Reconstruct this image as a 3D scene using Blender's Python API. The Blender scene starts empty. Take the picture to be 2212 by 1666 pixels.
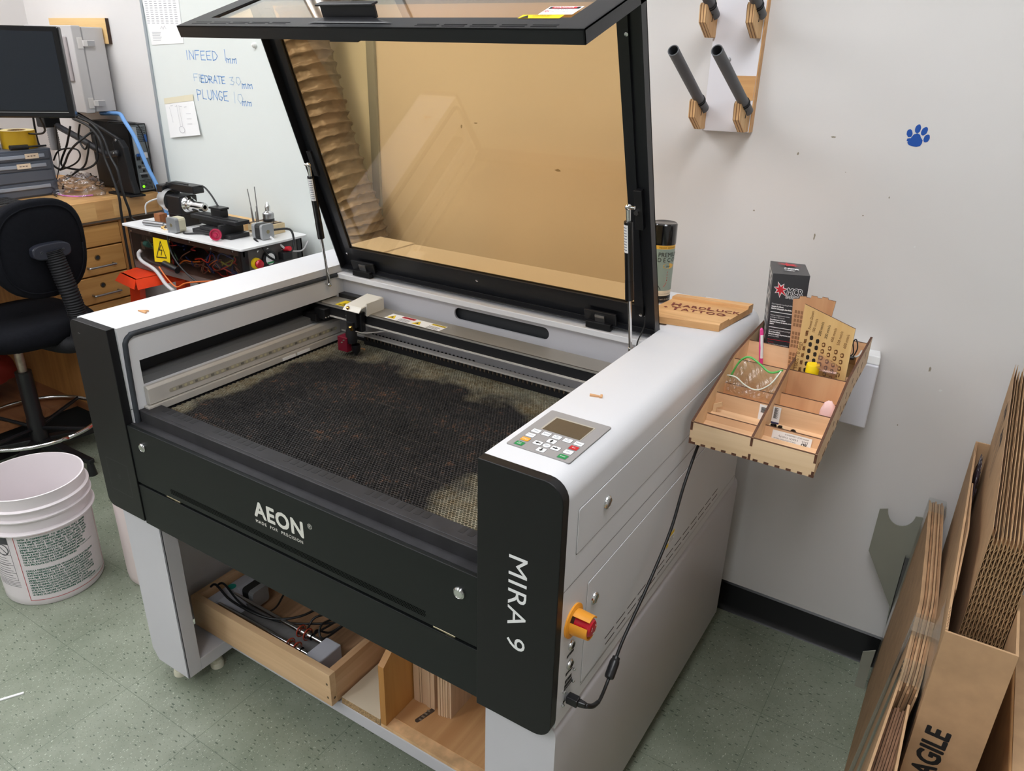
import bpy, math, random
from mathutils import Vector, Matrix
random.seed(7)
sc = bpy.context.scene
COL = sc.collection

# ------------------------------------------------------------ camera, world, exposure, lamps
def setup_camera():
    f = 1638.33
    yaw, pit, rol = (math.radians(a) for a in (31.9528, 23.8149, 1.4141))
    fwd = Vector((-math.sin(yaw)*math.cos(pit), math.cos(yaw)*math.cos(pit), -math.sin(pit)))
    r0 = Vector((math.cos(yaw), math.sin(yaw), 0)); u0 = r0.cross(fwd)
    r = r0*math.cos(rol) + u0*math.sin(rol); u = -r0*math.sin(rol) + u0*math.cos(rol)
    cam = bpy.data.cameras.new('camera'); cam.sensor_width = 36; cam.sensor_fit = 'HORIZONTAL'
    cam.lens = 36*f/2212; cam.clip_start = 0.02; cam.clip_end = 60
    o = bpy.data.objects.new('camera', cam); COL.objects.link(o)
    m = Matrix(((r.x, u.x, -fwd.x), (r.y, u.y, -fwd.y), (r.z, u.z, -fwd.z))).to_4x4()
    m.translation = Vector((1.7477, -0.8593, 1.6668)); o.matrix_world = m
    sc.camera = o
setup_camera()
sc.view_settings.view_transform = 'Standard'; sc.view_settings.look = 'None'
sc.view_settings.gamma = 1; sc.view_settings.use_curve_mapping = False
sc.view_settings.exposure = 0.0
w = bpy.data.worlds.new('world'); sc.world = w; w.use_nodes = True
w.node_tree.nodes['Background'].inputs[0].default_value = (.9, .95, 1, 1)
w.node_tree.nodes['Background'].inputs[1].default_value = 0.3
LAMP_POWER = 10.0
LAMPS = [(-1.8, 0.05), (-0.35, 0.05), (1.6, 0.05), (-1.8, -1.9), (-0.35, -1.9), (1.6, -1.9), (-1.2, -3.6), (1.3, -3.6)]
CEIL = 2.85
YW = 1.2216

# ------------------------------------------------------------ materials
def lin(c):
    return tuple(((v/255)/12.92 if v/255 <= .04045 else ((v/255+.055)/1.055)**2.4) for v in c) + (1,)
MATS = {}
def nodes(m):
    m.use_nodes = True
    nt = m.node_tree
    return nt, nt.nodes, nt.links, nt.nodes['Principled BSDF']
def mat(name, col, rough=.5, metal=0, var=0., vs=6., bump=0., bs=300., coat=0, spec=None, trans=0, emit=0, alpha=1, ior=None, dust=0):
    if name in MATS: return MATS[name]
    m = bpy.data.materials.new(name); MATS[name] = m
    nt, N, L, B = nodes(m)
    c = lin(col)
    B.inputs['Base Color'].default_value = c; B.inputs['Roughness'].default_value = rough
    B.inputs['Metallic'].default_value = metal
    if coat: B.inputs['Coat Weight'].default_value = coat; B.inputs['Coat Roughness'].default_value = .1
    if spec is not None: B.inputs['Specular IOR Level'].default_value = spec
    if trans: B.inputs['Transmission Weight'].default_value = trans
    if ior: B.inputs['IOR'].default_value = ior
    if alpha < 1: B.inputs['Alpha'].default_value = alpha
    if emit:
        B.inputs['Emission Color'].default_value = c; B.inputs['Emission Strength'].default_value = emit
    tc = N.new('ShaderNodeTexCoord')
    if var or dust:
        n = N.new('ShaderNodeTexNoise'); n.inputs['Scale'].default_value = vs; n.inputs['Detail'].default_value = 5
        L.new(tc.outputs['Object'], n.inputs['Vector'])
        r = N.new('ShaderNodeValToRGB')
        r.color_ramp.elements[0].position = .3; r.color_ramp.elements[1].position = .7
        k = 1-var
        r.color_ramp.elements[0].color = (c[0]*k, c[1]*k, c[2]*k, 1)
        k = 1+var*.6
        r.color_ramp.elements[1].color = (min(1, c[0]*k+dust), min(1, c[1]*k+dust), min(1, c[2]*k+dust), 1)
        L.new(n.outputs['Fac'], r.inputs['Fac']); L.new(r.outputs['Color'], B.inputs['Base Color'])
    if bump:
        n2 = N.new('ShaderNodeTexNoise'); n2.inputs['Scale'].default_value = bs
        L.new(tc.outputs['Object'], n2.inputs['Vector'])
        b = N.new('ShaderNodeBump'); b.inputs['Strength'].default_value = bump; b.inputs['Distance'].default_value = .001
        L.new(n2.outputs['Fac'], b.inputs['Height']); L.new(b.outputs['Normal'], B.inputs['Normal'])
    return m
def wood(name, c1, c2, axis='y', scale=1., rough=.5, ply=None, fine=60):
    """grain runs along axis; colours differ along the grain lines"""
    if name in MATS: return MATS[name]
    m = bpy.data.materials.new(name); MATS[name] = m
    nt, N, L, B = nodes(m); B.inputs['Roughness'].default_value = rough
    tc = N.new('ShaderNodeTexCoord'); mp = N.new('ShaderNodeMapping')
    s = [fine*scale]*3; s['xyz'.index(axis)] = 2.5*scale
    mp.inputs['Scale'].default_value = s
    L.new(tc.outputs['Object'], mp.inputs['Vector'])
    n = N.new('ShaderNodeTexNoise'); n.inputs['Scale'].default_value = 1; n.inputs['Detail'].default_value = 6; n.inputs['Distortion'].default_value = .6
    L.new(mp.outputs['Vector'], n.inputs['Vector'])
    r = N.new('ShaderNodeValToRGB'); r.color_ramp.elements[0].position = .32; r.color_ramp.elements[1].position = .7
    r.color_ramp.elements[0].color = lin(c2); r.color_ramp.elements[1].color = lin(c1)
    L.new(n.outputs['Fac'], r.inputs['Fac'])
    mp2 = N.new('ShaderNodeMapping'); s2 = [9.*scale]*3; s2['xyz'.index(axis)] = 1.2*scale
    mp2.inputs['Scale'].default_value = s2; L.new(tc.outputs['Object'], mp2.inputs['Vector'])
    n2 = N.new('ShaderNodeTexNoise'); n2.inputs['Scale'].default_value = 1; n2.inputs['Detail'].default_value = 2
    L.new(mp2.outputs['Vector'], n2.inputs['Vector'])
    mx = N.new('ShaderNodeMix'); mx.data_type = 'RGBA'; mx.blend_type = 'MULTIPLY'
    r2 = N.new('ShaderNodeValToRGB'); r2.color_ramp.elements[0].color = (.78, .74, .7, 1); r2.color_ramp.elements[1].color = (1, 1, 1, 1)
    r2.color_ramp.elements[0].position = .35; r2.color_ramp.elements[1].position = .6
    L.new(n2.outputs['Fac'], r2.inputs['Fac'])
    mx.inputs[0].default_value = .7
    L.new(r.outputs['Color'], mx.inputs[6]); L.new(r2.outputs['Color'], mx.inputs[7])
    L.new(mx.outputs[2], B.inputs['Base Color'])
    return m
def glassy(name, col, tint=.85, rough=.0, spec=1.):
    """thin clear or tinted sheet: coloured transparency with a glossy surface"""
    if name in MATS: return MATS[name]
    m = bpy.data.materials.new(name); MATS[name] = m
    m.use_nodes = True; nt = m.node_tree; N = nt.nodes; L = nt.links
    N.remove(N['Principled BSDF']); out = N['Material Output']
    t = N.new('ShaderNodeBsdfTransparent'); t.inputs[0].default_value = lin(col)
    g = N.new('ShaderNodeBsdfGlossy'); g.inputs['Roughness'].default_value = rough; g.inputs['Color'].default_value = (1, 1, 1, 1)
    lw = N.new('ShaderNodeLayerWeight'); lw.inputs[0].default_value = .5
    pw = N.new('ShaderNodeMath'); pw.operation = 'POWER'; pw.inputs[1].default_value = 4.5; L.new(lw.outputs['Facing'], pw.inputs[0])
    mul = N.new('ShaderNodeMath'); mul.operation = 'MULTIPLY_ADD'; mul.inputs[1].default_value = .9*spec; mul.inputs[2].default_value = .035*spec; mul.use_clamp = True
    L.new(pw.outputs[0], mul.inputs[0])
    mx = N.new('ShaderNodeMixShader'); L.new(mul.outputs[0], mx.inputs[0]); L.new(t.outputs[0], mx.inputs[1]); L.new(g.outputs[0], mx.inputs[2])
    L.new(mx.outputs[0], out.inputs[0])
    return m

# ------------------------------------------------------------ mesh building
class MB:
    def __init__(s): s.v = []; s.f = []; s.mi = []; s.m = 0; s.X = None
    def add(s, vs, fs):
        k = len(s.v)
        if s.X is not None: vs = [s.X @ Vector(p) for p in vs]
        s.v += [tuple(p) for p in vs]; s.f += [tuple(i+k for i in q) for q in fs]; s.mi += [s.m]*len(fs)
        return s
    def box(s, a, b):
        x0, y0, z0 = (min(a[i], b[i]) for i in range(3)); x1, y1, z1 = (max(a[i], b[i]) for i in range(3))
        v = [(x0,y0,z0),(x1,y0,z0),(x1,y1,z0),(x0,y1,z0),(x0,y0,z1),(x1,y0,z1),(x1,y1,z1),(x0,y1,z1)]
        return s.add(v, [(0,3,2,1),(4,5,6,7),(0,1,5,4),(1,2,6,5),(2,3,7,6),(3,0,4,7)])
    def hexa(s, P):   # 8 points: bottom loop then top loop
        return s.add(P, [(0,3,2,1),(4,5,6,7),(0,1,5,4),(1,2,6,5),(2,3,7,6),(3,0,4,7)])
    def prism(s, poly, axis, a, b):
        def mk(p, t):
            return {'x': (t, p[0], p[1]), 'y': (p[0], t, p[1]), 'z': (p[0], p[1], t)}[axis]
        n = len(poly)
        v = [mk(p, a) for p in poly] + [mk(p, b) for p in poly]
        fs = [tuple(range(n))[::-1], tuple(range(n, 2*n))] + [(i, (i+1) % n, n+(i+1) % n, n+i) for i in range(n)]
        return s.add(v, fs)
    def cyl(s, p, q, r, r2=None, n=20, cap=True, inner=0):
        p = Vector(p); q = Vector(q); d = (q-p).normalized(); r2 = r if r2 is None else r2
        a = d.orthogonal().normalized(); b = d.cross(a)
        c = [(a*math.cos(2*math.pi*i/n) + b*math.sin(2*math.pi*i/n)) for i in range(n)]
        v = [p+e*r for e in c] + [q+e*r2 for e in c]
        fs = [(i, (i+1) % n, n+(i+1) % n, n+i) for i in range(n)]
        if inner:
            v += [p+e*inner for e in c] + [q+e*inner for e in c]
            fs += [(2*n+(i+1) % n, 2*n+i, 3*n+i, 3*n+(i+1) % n) for i in range(n)]
            fs += [(i, 2*n+i, 2*n+(i+1) % n, (i+1) % n) for i in range(n)]
            fs += [(n+(i+1) % n, 3*n+(i+1) % n, 3*n+i, n+i) for i in range(n)]
        elif cap: fs += [tuple(range(n))[::-1], tuple(range(n, 2*n))]
        return s.add(v, fs)
    def lathe(s, prof, c=(0, 0, 0), n=40, axis=None, cap=False):
        """prof = [(radius, height)...] around an axis from c"""
        c = Vector(c); d = Vector(axis).normalized() if axis else Vector((0, 0, 1))
        a = Vector((1, 0, 0)) if not axis else d.orthogonal().normalized(); b = d.cross(a)
        v = []; fs = []
        for (r, h) in prof:
            v += [c + d*h + (a*math.cos(2*math.pi*i/n) + b*math.sin(2*math.pi*i/n))*r for i in range(n)]
        for k in range(len(prof)-1):
            fs += [(k*n+i, k*n+(i+1) % n, (k+1)*n+(i+1) % n, (k+1)*n+i) for i in range(n)]
        if cap: fs += [tuple(range(n))[::-1], tuple(range((len(prof)-1)*n, len(prof)*n))]
        return s.add(v, fs)
    def tube(s, pts, r, n=8, smooth=6, flat=None):
        P = [Vector(p) for p in pts]
        if smooth and len(P) > 2:
            Q = []
            for i in range(len(P)-1):
                p0 = P[max(i-1, 0)]; p1 = P[i]; p2 = P[i+1]; p3 = P[min(i+2, len(P)-1)]
                for k in range(smooth):
                    t = k/smooth
                    Q.append(.5*((2*p1)+(p2-p0)*t+(2*p0-5*p1+4*p2-p3)*t*t+(3*p1-p0-3*p2+p3)*t**3))
            Q.append(P[-1]); P = Q
        up = Vector((0, 0, 1)); v = []; fs = []; a = None
        for i, p in enumerate(P):
            t = (P[min(i+1, len(P)-1)]-P[max(i-1, 0)])
            t = t.normalized() if t.length > 1e-9 else up
            if a is None: a = t.orthogonal().normalized()
            a = (a - t*a.dot(t)); a = a.normalized() if a.length > 1e-6 else t.orthogonal().normalized()
            b = t.cross(a); rr = r(i/(len(P)-1)) if callable(r) else r
            v += [p + (a*math.cos(2*math.pi*k/n)+b*math.sin(2*math.pi*k/n))*rr for k in range(n)]
        for i in range(len(P)-1):
            fs += [(i*n+k, i*n+(k+1) % n, (i+1)*n+(k+1) % n, (i+1)*n+k) for k in range(n)]
        fs += [tuple(range(n))[::-1], tuple(range((len(P)-1)*n, len(P)*n))]
        return s.add(v, fs)
    def sphere(s, c, r, n=16, m=10, sc=(1, 1, 1)):
        c = Vector(c); v = []; fs = []
        for j in range(m+1):
            th = math.pi*j/m
            for i in range(n):
                ph = 2*math.pi*i/n
                v.append(c+Vector((r*sc[0]*math.sin(th)*math.cos(ph), r*sc[1]*math.sin(th)*math.sin(ph), r*sc[2]*math.cos(th))))
        for j in range(m):
            fs += [(j*n+i, (j+1)*n+i, (j+1)*n+(i+1) % n, j*n+(i+1) % n) for i in range(n)]
        return s.add(v, fs)
    def quad(s, a, b, c, d): return s.add([a, b, c, d], [(0, 1, 2, 3)])
    def grid(s, fn, nu, nv):
        v = [fn(i/nu, j/nv) for j in range(nv+1) for i in range(nu+1)]
        fs = [(j*(nu+1)+i, j*(nu+1)+i+1, (j+1)*(nu+1)+i+1, (j+1)*(nu+1)+i) for j in range(nv) for i in range(nu)]
        return s.add(v, fs)
def arc(cx, cy, r, a0, a1, n=8):
    return [(cx+r*math.cos(math.radians(a0+(a1-a0)*i/n)), cy+r*math.sin(math.radians(a0+(a1-a0)*i/n))) for i in range(n+1)]
def rrect(x0, y0, x1, y1, r, n=6, corners=(1, 1, 1, 1)):   # bl br tr tl
    P = []
    P += arc(x0+r, y0+r, r, 180, 270, n) if corners[0] else [(x0, y0)]
    P += arc(x1-r, y0+r, r, 270, 360, n) if corners[1] else [(x1, y0)]
    P += arc(x1-r, y1-r, r, 0, 90, n) if corners[2] else [(x1, y1)]
    P += arc(x0+r, y1-r, r, 90, 180, n) if corners[3] else [(x0, y1)]
    return P
ORG = {}
def link(name, mb, mats, parent=None, bevel=0, smooth=None, sub=0, label=None, loc=None, solid=0):
    if not isinstance(mats, (list, tuple)): mats = [mats]
    me = bpy.data.meshes.new(name)
    base = ORG.get(parent.name, Vector((0, 0, 0))) if parent else (Vector(loc) if loc is not None else Vector((0, 0, 0)))
    me.from_pydata([tuple(Vector(p)-base) for p in mb.v], [], mb.f)
    for m in mats: me.materials.append(m)
    if len(mats) > 1: me.polygons.foreach_set('material_index', mb.mi)
    if smooth:
        me.polygons.foreach_set('use_smooth', [True]*len(me.polygons))
        if smooth is not True: me.set_sharp_from_angle(angle=math.radians(smooth))
    me.update()
    o = bpy.data.objects.new(name, me); COL.objects.link(o)
    if parent: o.parent = parent; ORG[o.name] = base
    else: o.location = base; ORG[o.name] = base
    if bevel:
        b = o.modifiers.new('bevel', 'BEVEL'); b.width = bevel; b.segments = 2; b.limit_method = 'ANGLE'; b.angle_limit = math.radians(40)
        b.harden_normals = False
    if solid:
        b = o.modifiers.new('solid', 'SOLIDIFY'); b.thickness = solid; b.offset = 0
    if sub:
        b = o.modifiers.new('sub', 'SUBSURF'); b.levels = sub; b.render_levels = sub
    if label: o['label'] = label
    return o
def thing(name, label, cat, loc, group=None):
    o = bpy.data.objects.new(name, None); COL.objects.link(o); o.location = loc; o.empty_display_size = .05
    ORG[o.name] = Vector(loc); o['label'] = label; o['category'] = cat
    if group: o['group'] = group
    return o
def single(name, mb, mats, label, cat, group=None, **k):
    if 'loc' not in k:
        xs = [p[0] for p in mb.v]; ys = [p[1] for p in mb.v]; zs = [p[2] for p in mb.v]
        k['loc'] = ((min(xs)+max(xs))/2, (min(ys)+max(ys))/2, min(zs))
    o = link(name, mb, mats, **k); o['label'] = label; o['category'] = cat
    if group: o['group'] = group
    return o
def struct(name, mb, m, **k):
    o = link(name, mb, m, **k); o['kind'] = 'structure'; return o
def text_mesh(s, size, align='LEFT', bold=0., space=1., shear=0., line=1.):
    cu = bpy.data.curves.new('t', 'FONT'); cu.body = s; cu.size = size; cu.align_x = align; cu.offset = bold
    cu.space_character = space; cu.shear = shear; cu.resolution_u = 3; cu.space_line = line
    o = bpy.data.objects.new('t', cu); COL.objects.link(o)
    dg = bpy.context.evaluated_depsgraph_get(); dg.update()
    me = bpy.data.meshes.new_from_object(o.evaluated_get(dg))
    v = [tuple(p.co) for p in me.vertices]; f = [tuple(p.vertices) for p in me.polygons]
    bpy.data.objects.remove(o); bpy.data.curves.remove(cu); bpy.data.meshes.remove(me)
    return v, f
def text(mb, s, size, o, r, u, align='LEFT', bold=0., space=1., shear=0., sx=1., line=1., lift=.0006, fn=None):
    if bold >= .0003:      # heavier strokes: the same letters laid a hair apart
        for k in range(8 if bold > .001 else 4):
            a = 2*math.pi*k/(8 if bold > .001 else 4)
            dx, dy = bold*math.cos(a), bold*math.sin(a)
            if fn: text(mb, s, size, o, r, u, align, 0, space, shear, sx, line, lift, lambda x, y, dx=dx, dy=dy: fn(x+dx, y+dy))
            else:
                R_ = Vector(r).normalized(); U_ = Vector(u); U_ = (U_-R_*U_.dot(R_)).normalized()
                text(mb, s, size, Vector(o)+R_*dx+U_*dy, r, u, align, 0, space, shear, sx, line, lift-.00003*(k+1))
    v, f = text_mesh(s, size, align, 0, space, shear, line)
    if fn: return mb.add([fn(p[0]*sx, p[1]) for p in v], f)
    o = Vector(o); r = Vector(r).normalized(); u = Vector(u); u = (u - r*u.dot(r)).normalized(); n = r.cross(u)
    return mb.add([o + r*(p[0]*sx) + u*p[1] + n*lift for p in v], f)
def plane_quad(mb, o, r, u, w, h, lift=.0003):
    o = Vector(o); r = Vector(r).normalized(); u = Vector(u).normalized(); n = r.cross(u); o = o + n*lift
    return mb.quad(o, o+r*w, o+r*w+u*h, o+u*h)
def copy_tree(root, loc, label=None, group=None, rot=None):
    r = root.copy(); COL.objects.link(r); r.location = loc; ORG[r.name] = Vector(loc)
    if rot is not None: r.rotation_euler = rot
    if label: r['label'] = label
    if group: r['group'] = group
    for ch in list(root.children):
        c = ch.copy(); COL.objects.link(c); c.parent = r
        for g in list(ch.children):
            d = g.copy(); COL.objects.link(d); d.parent = c
    return r

# common materials
WHITE = mat('white_powder_coat', (217, 217, 220), .42, var=.03, vs=3, bump=.15, bs=900)
WHITE2 = mat('grey_white_powder_coat', (202, 200, 205), .45, var=.04, vs=3, bump=.15, bs=900)
BLACK = mat('black_powder_coat', (19, 19, 21), .40, bump=.25, bs=1200, var=.1, vs=3, spec=.35)
BLACKM = mat('black_matt_metal', (20, 20, 23), .5)
DUSTY = mat('dusty_black_metal', (38, 37, 40), .6, var=.35, vs=35)
RUBBER = mat('dark_rubber', (52, 56, 62), .6, var=.2, vs=60)
CHROME = mat('chrome', (215, 215, 215), .15, 1)
STEEL = mat('brushed_steel', (170, 170, 172), .35, 1)
ALU = mat('anodised_aluminium', (198, 193, 186), .45, .15, var=.06, vs=20)
PLASTB = mat('black_plastic', (22, 22, 25), .35)
CABLE = mat('black_cable', (20, 20, 22), .45)
INKW = mat('white_print', (236, 236, 236), .6)
INKB = mat('black_print', (28, 28, 30), .6)
PAPER = mat('white_paper', (238, 238, 238), .7)
YEL = mat('warning_yellow', (238, 205, 20), .5)
RED = mat('red_plastic', (190, 18, 40), .35, coat=.3)
REDP = mat('red_print', (205, 35, 50), .5)
GREEN = mat('green_key', (20, 135, 70), .45)
ORANGEK = mat('orange_key', (248, 160, 40), .45)
GREYPL = mat('grey_light_plastic', (190, 188, 188), .5)
# ------------------------------------------------------------ the room
def floor_material():
    m = bpy.data.materials.new('green_vinyl_tile'); nt, N, L, B = nodes(m)
    tc = N.new('ShaderNodeTexCoord')
    def ramp(pts, fac):
        r = N.new('ShaderNodeValToRGB'); e = r.color_ramp.elements
        e[0].position, e[0].color = pts[0][0], pts[0][1]; e[1].position, e[1].color = pts[1][0], pts[1][1]
        for p, c in pts[2:]:
            q = e.new(p); q.color = c
        L.new(fac, r.inputs['Fac']); return r.outputs['Color']
    def mix(f, a, b):
        x = N.new('ShaderNodeMix'); x.data_type = 'RGBA'
        L.new(f, x.inputs[0]); L.new(a, x.inputs[6])
        if isinstance(b, tuple): x.inputs[7].default_value = b
        else: L.new(b, x.inputs[7])
        return x.outputs[2]
    n = N.new('ShaderNodeTexNoise'); n.inputs['Scale'].default_value = 5; n.inputs['Detail'].default_value = 6; n.inputs['Roughness'].default_value = .6
    L.new(tc.outputs['Object'], n.inputs['Vector'])
    base = ramp([(.3, lin((116, 124, 107))), (.72, lin((145, 151, 135)))], n.outputs['Fac'])
    n3 = N.new('ShaderNodeTexNoise'); n3.inputs['Scale'].default_value = 1.7; n3.inputs['Detail'].default_value = 8; n3.inputs['Roughness'].default_value = .7
    L.new(tc.outputs['Object'], n3.inputs['Vector'])
    f3 = ramp([(.60, (0, 0, 0, 1)), (.78, (.5, .5, .5, 1))], n3.outputs['Fac'])
    base = mix(f3, base, lin((166, 171, 158)))
    for k, (sx, sy, thr, c, rot) in enumerate(((26, 70, .098, (64, 76, 62), .5), (84, 34, .068, (190, 192, 176), 1.1), (120, 60, .065, (72, 86, 72), 2.), (60, 150, .062, (196, 196, 182), .2), (45, 120, .06, (84, 96, 82), 1.7))):
        mp = N.new('ShaderNodeMapping'); mp.inputs['Scale'].default_value = (sx, sy, 1); mp.inputs['Rotation'].default_value = (0, 0, rot)
        L.new(tc.outputs['Object'], mp.inputs['Vector'])
        v = N.new('ShaderNodeTexVoronoi'); v.voronoi_dimensions = '2D'; v.inputs['Scale'].default_value = 1
        L.new(mp.outputs['Vector'], v.inputs['Vector'])
        nn = N.new('ShaderNodeTexNoise'); nn.inputs['Scale'].default_value = 9+k*3; L.new(tc.outputs['Object'], nn.inputs['Vector'])
        sm = N.new('ShaderNodeMath'); sm.operation = 'MULTIPLY'; sm.inputs[1].default_value = thr*2.2; L.new(nn.outputs['Fac'], sm.inputs[0])
        lt = N.new('ShaderNodeMath'); lt.operation = 'LESS_THAN'; L.new(v.outputs['Distance'], lt.inputs[0]); L.new(sm.outputs[0], lt.inputs[1])
        sep = N.new('ShaderNodeSeparateColor'); L.new(v.outputs['Color'], sep.inputs[0])
        g = N.new('ShaderNodeMath'); g.operation = 'GREATER_THAN'; g.inputs[1].default_value = .45; L.new(sep.outputs[0], g.inputs[0])
        mu = N.new('ShaderNodeMath'); mu.operation = 'MULTIPLY'; L.new(lt.outputs[0], mu.inputs[0]); L.new(g.outputs[0], mu.inputs[1])
        mu2 = N.new('ShaderNodeMath'); mu2.operation = 'MULTIPLY'; mu2.inputs[1].default_value = .8; L.new(mu.outputs[0], mu2.inputs[0])
        base = mix(mu2.outputs[0], base, lin(c))
    # seams of the 12 inch tiles
    sp = N.new('ShaderNodeSeparateXYZ'); L.new(tc.outputs['Object'], sp.inputs[0])
    fs = []
    for ax, off in ((0, 0.), (1, .237)):
        a = N.new('ShaderNodeMath'); a.operation = 'SUBTRACT'; a.inputs[1].default_value = off - 30.48; L.new(sp.outputs[ax], a.inputs[0])
        b = N.new('ShaderNodeMath'); b.operation = 'MODULO'; b.inputs[1].default_value = .3048; L.new(a.outputs[0], b.inputs[0])
        c = N.new('ShaderNodeMath'); c.operation = 'LESS_THAN'; c.inputs[1].default_value = .0016; L.new(b.outputs[0], c.inputs[0]); fs.append(c)
    mx = N.new('ShaderNodeMath'); mx.operation = 'MAXIMUM'; L.new(fs[0].outputs[0], mx.inputs[0]); L.new(fs[1].outputs[0], mx.inputs[1])
    mm = N.new('ShaderNodeMath'); mm.operation = 'MULTIPLY'; mm.inputs[1].default_value = .6; L.new(mx.outputs[0], mm.inputs[0])
    base = mix(mm.outputs[0], base, lin((70, 84, 68)))
    L.new(base, B.inputs['Base Color']); B.inputs['Roughness'].default_value = .38
    return m
WALLM = mat('painted_wall', (221, 218, 216), .55, var=.035, vs=1.6, bump=.25, bs=60)
CEILM = mat('ceiling_tile', (225, 225, 222), .8)
X0, X1, Y0 = -2.25, 4.2, -5.6
struct('floor', MB().box((X0, Y0, -.05), (X1, YW+.1, 0)), floor_material())
struct('ceiling', MB().box((X0, Y0, CEIL), (X1, YW+.1, CEIL+.05)), CEILM)
wb = struct('wall_back', MB().box((X0, YW, 0), (X1, YW+.1, CEIL)), WALLM)
struct('wall_left', MB().box((X0-.1, Y0, 0), (X0, YW+.1, CEIL)), WALLM)
struct('wall_right', MB().box((X1, Y0, 0), (X1+.1, YW+.1, CEIL)), WALLM)
struct('wall_front', MB().box((X0, Y0-.1, 0), (X1, Y0, CEIL)), WALLM)
BB = mat('black_cove_base', (16, 16, 20), .3, bump=.2, bs=40)
prof = [(YW, 0), (YW-.014, 0), (YW-.007, .010), (YW-.005, .022), (YW-.004, .1), (YW, .106)]
struct('baseboard_back', MB().prism([(a, b) for a, b in prof], 'x', X0, X1), BB, smooth=30)
# marks and dents on the wall
SC = mat('wall_scuff', (150, 142, 126), .8); SCL = mat('bare_plaster', (228, 228, 226), .8)
def blot(cx, cz, rx, rz, n=14, jit=.3):
    return [(cx+rx*math.cos(2*math.pi*i/n)*(1+random.uniform(-jit, jit)), cz+rz*math.sin(2*math.pi*i/n)*(1+random.uniform(-jit, jit))) for i in range(n)]
for (x, z, rx, rz, m) in ((1.289, 1.444, .0025, .004, SC), (1.367, 1.49, .006, .0022, SC), (1.365, 1.242, .0022, .0085, SC), (.595, 1.337, .010, .0035, SC), (.289, 1.454, .008, .002, SC), (.234, 1.441, .003, .006, SC),
                         (1.60, 1.25, .002, .002, SCL), (1.20, 1.29, .002, .002, SC), (1.52, 1.36, .0015, .002, SC), (1.47, 1.31, .002, .0015, SC), (1.70, .95, .003, .006, SC), (1.735, .9, .004, .003, SCL), (1.66, .78, .0015, .002, SC), (1.41, 1.41, .0015, .001, SC)):
    link('wall_scuff', MB().prism(blot(x, z, rx, rz), 'y', YW-.0004, YW), m, wb)

# fluorescent ceiling fixtures
LM = mat('lit_diffuser', (249, 251, 255), .5, emit=LAMP_POWER); TR = mat('fixture_frame', (235, 235, 235), .5)
wheres = ['over the far left bench', 'over the laser cutter lid', 'over the cardboard cartons', 'left of the standing spot, second row', 'in front of the laser cutter, second row', 'right of the standing spot, second row', 'back row on the left', 'back row on the right']
for (x, y), wv in zip(LAMPS, wheres):
    t = thing('ceiling_light', 'fluorescent ceiling fixture with white diffuser '+wv, 'ceiling light', (x, y, CEIL-.06), 'fluorescent fixtures in the ceiling')
    m = MB()
    for a, b in (((x-.32, y-.62), (x+.32, y-.6)), ((x-.32, y+.6), (x+.32, y+.62)), ((x-.32, y-.6), (x-.3, y+.6)), ((x+.3, y-.6), (x+.32, y+.6))):
        m.box((a[0], a[1], CEIL-.06), (b[0], b[1], CEIL))
    link('frame', m, TR, t)
    link('diffuser', MB().box((x-.3, y-.6, CEIL-.045), (x+.3, y+.6, CEIL-.035)), LM, t)

# ------------------------------------------------------------ laser cutter
W = 1.306; ZT = 1.0795
lc = thing('laser_cutter', 'large white and black laser cutter with its tinted lid open', 'laser cutter', (W/2, .5, 0))
DARKIN = mat('dark_interior', (38, 40, 44), .6); GREYRAIL = mat('grey_belt_cover', (96, 97, 98), .5)
# left housing: outer block plus an inner sheet cut open for the travel slot
xi = .155
m = MB()
m.prism(rrect(.0, .585, .10, ZT, .006, 3, (0, 0, 0, 1)), 'y', .02, 1.065)
m.box((.10, .02, .585), (xi, .06, ZT)); m.box((.10, .70, .585), (xi, 1.065, ZT))
m.box((.10, .06, .991), (xi, .70, ZT)); m.box((.10, .06, .585), (xi, .70, .925))
sh = link('side_housing', m, WHITE, lc, smooth=30)
m = MB().box((.1005, .06, .925), (.104, .70, .991)); link('slot_backing', m, DARKIN, sh)
m = MB().box((.104, .061, .925), (.142, .699, .944)); link('belt_cover', m, GREYRAIL, sh)
m = MB().tube([(xi+.001, .028, .80), (xi+.001, .029, .9), (xi+.001, .032, 1.02), (xi+.001, .036, 1.045), (xi+.001, .050, 1.056), (xi+.001, .08, 1.058), (xi+.001, .4, 1.056), (xi+.001, .715, 1.052)], .0065, 8)
link('gasket', m, RUBBER, lc, smooth=True)
m = MB().box((xi, .012, .880), (xi+.0006, .028, .8812)); link('panel_seam', m, DARKIN, sh)
# ruler rail
m = MB()
m.prism([(xi, .880), (xi+.014, .880), (xi+.014, .919), (xi+.010, .925), (xi, .925)], 'x', 0, 0) if False else None
m.box((xi, .058, .8805), (xi+.014, .69, .920)); m.hexa([(xi, .058, .92), (xi+.014, .058, .92), (xi+.014, .69, .92), (xi, .69, .92), (xi, .058, .926), (xi+.008, .058, .926), (xi+.008, .69, .926), (xi, .69, .926)])
m.box((xi, .05, .862), (xi+.020, .70, .8785))
rr_ = link('ruler_rail', m, ALU, lc, bevel=.001)
m = MB().prism(rrect(.112, .8935, .672, .9035, .005, 4), 'x', xi+.014, xi+.0146)
mk = link('led_strip', m, mat('led_strip_cover', (160, 153, 138), .5), rr_)
m = MB()
for i in range(36):
    y = .122+i*.0155
    m.m = i % 3 == 1; m.box((xi+.0146, y, .8955), (xi+.0152, y+.007+.002*(i % 2), .9015))
link('led_chip', m, [mat('led_phosphor', (190, 182, 150), .5), mat('led_board_grey', (110, 106, 98), .5)], rr_, label='row of pale LED chips')
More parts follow.
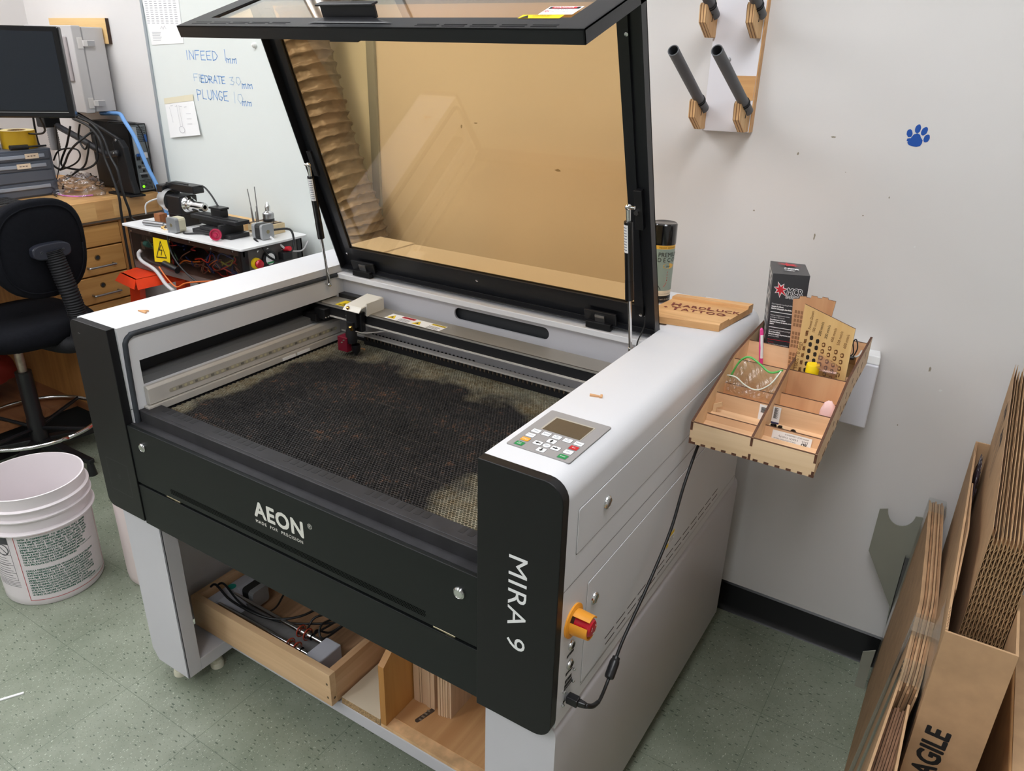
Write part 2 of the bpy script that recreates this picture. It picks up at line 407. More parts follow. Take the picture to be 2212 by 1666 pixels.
for y in (.456, .510):
    link('white_tab', MB().box((xi+.0201, y, .864), (xi+.0225, y+.046, .872)), mat('white_tab', (240, 240, 240), .5), rr_)
# right housing
R = .038
m = MB().prism([(1.151, .575), (W, .575)] + arc(W-R, ZT-R, R, 0, 90, 10) + [(1.151, ZT)], 'y', .02, 1.03)
a = m
# rounded rear corner in steps
N_ = 8
for i in range(N_):
    t0, t1 = i/N_, (i+1)/N_
    y0, y1 = 1.03+.035*math.sin(t0*math.pi/2), 1.03+.035*math.sin(t1*math.pi/2)
    k = .035*(1-math.cos(t1*math.pi/2))
    m.prism([(1.151, .575), (W-k, .575)] + arc(W-R-k, ZT-R, R, 0, 90, 10) + [(1.151, ZT)], 'y', y0, y1)
rh = link('side_housing', m, WHITE, lc, smooth=35)
GROOVE = mat('panel_gap', (120, 118, 116), .6)
def yz_line(mb, pts, wdt, x, closed=True, lift=.0004):
    n = len(pts)
    for i in range(n if closed else n-1):
        (y0, z0), (y1, z1) = pts[i], pts[(i+1) % n]
        d = Vector((y1-y0, z1-z0)); L_ = d.length; d /= L_; nrm = Vector((-d.y, d.x))*wdt/2; e = d*wdt/2
        a = (x+lift, y0-e.x+nrm.x, z0-e.y+nrm.y); b = (x+lift, y1+e.x+nrm.x, z1+e.y+nrm.y); c = (x+lift, y1+e.x-nrm.x, z1+e.y-nrm.y); d2 = (x+lift, y0-e.x-nrm.x, z0-e.y-nrm.y)
        mb.quad(a, b, c, d2)
    return mb
def recess_panel(name, y0, z0, y1, z1):
    # shallow pressed access door standing .8 mm proud with a shadow gap round it
    g = link(name, MB().prism(rrect(y0, z0, y1, z1, .004, 3), 'x', W-.002, W+.0012), WHITE, lc, bevel=.0006)
    e = MB(); yz_line(e, rrect(y0-.0012, z0-.0012, y1+.0012, z1+.0012, .004, 3), .0010, W)
    link('door_gap', e, GROOVE, g)
    return g
d1 = recess_panel('access_door', .057, .925, .985, 1.010)
e = MB(); yz_line(e, [(.02, .872), (1.06, .872)], .0014, W, False); link('panel_seam', e, GROOVE, rh)
d2 = recess_panel('service_door', .112, .606, .972, .832)
e = MB(); yz_line(e, [(.112, .600), (1.03, .600)], .0010, W, False); yz_line(e, [(1.035, .60), (1.035, .87)], .0009, W, False); link('panel_seam', e, GROOVE, rh)
def lock(p, n, r, parent, name='lock'):
    """round chrome quarter-turn lock facing n"""
    p = Vector(p); n = Vector(n)
    b = MB().lathe([(r*.98, 0), (r, .001), (r*.95, .003), (r*.72, .0052), (r*.66, .0046), (0.0001, .0044)], p, 28, n)
    o = link(name, b, CHROME, parent, smooth=30)
    k = MB().lathe([(r*.60, .0044), (r*.6, .0054), (.0001, .0056)], p, 20, n)
    link('key_barrel', k, mat('dark_chrome', (120, 116, 110), .3, 1, var=.3, vs=200), o, smooth=30) if parent is lc else None
    a = n.orthogonal().normalized(); bb = n.cross(a)
    s = MB(); q = p+n*.0058
    s.add([q+a*r*.4+bb*r*.12, q-a*r*.4+bb*r*.12, q-a*r*.4-bb*r*.12, q+a*r*.4-bb*r*.12], [(0, 1, 2, 3)])
    s.add([q+bb*r*.4+a*r*.1, q-bb*r*.25+a*r*.1, q-bb*r*.25-a*r*.1, q+bb*r*.4-a*r*.1], [(0, 1, 2, 3)])
    if parent is lc: link('key_slot', s, DARKIN, o)
    return o
lock((W+.0012, .161, .970), (1, 0, 0), .0125, d1)
lock((W+.0012, .140, .782), (1, 0, 0), .0125, d2)
m = MB()
n_v = 13
for i in range(n_v):
    y0 = .205+i*(.672/n_v); 
    m.box((W+.0012, y0, .6385), (W+.0016, y0+.040, .6405)); m.box((W+.0012, y0+.005, .6205), (W+.0016, y0+.045, .6225))
link('vent_slot', m, mat('vent_dark', (24, 24, 26), .7), d2, label='two rows of dark vent slots')
# sticker on the side door
m = MB(); m.m = 0
plane_quad(m, (W+.0013, .500, .668), (0, 1, 0), (0, 0, 1), .052, .030)
m.m = 1; plane_quad(m, (W+.0014, .500, .682), (0, 1, 0), (0, 0, 1), .020, .015); plane_quad(m, (W+.0014, .524, .688), (0, 1, 0), (0, 0, 1), .026, .009); plane_quad(m, (W+.0014, .505, .666), (0, 1, 0), (0, 0, 1), .014, .010)
m.m = 2
for k in range(4): plane_quad(m, (W+.0015, .523, .671+.004*k), (0, 1, 0), (0, 0, 1), .026-.004*(k % 2), .0012)
text(m, '!', .012, (W+.0016, .508, .685), (0, 1, 0), (0, 0, 1))
link('warning_sticker', m, [PAPER, YEL, INKB], d2)
# emergency stop
def estop():
    c = Vector((W, .062, .787)); n = Vector((1, 0, 0))
    o = link('emergency_stop', MB().lathe([(.0001, .004), (.0145, .004), (.0155, .022), (.0165, .030), (.0135, .034), (.0001, .0355)], c+n*.004, 28, n), RED, lc, smooth=35)
    g = MB(); g.lathe([(.0315, 0), (.0315, .003), (.024, .005)], c, 36, n)
    # guard: two arcs of a collar with gaps
    for a0, a1 in ((200, 388), (60, 150)):
        k = 16; vs = []; A = Vector((0, 1, 0)); Z = Vector((0, 0, 1))
        for j in range(k+1):
            t = math.radians(a0+(a1-a0)*j/k); d = A*math.cos(t-math.pi)+Z*math.sin(t-math.pi)*-1
            vs += [c+d*.0235+n*.003, c+d*.0215+n*.036, c+d*.0190+n*.036, c+d*.0205+n*.003]
        g.add(vs, [(j*4+q, j*4+(q+1) % 4, j*4+4+(q+1) % 4, j*4+4+q) for j in range(k) for q in range(4)] + [(0, 1, 2, 3), (k*4+3, k*4+2, k*4+1, k*4)])
    link('guard_collar', g, mat('orange_plastic', (240, 160, 45), .4), o, smooth=40)
    s = MB(); 
    for j in range(3):
        t = math.radians(120*j+30); d = Vector((0, math.cos(t), math.sin(t))); e = Vector((0, -math.sin(t), math.cos(t))); p = c+n*.0398+d*.008
        s.add([p-e*.0035-d*.001, p+e*.0035-d*.001, p+e*.0035+d*.001, p-e*.0035+d*.001], [(0, 1, 2, 3)])
    link('arrow_print', s, INKW, o)
estop()
def tag_plate(y, z, wd, h, s):
    m = MB(); m.m = 0; plane_quad(m, (W, y, z), (0, 1, 0), (0, 0, 1), wd, h)
    m.m = 1; text(m, s, h*.55, (W+.0004, y+wd*.1, z+h*.3), (0, 1, 0), (0, 0, 1), sx=.9)
    link('name_plate', m, [INKB, INKW], lc)
tag_plate(.050, .757, .026, .006, 'STOP'); tag_plate(.048, .712, .026, .006, 'LASER'); tag_plate(.048, .672, .026, .0065, 'POWER')
lock((W, .061, .735), (1, 0, 0), .0105, lc, 'push_button'); lock((W, .060, .693), (1, 0, 0), .0105, lc, 'key_switch')
m = MB(); m.m = 0
plane_quad(m, (W, .047, .655), (0, 1, 0), (0, 0, 1), .024, .008); plane_quad(m, (W, .046, .640), (0, 1, 0), (0, 0, 1), .028, .013); plane_quad(m, (W, .044, .612), (0, 1, 0), (0, 0, 1), .026, .006)
m.m = 1; plane_quad(m, (W+.0003, .047, .6335), (0, 1, 0), (0, 0, 1), .022, .005); plane_quad(m, (W+.0003, .049, .6235), (0, 1, 0), (0, 0, 1), .020, .007)
text(m, 'ETHERNET', .005, (W+.0004, .047, .6445), (0, 1, 0), (0, 0, 1)); text(m, 'USB', .0045, (W+.0004, .05, .6575), (0, 1, 0), (0, 0, 1)); text(m, 'USB', .004, (W+.0004, .05, .6135), (0, 1, 0), (0, 0, 1))
link('port_plate', m, [INKB, mat('port_light', (205, 205, 205), .4)], lc)
for (y, z) in ((.077, .668), (.075, .642), (.043, .642), (.041, .613)):
    link('screw', MB().lathe([(.0032, 0), (.0034, .003), (.002, .005), (.0001, .0052)], (W, y, z), 12, (1, 0, 0)), CHROME, lc, smooth=30)

# front caps
def cap(x0, x1, z0, z1, r, right):
    cs = (0, 1, 1, 0) if right else (1, 0, 0, 1)
    return link('front_cap', MB().prism(rrect(x0, z0, x1, z1, r, 6, cs), 'y', 0, .02), BLACK, lc, bevel=.0012, smooth=35)
capL = cap(0, .149, .579, ZT+.0005, .022, False); capR = cap(1.151, W+.001, .563, ZT+.0005, .034, True)
m = MB(); text(m, 'MIRA 9', .0515, (1.2145, 0, .9280), (0, 0, -1), (1, 0, 0), space=1.06, sx=1.19)
link('lettering', m, INKW, capR, label='white MIRA 9 lettering')
CG = mat('cap_hairline', (78, 80, 84), .5)
m = MB()
def xz_line(mb, pts, wdt, y, closed=True, lift=.0004):
    n = len(pts)
    for i in range(n if closed else n-1):
        (x0, z0), (x1, z1) = pts[i], pts[(i+1) % n]
        d = Vector((x1-x0, z1-z0)); d /= d.length; nr = Vector((-d.y, d.x))*wdt/2; e = d*wdt/2
        mb.quad((x0-e.x-nr.x, y-lift, z0-e.y-nr.y), (x1+e.x-nr.x, y-lift, z1+e.y-nr.y), (x1+e.x+nr.x, y-lift, z1+e.y+nr.y), (x0-e.x+nr.x, y-lift, z0-e.y+nr.y))
    return mb
xz_line(m, rrect(.031, .636, .119, .725, .003, 2), .0006, 0)
xz_line(m, [(.076+.006*math.cos(a*math.pi/8), .683+.006*math.sin(a*math.pi/8)) for a in range(16)], .0007, 0)
xz_line(m, [(.077, .685), (.075, .681)], .001, 0, False)
link('port_cover_outline', m, CG, capL)
link('scratch', xz_line(MB(), [(.030, 1.050), (.038, 1.0497)], .0009, 0, False), mat('scratch_white', (150, 150, 150), .6), capL)
# front door, gap and lower panel
XL, XR = .1495, 1.1505
fd = link('front_door', MB().box((XL, .003, .692), (XR, .012, .8445)).box((XL, .012, .839), (XR, .034, .8445)), [mat('black_door_coat', (21, 24, 24), .45, bump=.2, bs=900, spec=.3)], lc, bevel=.001)
link('door_ledge', MB().box((XL, .0125, .8446), (XR, .034, .8452)), DUSTY, fd)
lock((.200, .003, .801), (0, -1, 0), .0115, fd); lock((1.112, .003, .796), (0, -1, 0), .0125, fd)
LOGO = mat('cream_print', (226, 224, 216), .5)
m = MB(); text(m, 'AEON', .052, (.579, .003, .7570), (1, 0, 0), (0, 0, 1), bold=.0019, space=1.09, sx=.975)
text(m, '\u00ae', .017, (.738, .003, .786), (1, 0, 0), (0, 0, 1))
link('lettering', m, LOGO, fd, label='large cream AEON lettering'); m = MB()
text(m, 'MADE  FOR  PRECISION', .0105, (.5785, .003, .7405), (1, 0, 0), (0, 0, 1), bold=.0003, space=1.28, sx=1.02)
link('lettering', m, LOGO, fd, label='small cream MADE FOR PRECISION lettering')
m = MB()
for i in range(215):
    x = .282+i*(.752/215)
    for j in range(4): m.quad(*[(x+dx+.0017*(j % 2), .0027, .7045+j*.0037+dz) for dx, dz in ((0, 0), (.0020, 0), (.0020, .0024), (0, .0024))][::1])
link('vent_perforation', m, mat('perforation_dark', (2, 2, 2), .9, spec=0), fd)
link('lower_panel', MB().box((XL, .003, .573), (XR, .013, .684)), [mat('black_door_coat', (31, 34, 34))], lc, bevel=.001)
link('hinge_gap', MB().box((XL, .010, .684), (XR, .03, .692)), mat('gap_black', (4, 4, 4), .8), lc)
for x in (.258, 1.05):
    m = MB().cyl((x, .007, .6885), (x+.05, .007, .6885), .0028, n=10).box((x+.003, .006, .686), (x+.022, .0075, .694)).box((x+.028, .006, .682), (x+.047, .0075, .690))
    link('door_hinge', m, mat('brass_steel', (165, 155, 128), .35, .9), lc, smooth=35)
# sill and bed frame
m = MB().box((xi, .034, .83), (XR+.001, .043, .8735)).box((xi, .043, .85), (XR+.001, .083, .8735))
link('front_sill', m, DUSTY, lc, bevel=.0015)
m = MB()
for i in range(44):
    if i % 11 in (6, 7, 8): continue
    m.box((.205+i*.0205, .061, .8736), (.217+i*.0205, .079, .8739))
link('sill_tooth_mark', m, mat('worn_dark', (24, 24, 26), .6), lc)
fr = link('bed_frame', MB().box((xi+.001, .083, .845), (.188, .72, .858)).box((.188, .083, .835), (XR, .72, .846)).box((xi, .708, .84), (XR, .728, .862)), BLACKM, lc)
# honeycomb
def honeycomb():
    x0, y0, x1, y1, zt = .186, .084, 1.148, .708, .8625
    p = .0078; ro = p/math.sqrt(3); ri = ro*.86; m = MB(); V = []; Fc = []
    cs = [(math.cos(math.radians(60*i+30)), math.sin(math.radians(60*i+30))) for i in range(6)]
    j = 0; y = y0+ro
    while y < y1-ro*.5:
        x = x0+p/2+(p/2 if j % 2 else 0)
        while x < x1-p*.3:
            k = len(V)
            jx, jy = random.uniform(-1, 1)*.0002, random.uniform(-1, 1)*.0002
            V += [(x+c*ro, y+s*ro, zt) for c, s in cs] + [(x+jx+c*ri, y+jy+s*ri, zt) for c, s in cs] + [(x+jx+c*ri, y+jy+s*ri, zt-.012) for c, s in cs]
            Fc += [(k+i, k+(i+1) % 6, k+6+(i+1) % 6, k+6+i) for i in range(6)] + [(k+6+i, k+6+(i+1) % 6, k+12+(i+1) % 6, k+12+i) for i in range(6)]
            x += p
        y += ro*1.5; j += 1
    m.v = V; m.f = Fc; m.mi = [0]*len(Fc)
    return m
def bed_material(name, dark):
    m = bpy.data.materials.new(name); nt, N, L, B = nodes(m)
    tc = N.new('ShaderNodeTexCoord'); sp = N.new('ShaderNodeSeparateXYZ'); L.new(tc.outputs['Object'], sp.inputs[0])
    def M(op, a, b=None, c=None):
        n = N.new('ShaderNodeMath'); n.operation = op; n.use_clamp = False
        for i, v in enumerate((a, b, c)):
            if v is None: continue
            if isinstance(v, (int, float)): n.inputs[i].default_value = v
            else: L.new(v, n.inputs[i])
        return n.outputs[0]
    bx, by = lc.location.x, lc.location.y
    X = M('ADD', sp.outputs[0], bx); Y = M('ADD', sp.outputs[1], by)
    n1 = N.new('ShaderNodeTexNoise'); n1.inputs['Scale'].default_value = 7; n1.inputs['Detail'].default_value = 6; L.new(tc.outputs['Object'], n1.inputs['Vector'])
    n2 = N.new('ShaderNodeTexNoise'); n2.inputs['Scale'].default_value = 60; n2.inputs['Detail'].default_value = 4; n2.inputs['Roughness'].default_value = .8; L.new(tc.outputs['Object'], n2.inputs['Vector'])
    nn = M('MULTIPLY', M('SUBTRACT', n1.outputs['Fac'], .5), .30)
    # soot-free margin: distance to left, back and right edges, warped
    dl = M('SUBTRACT', X, .186); db = M('SUBTRACT', .70, Y); dr = M('SUBTRACT', 1.150, X)
    d = M('MINIMUM', M('MINIMUM', M('MULTIPLY', dl, 1.3), M('MULTIPLY', db, .62)), M('ADD', M('MULTIPLY', dr, .42), -.012))
    e = M('ADD', d, M('MULTIPLY', nn, .8))
    mask = M('SUBTRACT', 1.0, M('MULTIPLY', M('SUBTRACT', e, .028), 22.)); 
    mk = N.new('ShaderNodeClamp'); L.new(mask, mk.inputs[0])
    r = N.new('ShaderNodeValToRGB'); el = r.color_ramp.elements
    el[0].position = .30; el[0].color = lin((24, 24, 28) if not dark else (6, 6, 7)); el[1].position = .58; el[1].color = lin((66, 63, 62) if not dark else (12, 11, 12))
    q = el.new(.66); q.color = lin((128, 92, 70) if not dark else (30, 20, 14))
    mm = M('ADD', M('MULTIPLY', n2.outputs['Fac'], .62), M('MULTIPLY', n1.outputs['Fac'], .40)); L.new(mm, r.inputs['Fac'])
    r2 = N.new('ShaderNodeValToRGB'); el = r2.color_ramp.elements
    el[0].position = .35; el[0].color = lin((112, 92, 60) if not dark else (44, 34, 18)); el[1].position = .62; el[1].color = lin((176, 172, 152) if not dark else (92, 88, 72))
    L.new(mm, r2.inputs['Fac'])
    mx = N.new('ShaderNodeMix'); mx.data_type = 'RGBA'; L.new(mk.outputs[0], mx.inputs[0]); L.new(r.outputs['Color'], mx.inputs[6]); L.new(r2.outputs['Color'], mx.inputs[7])
    # sheet joints: faint pale lines along x
    md = M('MODULO', M('ADD', Y, M('MULTIPLY', X, .02)), .105)
    ln = M('MULTIPLY', M('LESS_THAN', md, .0014), .35)
    mx2 = N.new('ShaderNodeMix'); mx2.data_type = 'RGBA'; L.new(ln, mx2.inputs[0]); L.new(mx.outputs[2], mx2.inputs[6]); mx2.inputs[7].default_value = lin((120, 112, 102))
    L.new(mx2.outputs[2], B.inputs['Base Color']); B.inputs['Roughness'].default_value = .5; B.inputs['Metallic'].default_value = .25
    return m
bed = link('honeycomb_bed', honeycomb(), bed_material('sooty_honeycomb', False), lc, label='sooty black honeycomb cutting bed')
link('bed_tray', MB().box((.186, .083, .848), (1.149, .709, .851)), bed_material('sooty_tray', True), bed)
# blade combs at the back
def comb(x0, x1, y, zb, h, pitch=.0135):
    poly = [(x0, zb)]; x = x0
    while x < x1-pitch:
        poly += [(x, zb+h*.45), (x+pitch*.2, zb+h), (x+pitch*.5, zb+h), (x+pitch*.62, zb+h*.45)]; x += pitch
    poly += [(x1, zb+h*.45), (x1, zb)]
    return MB().prism(poly, 'y', y, y+.003)
SOOT = mat('sooty_steel', (140, 120, 100), .6, 0, var=.6, vs=60)
link('support_comb', comb(.262, .955, .690, .862, .030), BLACKM, lc)
link('support_comb', comb(.272, .655, .712, .862, .030), BLACKM, lc); link('support_comb', comb(.675, .955, .712, .862, .028), BLACKM, lc)
link('comb_rail', MB().box((.262, .694, .862), (1.14, .711, .882)), SOOT, lc)
# rear inner wall with the exhaust slot
m = MB(); zm = 1.0095; y0, y1 = .728, .734
ov_t = arc(.848, zm, .0165, 0, 90, 6)+arc(.583, zm, .0165, 90, 180, 6); ov_b = arc(.583, zm, .0165, 180, 270, 6)+arc(.848, zm, .0165, 270, 360, 6)
m.prism([(xi, zm), ] + ov_t[::-1] + [(XR, zm), (XR, 1.045), (xi, 1.045)], 'y', y0, y1)
m.prism([(xi, .85), (XR, .85), (XR, zm)] + ov_b[::-1] + [(xi, zm)], 'y', y0, y1)
bw = link('back_panel', m, WHITE2, lc)
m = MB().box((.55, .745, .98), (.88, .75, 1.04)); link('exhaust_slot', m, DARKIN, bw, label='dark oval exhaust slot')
link('lid_ledge', MB().box((xi, .702, 1.043), (XR, .745, 1.058)), WHITE, lc, bevel=.0015)
link('rear_deck', MB().box((xi, .7455, .585), (XR+.001, 1.065, 1.0755)), WHITE, lc, bevel=.0015)
# gantry
gb = link('gantry_beam', MB().box((.105, .632, .9535), (XR, .70, .985)), BLACKM, lc)
m = MB().box((.105, .629, .985), (XR, .700, .9865)).box((.105, .628, .9815), (XR, .632, .9865)); link('beam_top', m, mat('dull_aluminium', (168, 164, 156), .45, .55, var=.05, vs=8), gb)
link('beam_lip', MB().box((.19, .630, .950), (XR, .640, .9545)), ALU, gb)
link('linear_rail', MB().box((.19, .672, .895), (XR, .690, .900)), ALU, gb)
m = MB(); m.m = 0; zt = .9868
plane_quad(m, (.395, .634, zt), (1, 0, 0), (0, 1, 0), .19, .040)
m.m = 1
def tri(mb, x, y, s, z):
    mb.add([(x-s/2, y, z), (x+s/2, y, z), (x, y+s*.87, z)], [(0, 1, 2)])
for x in (.412, .500): tri(m, x, .640, .030, zt+.0006)
plane_quad(m, (.538, .662, zt+.0003), (1, 0, 0), (0, 1, 0), .045, .010)
m.m = 2; plane_quad(m, (.437, .660, zt+.0003), (1, 0, 0), (0, 1, 0), .044, .012)
m.m = 3
for x in (.412, .500): tri(m, x, .6455, .012, zt+.0009)
for k in range(4): plane_quad(m, (.438, .637+k*.005, zt+.0004), (1, 0, 0), (0, 1, 0), .038, .0016); plane_quad(m, (.538, .637+k*.005, zt+.0004), (1, 0, 0), (0, 1, 0), .04-.005*(k % 2), .0016)
text(m, 'DANGER', .009, (.441, .6625, zt+.0006), (1, 0, 0), (0, 1, 0)); text(m, 'ATTENTION', .0075, (.540, .664, zt+.0006), (1, 0, 0), (0, 1, 0))
link('warning_sticker', m, [PAPER, YEL, REDP, INKB], gb)
m = MB(); m.m = 0; plane_quad(m, (.205, .640, zt), (1, 0, 0), (0, 1, 0), .075, .044); m.m = 1; tri(m, .228, .645, .036, zt+.0006); m.m = 0; tri(m, .228, .648, .026, zt+.0009)
m.m = 1; tri(m, .228, .651, .013, zt+.0012); 
for k in range(4): plane_quad(m, (.250, .645+k*.008, zt+.0004), (1, 0, 0), (0, 1, 0), .026, .003)
link('warning_sticker', m, [YEL, INKB], gb, label='yellow warning sticker')
# laser head
HM = mat('maroon_anodised', (122, 22, 44), .4, .3); BR = mat('brass', (190, 150, 80), .3, 1)
lh = link('laser_head', MB().box((.272, .612, .935), (.330, .630, .992)).box((.285, .600, .948), (.322, .615, 1.0)), PLASTB, lc, bevel=.002)
link('head_cover', MB().hexa([(.285, .600, 1.010), (.345, .600, 1.010), (.345, .690, 1.020), (.285, .690, 1.020), (.287, .602, 1.0125), (.343, .602, 1.0125), (.343, .688, 1.0225), (.287, .688, 1.0225)]).box((.343, .690, .984), (.347, .62, 1.02)).hexa([(.283, .592, .998), (.343, .592, .998), (.345, .602, 1.010), (.285, .602, 1.010), (.284, .590, 1.0), (.344, .590, 1.0), (.344, .603, 1.0125), (.285, .603, 1.0125)]), mat('cream_plastic', (214, 210, 200), .45), lh, label='cream head cover')
link('lens_tube', MB().lathe([(.016, 0), (.016, .03), (.012, .045), (.012, .06)], (.303, .598, .905), 18, None, True), PLASTB, lh, smooth=35)
link('focus_block', MB().box((.268, .578, .880), (.303, .596, .922)).box((.268, .596, .880), (.278, .622, .922)), HM, lh, bevel=.001, label='maroon metal focus block')
link('nozzle', MB().lathe([(.012, .03), (.012, .012), (.004, 0), (.0001, 0)], (.312, .604, .868), 16), PLASTB, lh, smooth=35)
for p in ((.300, .598, .998), (.312, .592, .945)): link('brass_fitting', MB().lathe([(.005, 0), (.005, .012), (.003, .013), (.0001, .013)], p, 12, (0, -.4, 1)), BR, lh, smooth=35)
m = MB()
for z in (.945, .960, .975): m.lathe([(.0025, 0), (.002, .002), (.0001, .0022)], (.272+.004, .612, z), 10, (0, -1, 0))
m.lathe([(.003, 0), (.002, .002), (.0001, .0022)], (.292, .578, .914), 10, (0, -1, 0)); m.lathe([(.003, 0), (.002, .002), (.0001, .0022)], (.284, .578, .906), 10, (0, -1, 0))
link('screw', m, CHROME, lh)
link('air_hose', MB().tube([(.318, .60, .94), (.34, .615, .935), (.40, .640, .945), (.5, .70, .95)], .002, 6), mat('clear_hose', (150, 145, 140), .3), lh, smooth=True)
link('drag_chain', MB().box((.16, .70, .965), (.30, .725, .998)), PLASTB, lc, bevel=.002)
link('carriage', MB().box((.110, .600, .935), (.165, .69, .958)).box((.150, .610, .945), (.19, .66, .975)), BLACKM, lc, bevel=.002)
m = MB()
for (y, z) in ((.615, .95), (.625, .95), (.64, .955)): m.lathe([(.003, 0), (.0001, .003)], (.19, y, z), 8, (1, 0, 0))
link('screw', m, CHROME, lc)

# control panel
cp = link('control_panel', MB().prism(rrect(1.162, .0655, 1.2795, .217, .003, 3), 'z', ZT, ZT+.0016), mat('keypad_grey', (150, 147, 146), .45), lc)
zk = ZT+.0016
m = MB().box((1.182, .142, zk), (1.259, .197, zk+.0004)); sc_ = link('screen', m, mat('lcd_bezel', (176, 170, 156), .3), cp, label='small dark display')
link('display_glass', MB().box((1.186, .142, zk+.0004), (1.257, .1925, zk+.0008)), mat('lcd_dark', (74, 66, 56), .12, coat=.5), sc_)
KW = mat('key_white', (236, 238, 238), .5); KT = mat('key_text', (90, 100, 120), .6)
keys = [(1.181, .130, 'Pulse', KW), (1.201, .130, 'Speed', KW), (1.221, .130, 'Max\nPower', KW), (1.2415, .130, 'Min\nPower', KW), (1.262, .130, 'Reset', KW), (1.181, .112, 'Frame', KW), (1.181, .095, 'Origin', ORANGEK), (1.181, .077, 'Start\nPause', GREEN),
        (1.262, .113, 'Esc', RED), (1.261, .096, 'File', KW), (1.261, .078, 'Enter', GREEN), (1.205, .095, 'L', KW), (1.221, .1125, 'U', KW), (1.238, .095, 'R', KW), (1.2215, .0775, 'D', KW), (1.2215, .095, 'Z/U', KW)]
for (x, y, s, km) in keys:
    m = MB(); m.m = 0
    if s == 'Z/U': m.prism([(x+.0065*math.cos(a*math.pi/10), y+.0065*math.sin(a*math.pi/10)) for a in range(20)], 'z', zk, zk+.0005)
    else: m.prism(rrect(x-.0075, y-.0062, x+.0075, y+.0062, .0012, 2), 'z', zk, zk+.0005)
    m.m = 2
    m2 = MB(); m2.prism(rrect(x-.0085, y-.0072, x+.0085, y+.0072, .0016, 2), 'z', zk, zk+.0002) if s != 'Z/U' else m2.prism([(x+.0072*math.cos(a*math.pi/10), y+.0072*math.sin(a*math.pi/10)) for a in range(20)], 'z', zk, zk+.0002)
    k0 = len(m.v); m.v += m2.v; m.f += [tuple(i+k0 for i in f) for f in m2.f]; m.mi += [2]*len(m2.f)
    m.m = 1
    if s in 'LURD':
        ar = [(-.005, 0), (0, .0035), (0, .0014), (.005, .0014), (.005, -.0014), (0, -.0014), (0, -.0035)]
        ang = {'L': 0, 'D': 90, 'R': 180, 'U': 270}[s]; ca, sa = math.cos(math.radians(ang)), math.sin(math.radians(ang))
        m.add([(x+(a*ca-b*sa), y+(a*sa+b*ca), zk+.0009) for a, b in ar], [tuple(range(7))])
    else:
        lines = s.split('\n')
        for i, t in enumerate(lines):
            sz = .0055 if len(lines) == 1 else .0042
            text(m, t, sz, (x, y+(-.0018 if len(lines) == 1 else .0008-i*.0042), zk+.0004), (1, 0, 0), (0, 1, 0), 'CENTER', sx=.85)
    tm = INKW if km in (RED, GREEN, ORANGEK) else (INKB if s in 'LURD' else KT)
    link('key', m, [km, tm, mat('key_edge', (120, 120, 122), .5)], cp)

# lid
H = Vector((0, .743, 1.076)); Bd = Vector((0, .500, 1.775)); Fr = Vector((0, .281, 1.700))
e1 = (Bd-H).normalized(); n1 = Vector((0, -e1.z, e1.y)); LM_ = (Bd-H).length
e2 = (Fr-Bd).normalized(); n2 = Vector((0, e2.z, -e2.y)); LT = (Fr-Bd).length
def LP(x, s, n): p = H+e1*s+n1*n; return (x, p.y, p.z)
def TP(x, s, n): p = Bd+e2*s-n2*n; return (x, p.y, p.z)      # n>0 : towards the inside (down)
def sbox(mb, F, x0, x1, s0, s1, n0, n1_):
    return mb.hexa([F(x0, s0, n0), F(x1, s0, n0), F(x1, s1, n0), F(x0, s1, n0), F(x0, s0, n1_), F(x1, s0, n1_), F(x1, s1, n1_), F(x0, s1, n1_)])
lx0, lx1, T = .158, 1.151, .024
fm = MB()
# main section sheet frame
for (a, b, c, d) in ((lx0, .209, 0, LM_), (1.0925, lx1, 0, LM_), (.209, 1.0925, 0, .070), (.209, 1.0925, .715, LM_)): sbox(fm, LP, a, b, c, d, 0, .003)
for (a, b) in ((lx0, lx0+.003), (lx1-.003, lx1)): sbox(fm, LP, a, b, 0, LM_-.004, 0, T)
sbox(fm, LP, lx0, lx1, 0, .003, 0, T)
for (a, b) in ((.187, .207), (1.095, 1.117)): sbox(fm, LP, a, b, .04, LM_-.03, .003, .010)
for (a, b) in ((.040, .068),): sbox(fm, LP, .187, 1.117, a, b, .003, .010)
# short front section
for (a, b, c, d) in ((lx0, .209, 0, LT), (1.0985, lx1, 0, LT), (.209, 1.0985, .176, LT), (.209, 1.0985, 0, .02)): sbox(fm, TP, a, b, c, d, 0, .003)
for (a, b) in ((lx0, lx0+.003), (lx1-.003, lx1)): sbox(fm, TP, a, b, .0, LT, 0, T)
sbox(fm, TP, lx0, lx1, LT-.003, LT, 0, T)
lid = link('lid', fm, [mat('lid_black', (24, 25, 29), .36, bump=.15, bs=900, spec=.4)], lc)
link('window_pane', sbox(MB(), LP, .205, 1.097, .065, .72, .0031, .0055), glassy('amber_acrylic', (246, 226, 192), spec=1.0), lid, label='large amber tinted pane')
link('window_pane', sbox(MB(), TP, .205, 1.1, .01, .180, .0031, .0055), glassy('amber_acrylic', (246, 226, 192)), lid, label='narrow amber tinted pane')
m = MB()
for i in range(5):
    for (x, dx) in ((.192, .0),):
        for j in (0, 1):
            a = x+i*.0595+(.0 if j else .004); sbox(m, TP, a, a+.050, .205+j*.009, .2075+j*.009, -.0004, -.0001)
link('vent_slot', m, mat('slot_black', (4, 4, 4), .8), lid); m = MB()
for i in range(5):
    for j in (0, 1):
        a = .811+i*.0595; sbox(m, TP, a, a+.048, .2125+j*.008, .215+j*.008, -.0004, -.0001)
link('vent_slot', m, mat('slot_black', (4, 4, 4), .8), lid)
m = MB()
m.hexa([TP(.552, .182, -.001), TP(.690, .182, -.001), TP(.757, .214, -.001), TP(.540, .214, -.001), TP(.560, .186, -.004), TP(.682, .186, -.004), TP(.735, .212, -.003), TP(.560, .212, -.003)])
sbox(m, TP, .552, .690, .176, .182, -.026, -.001)
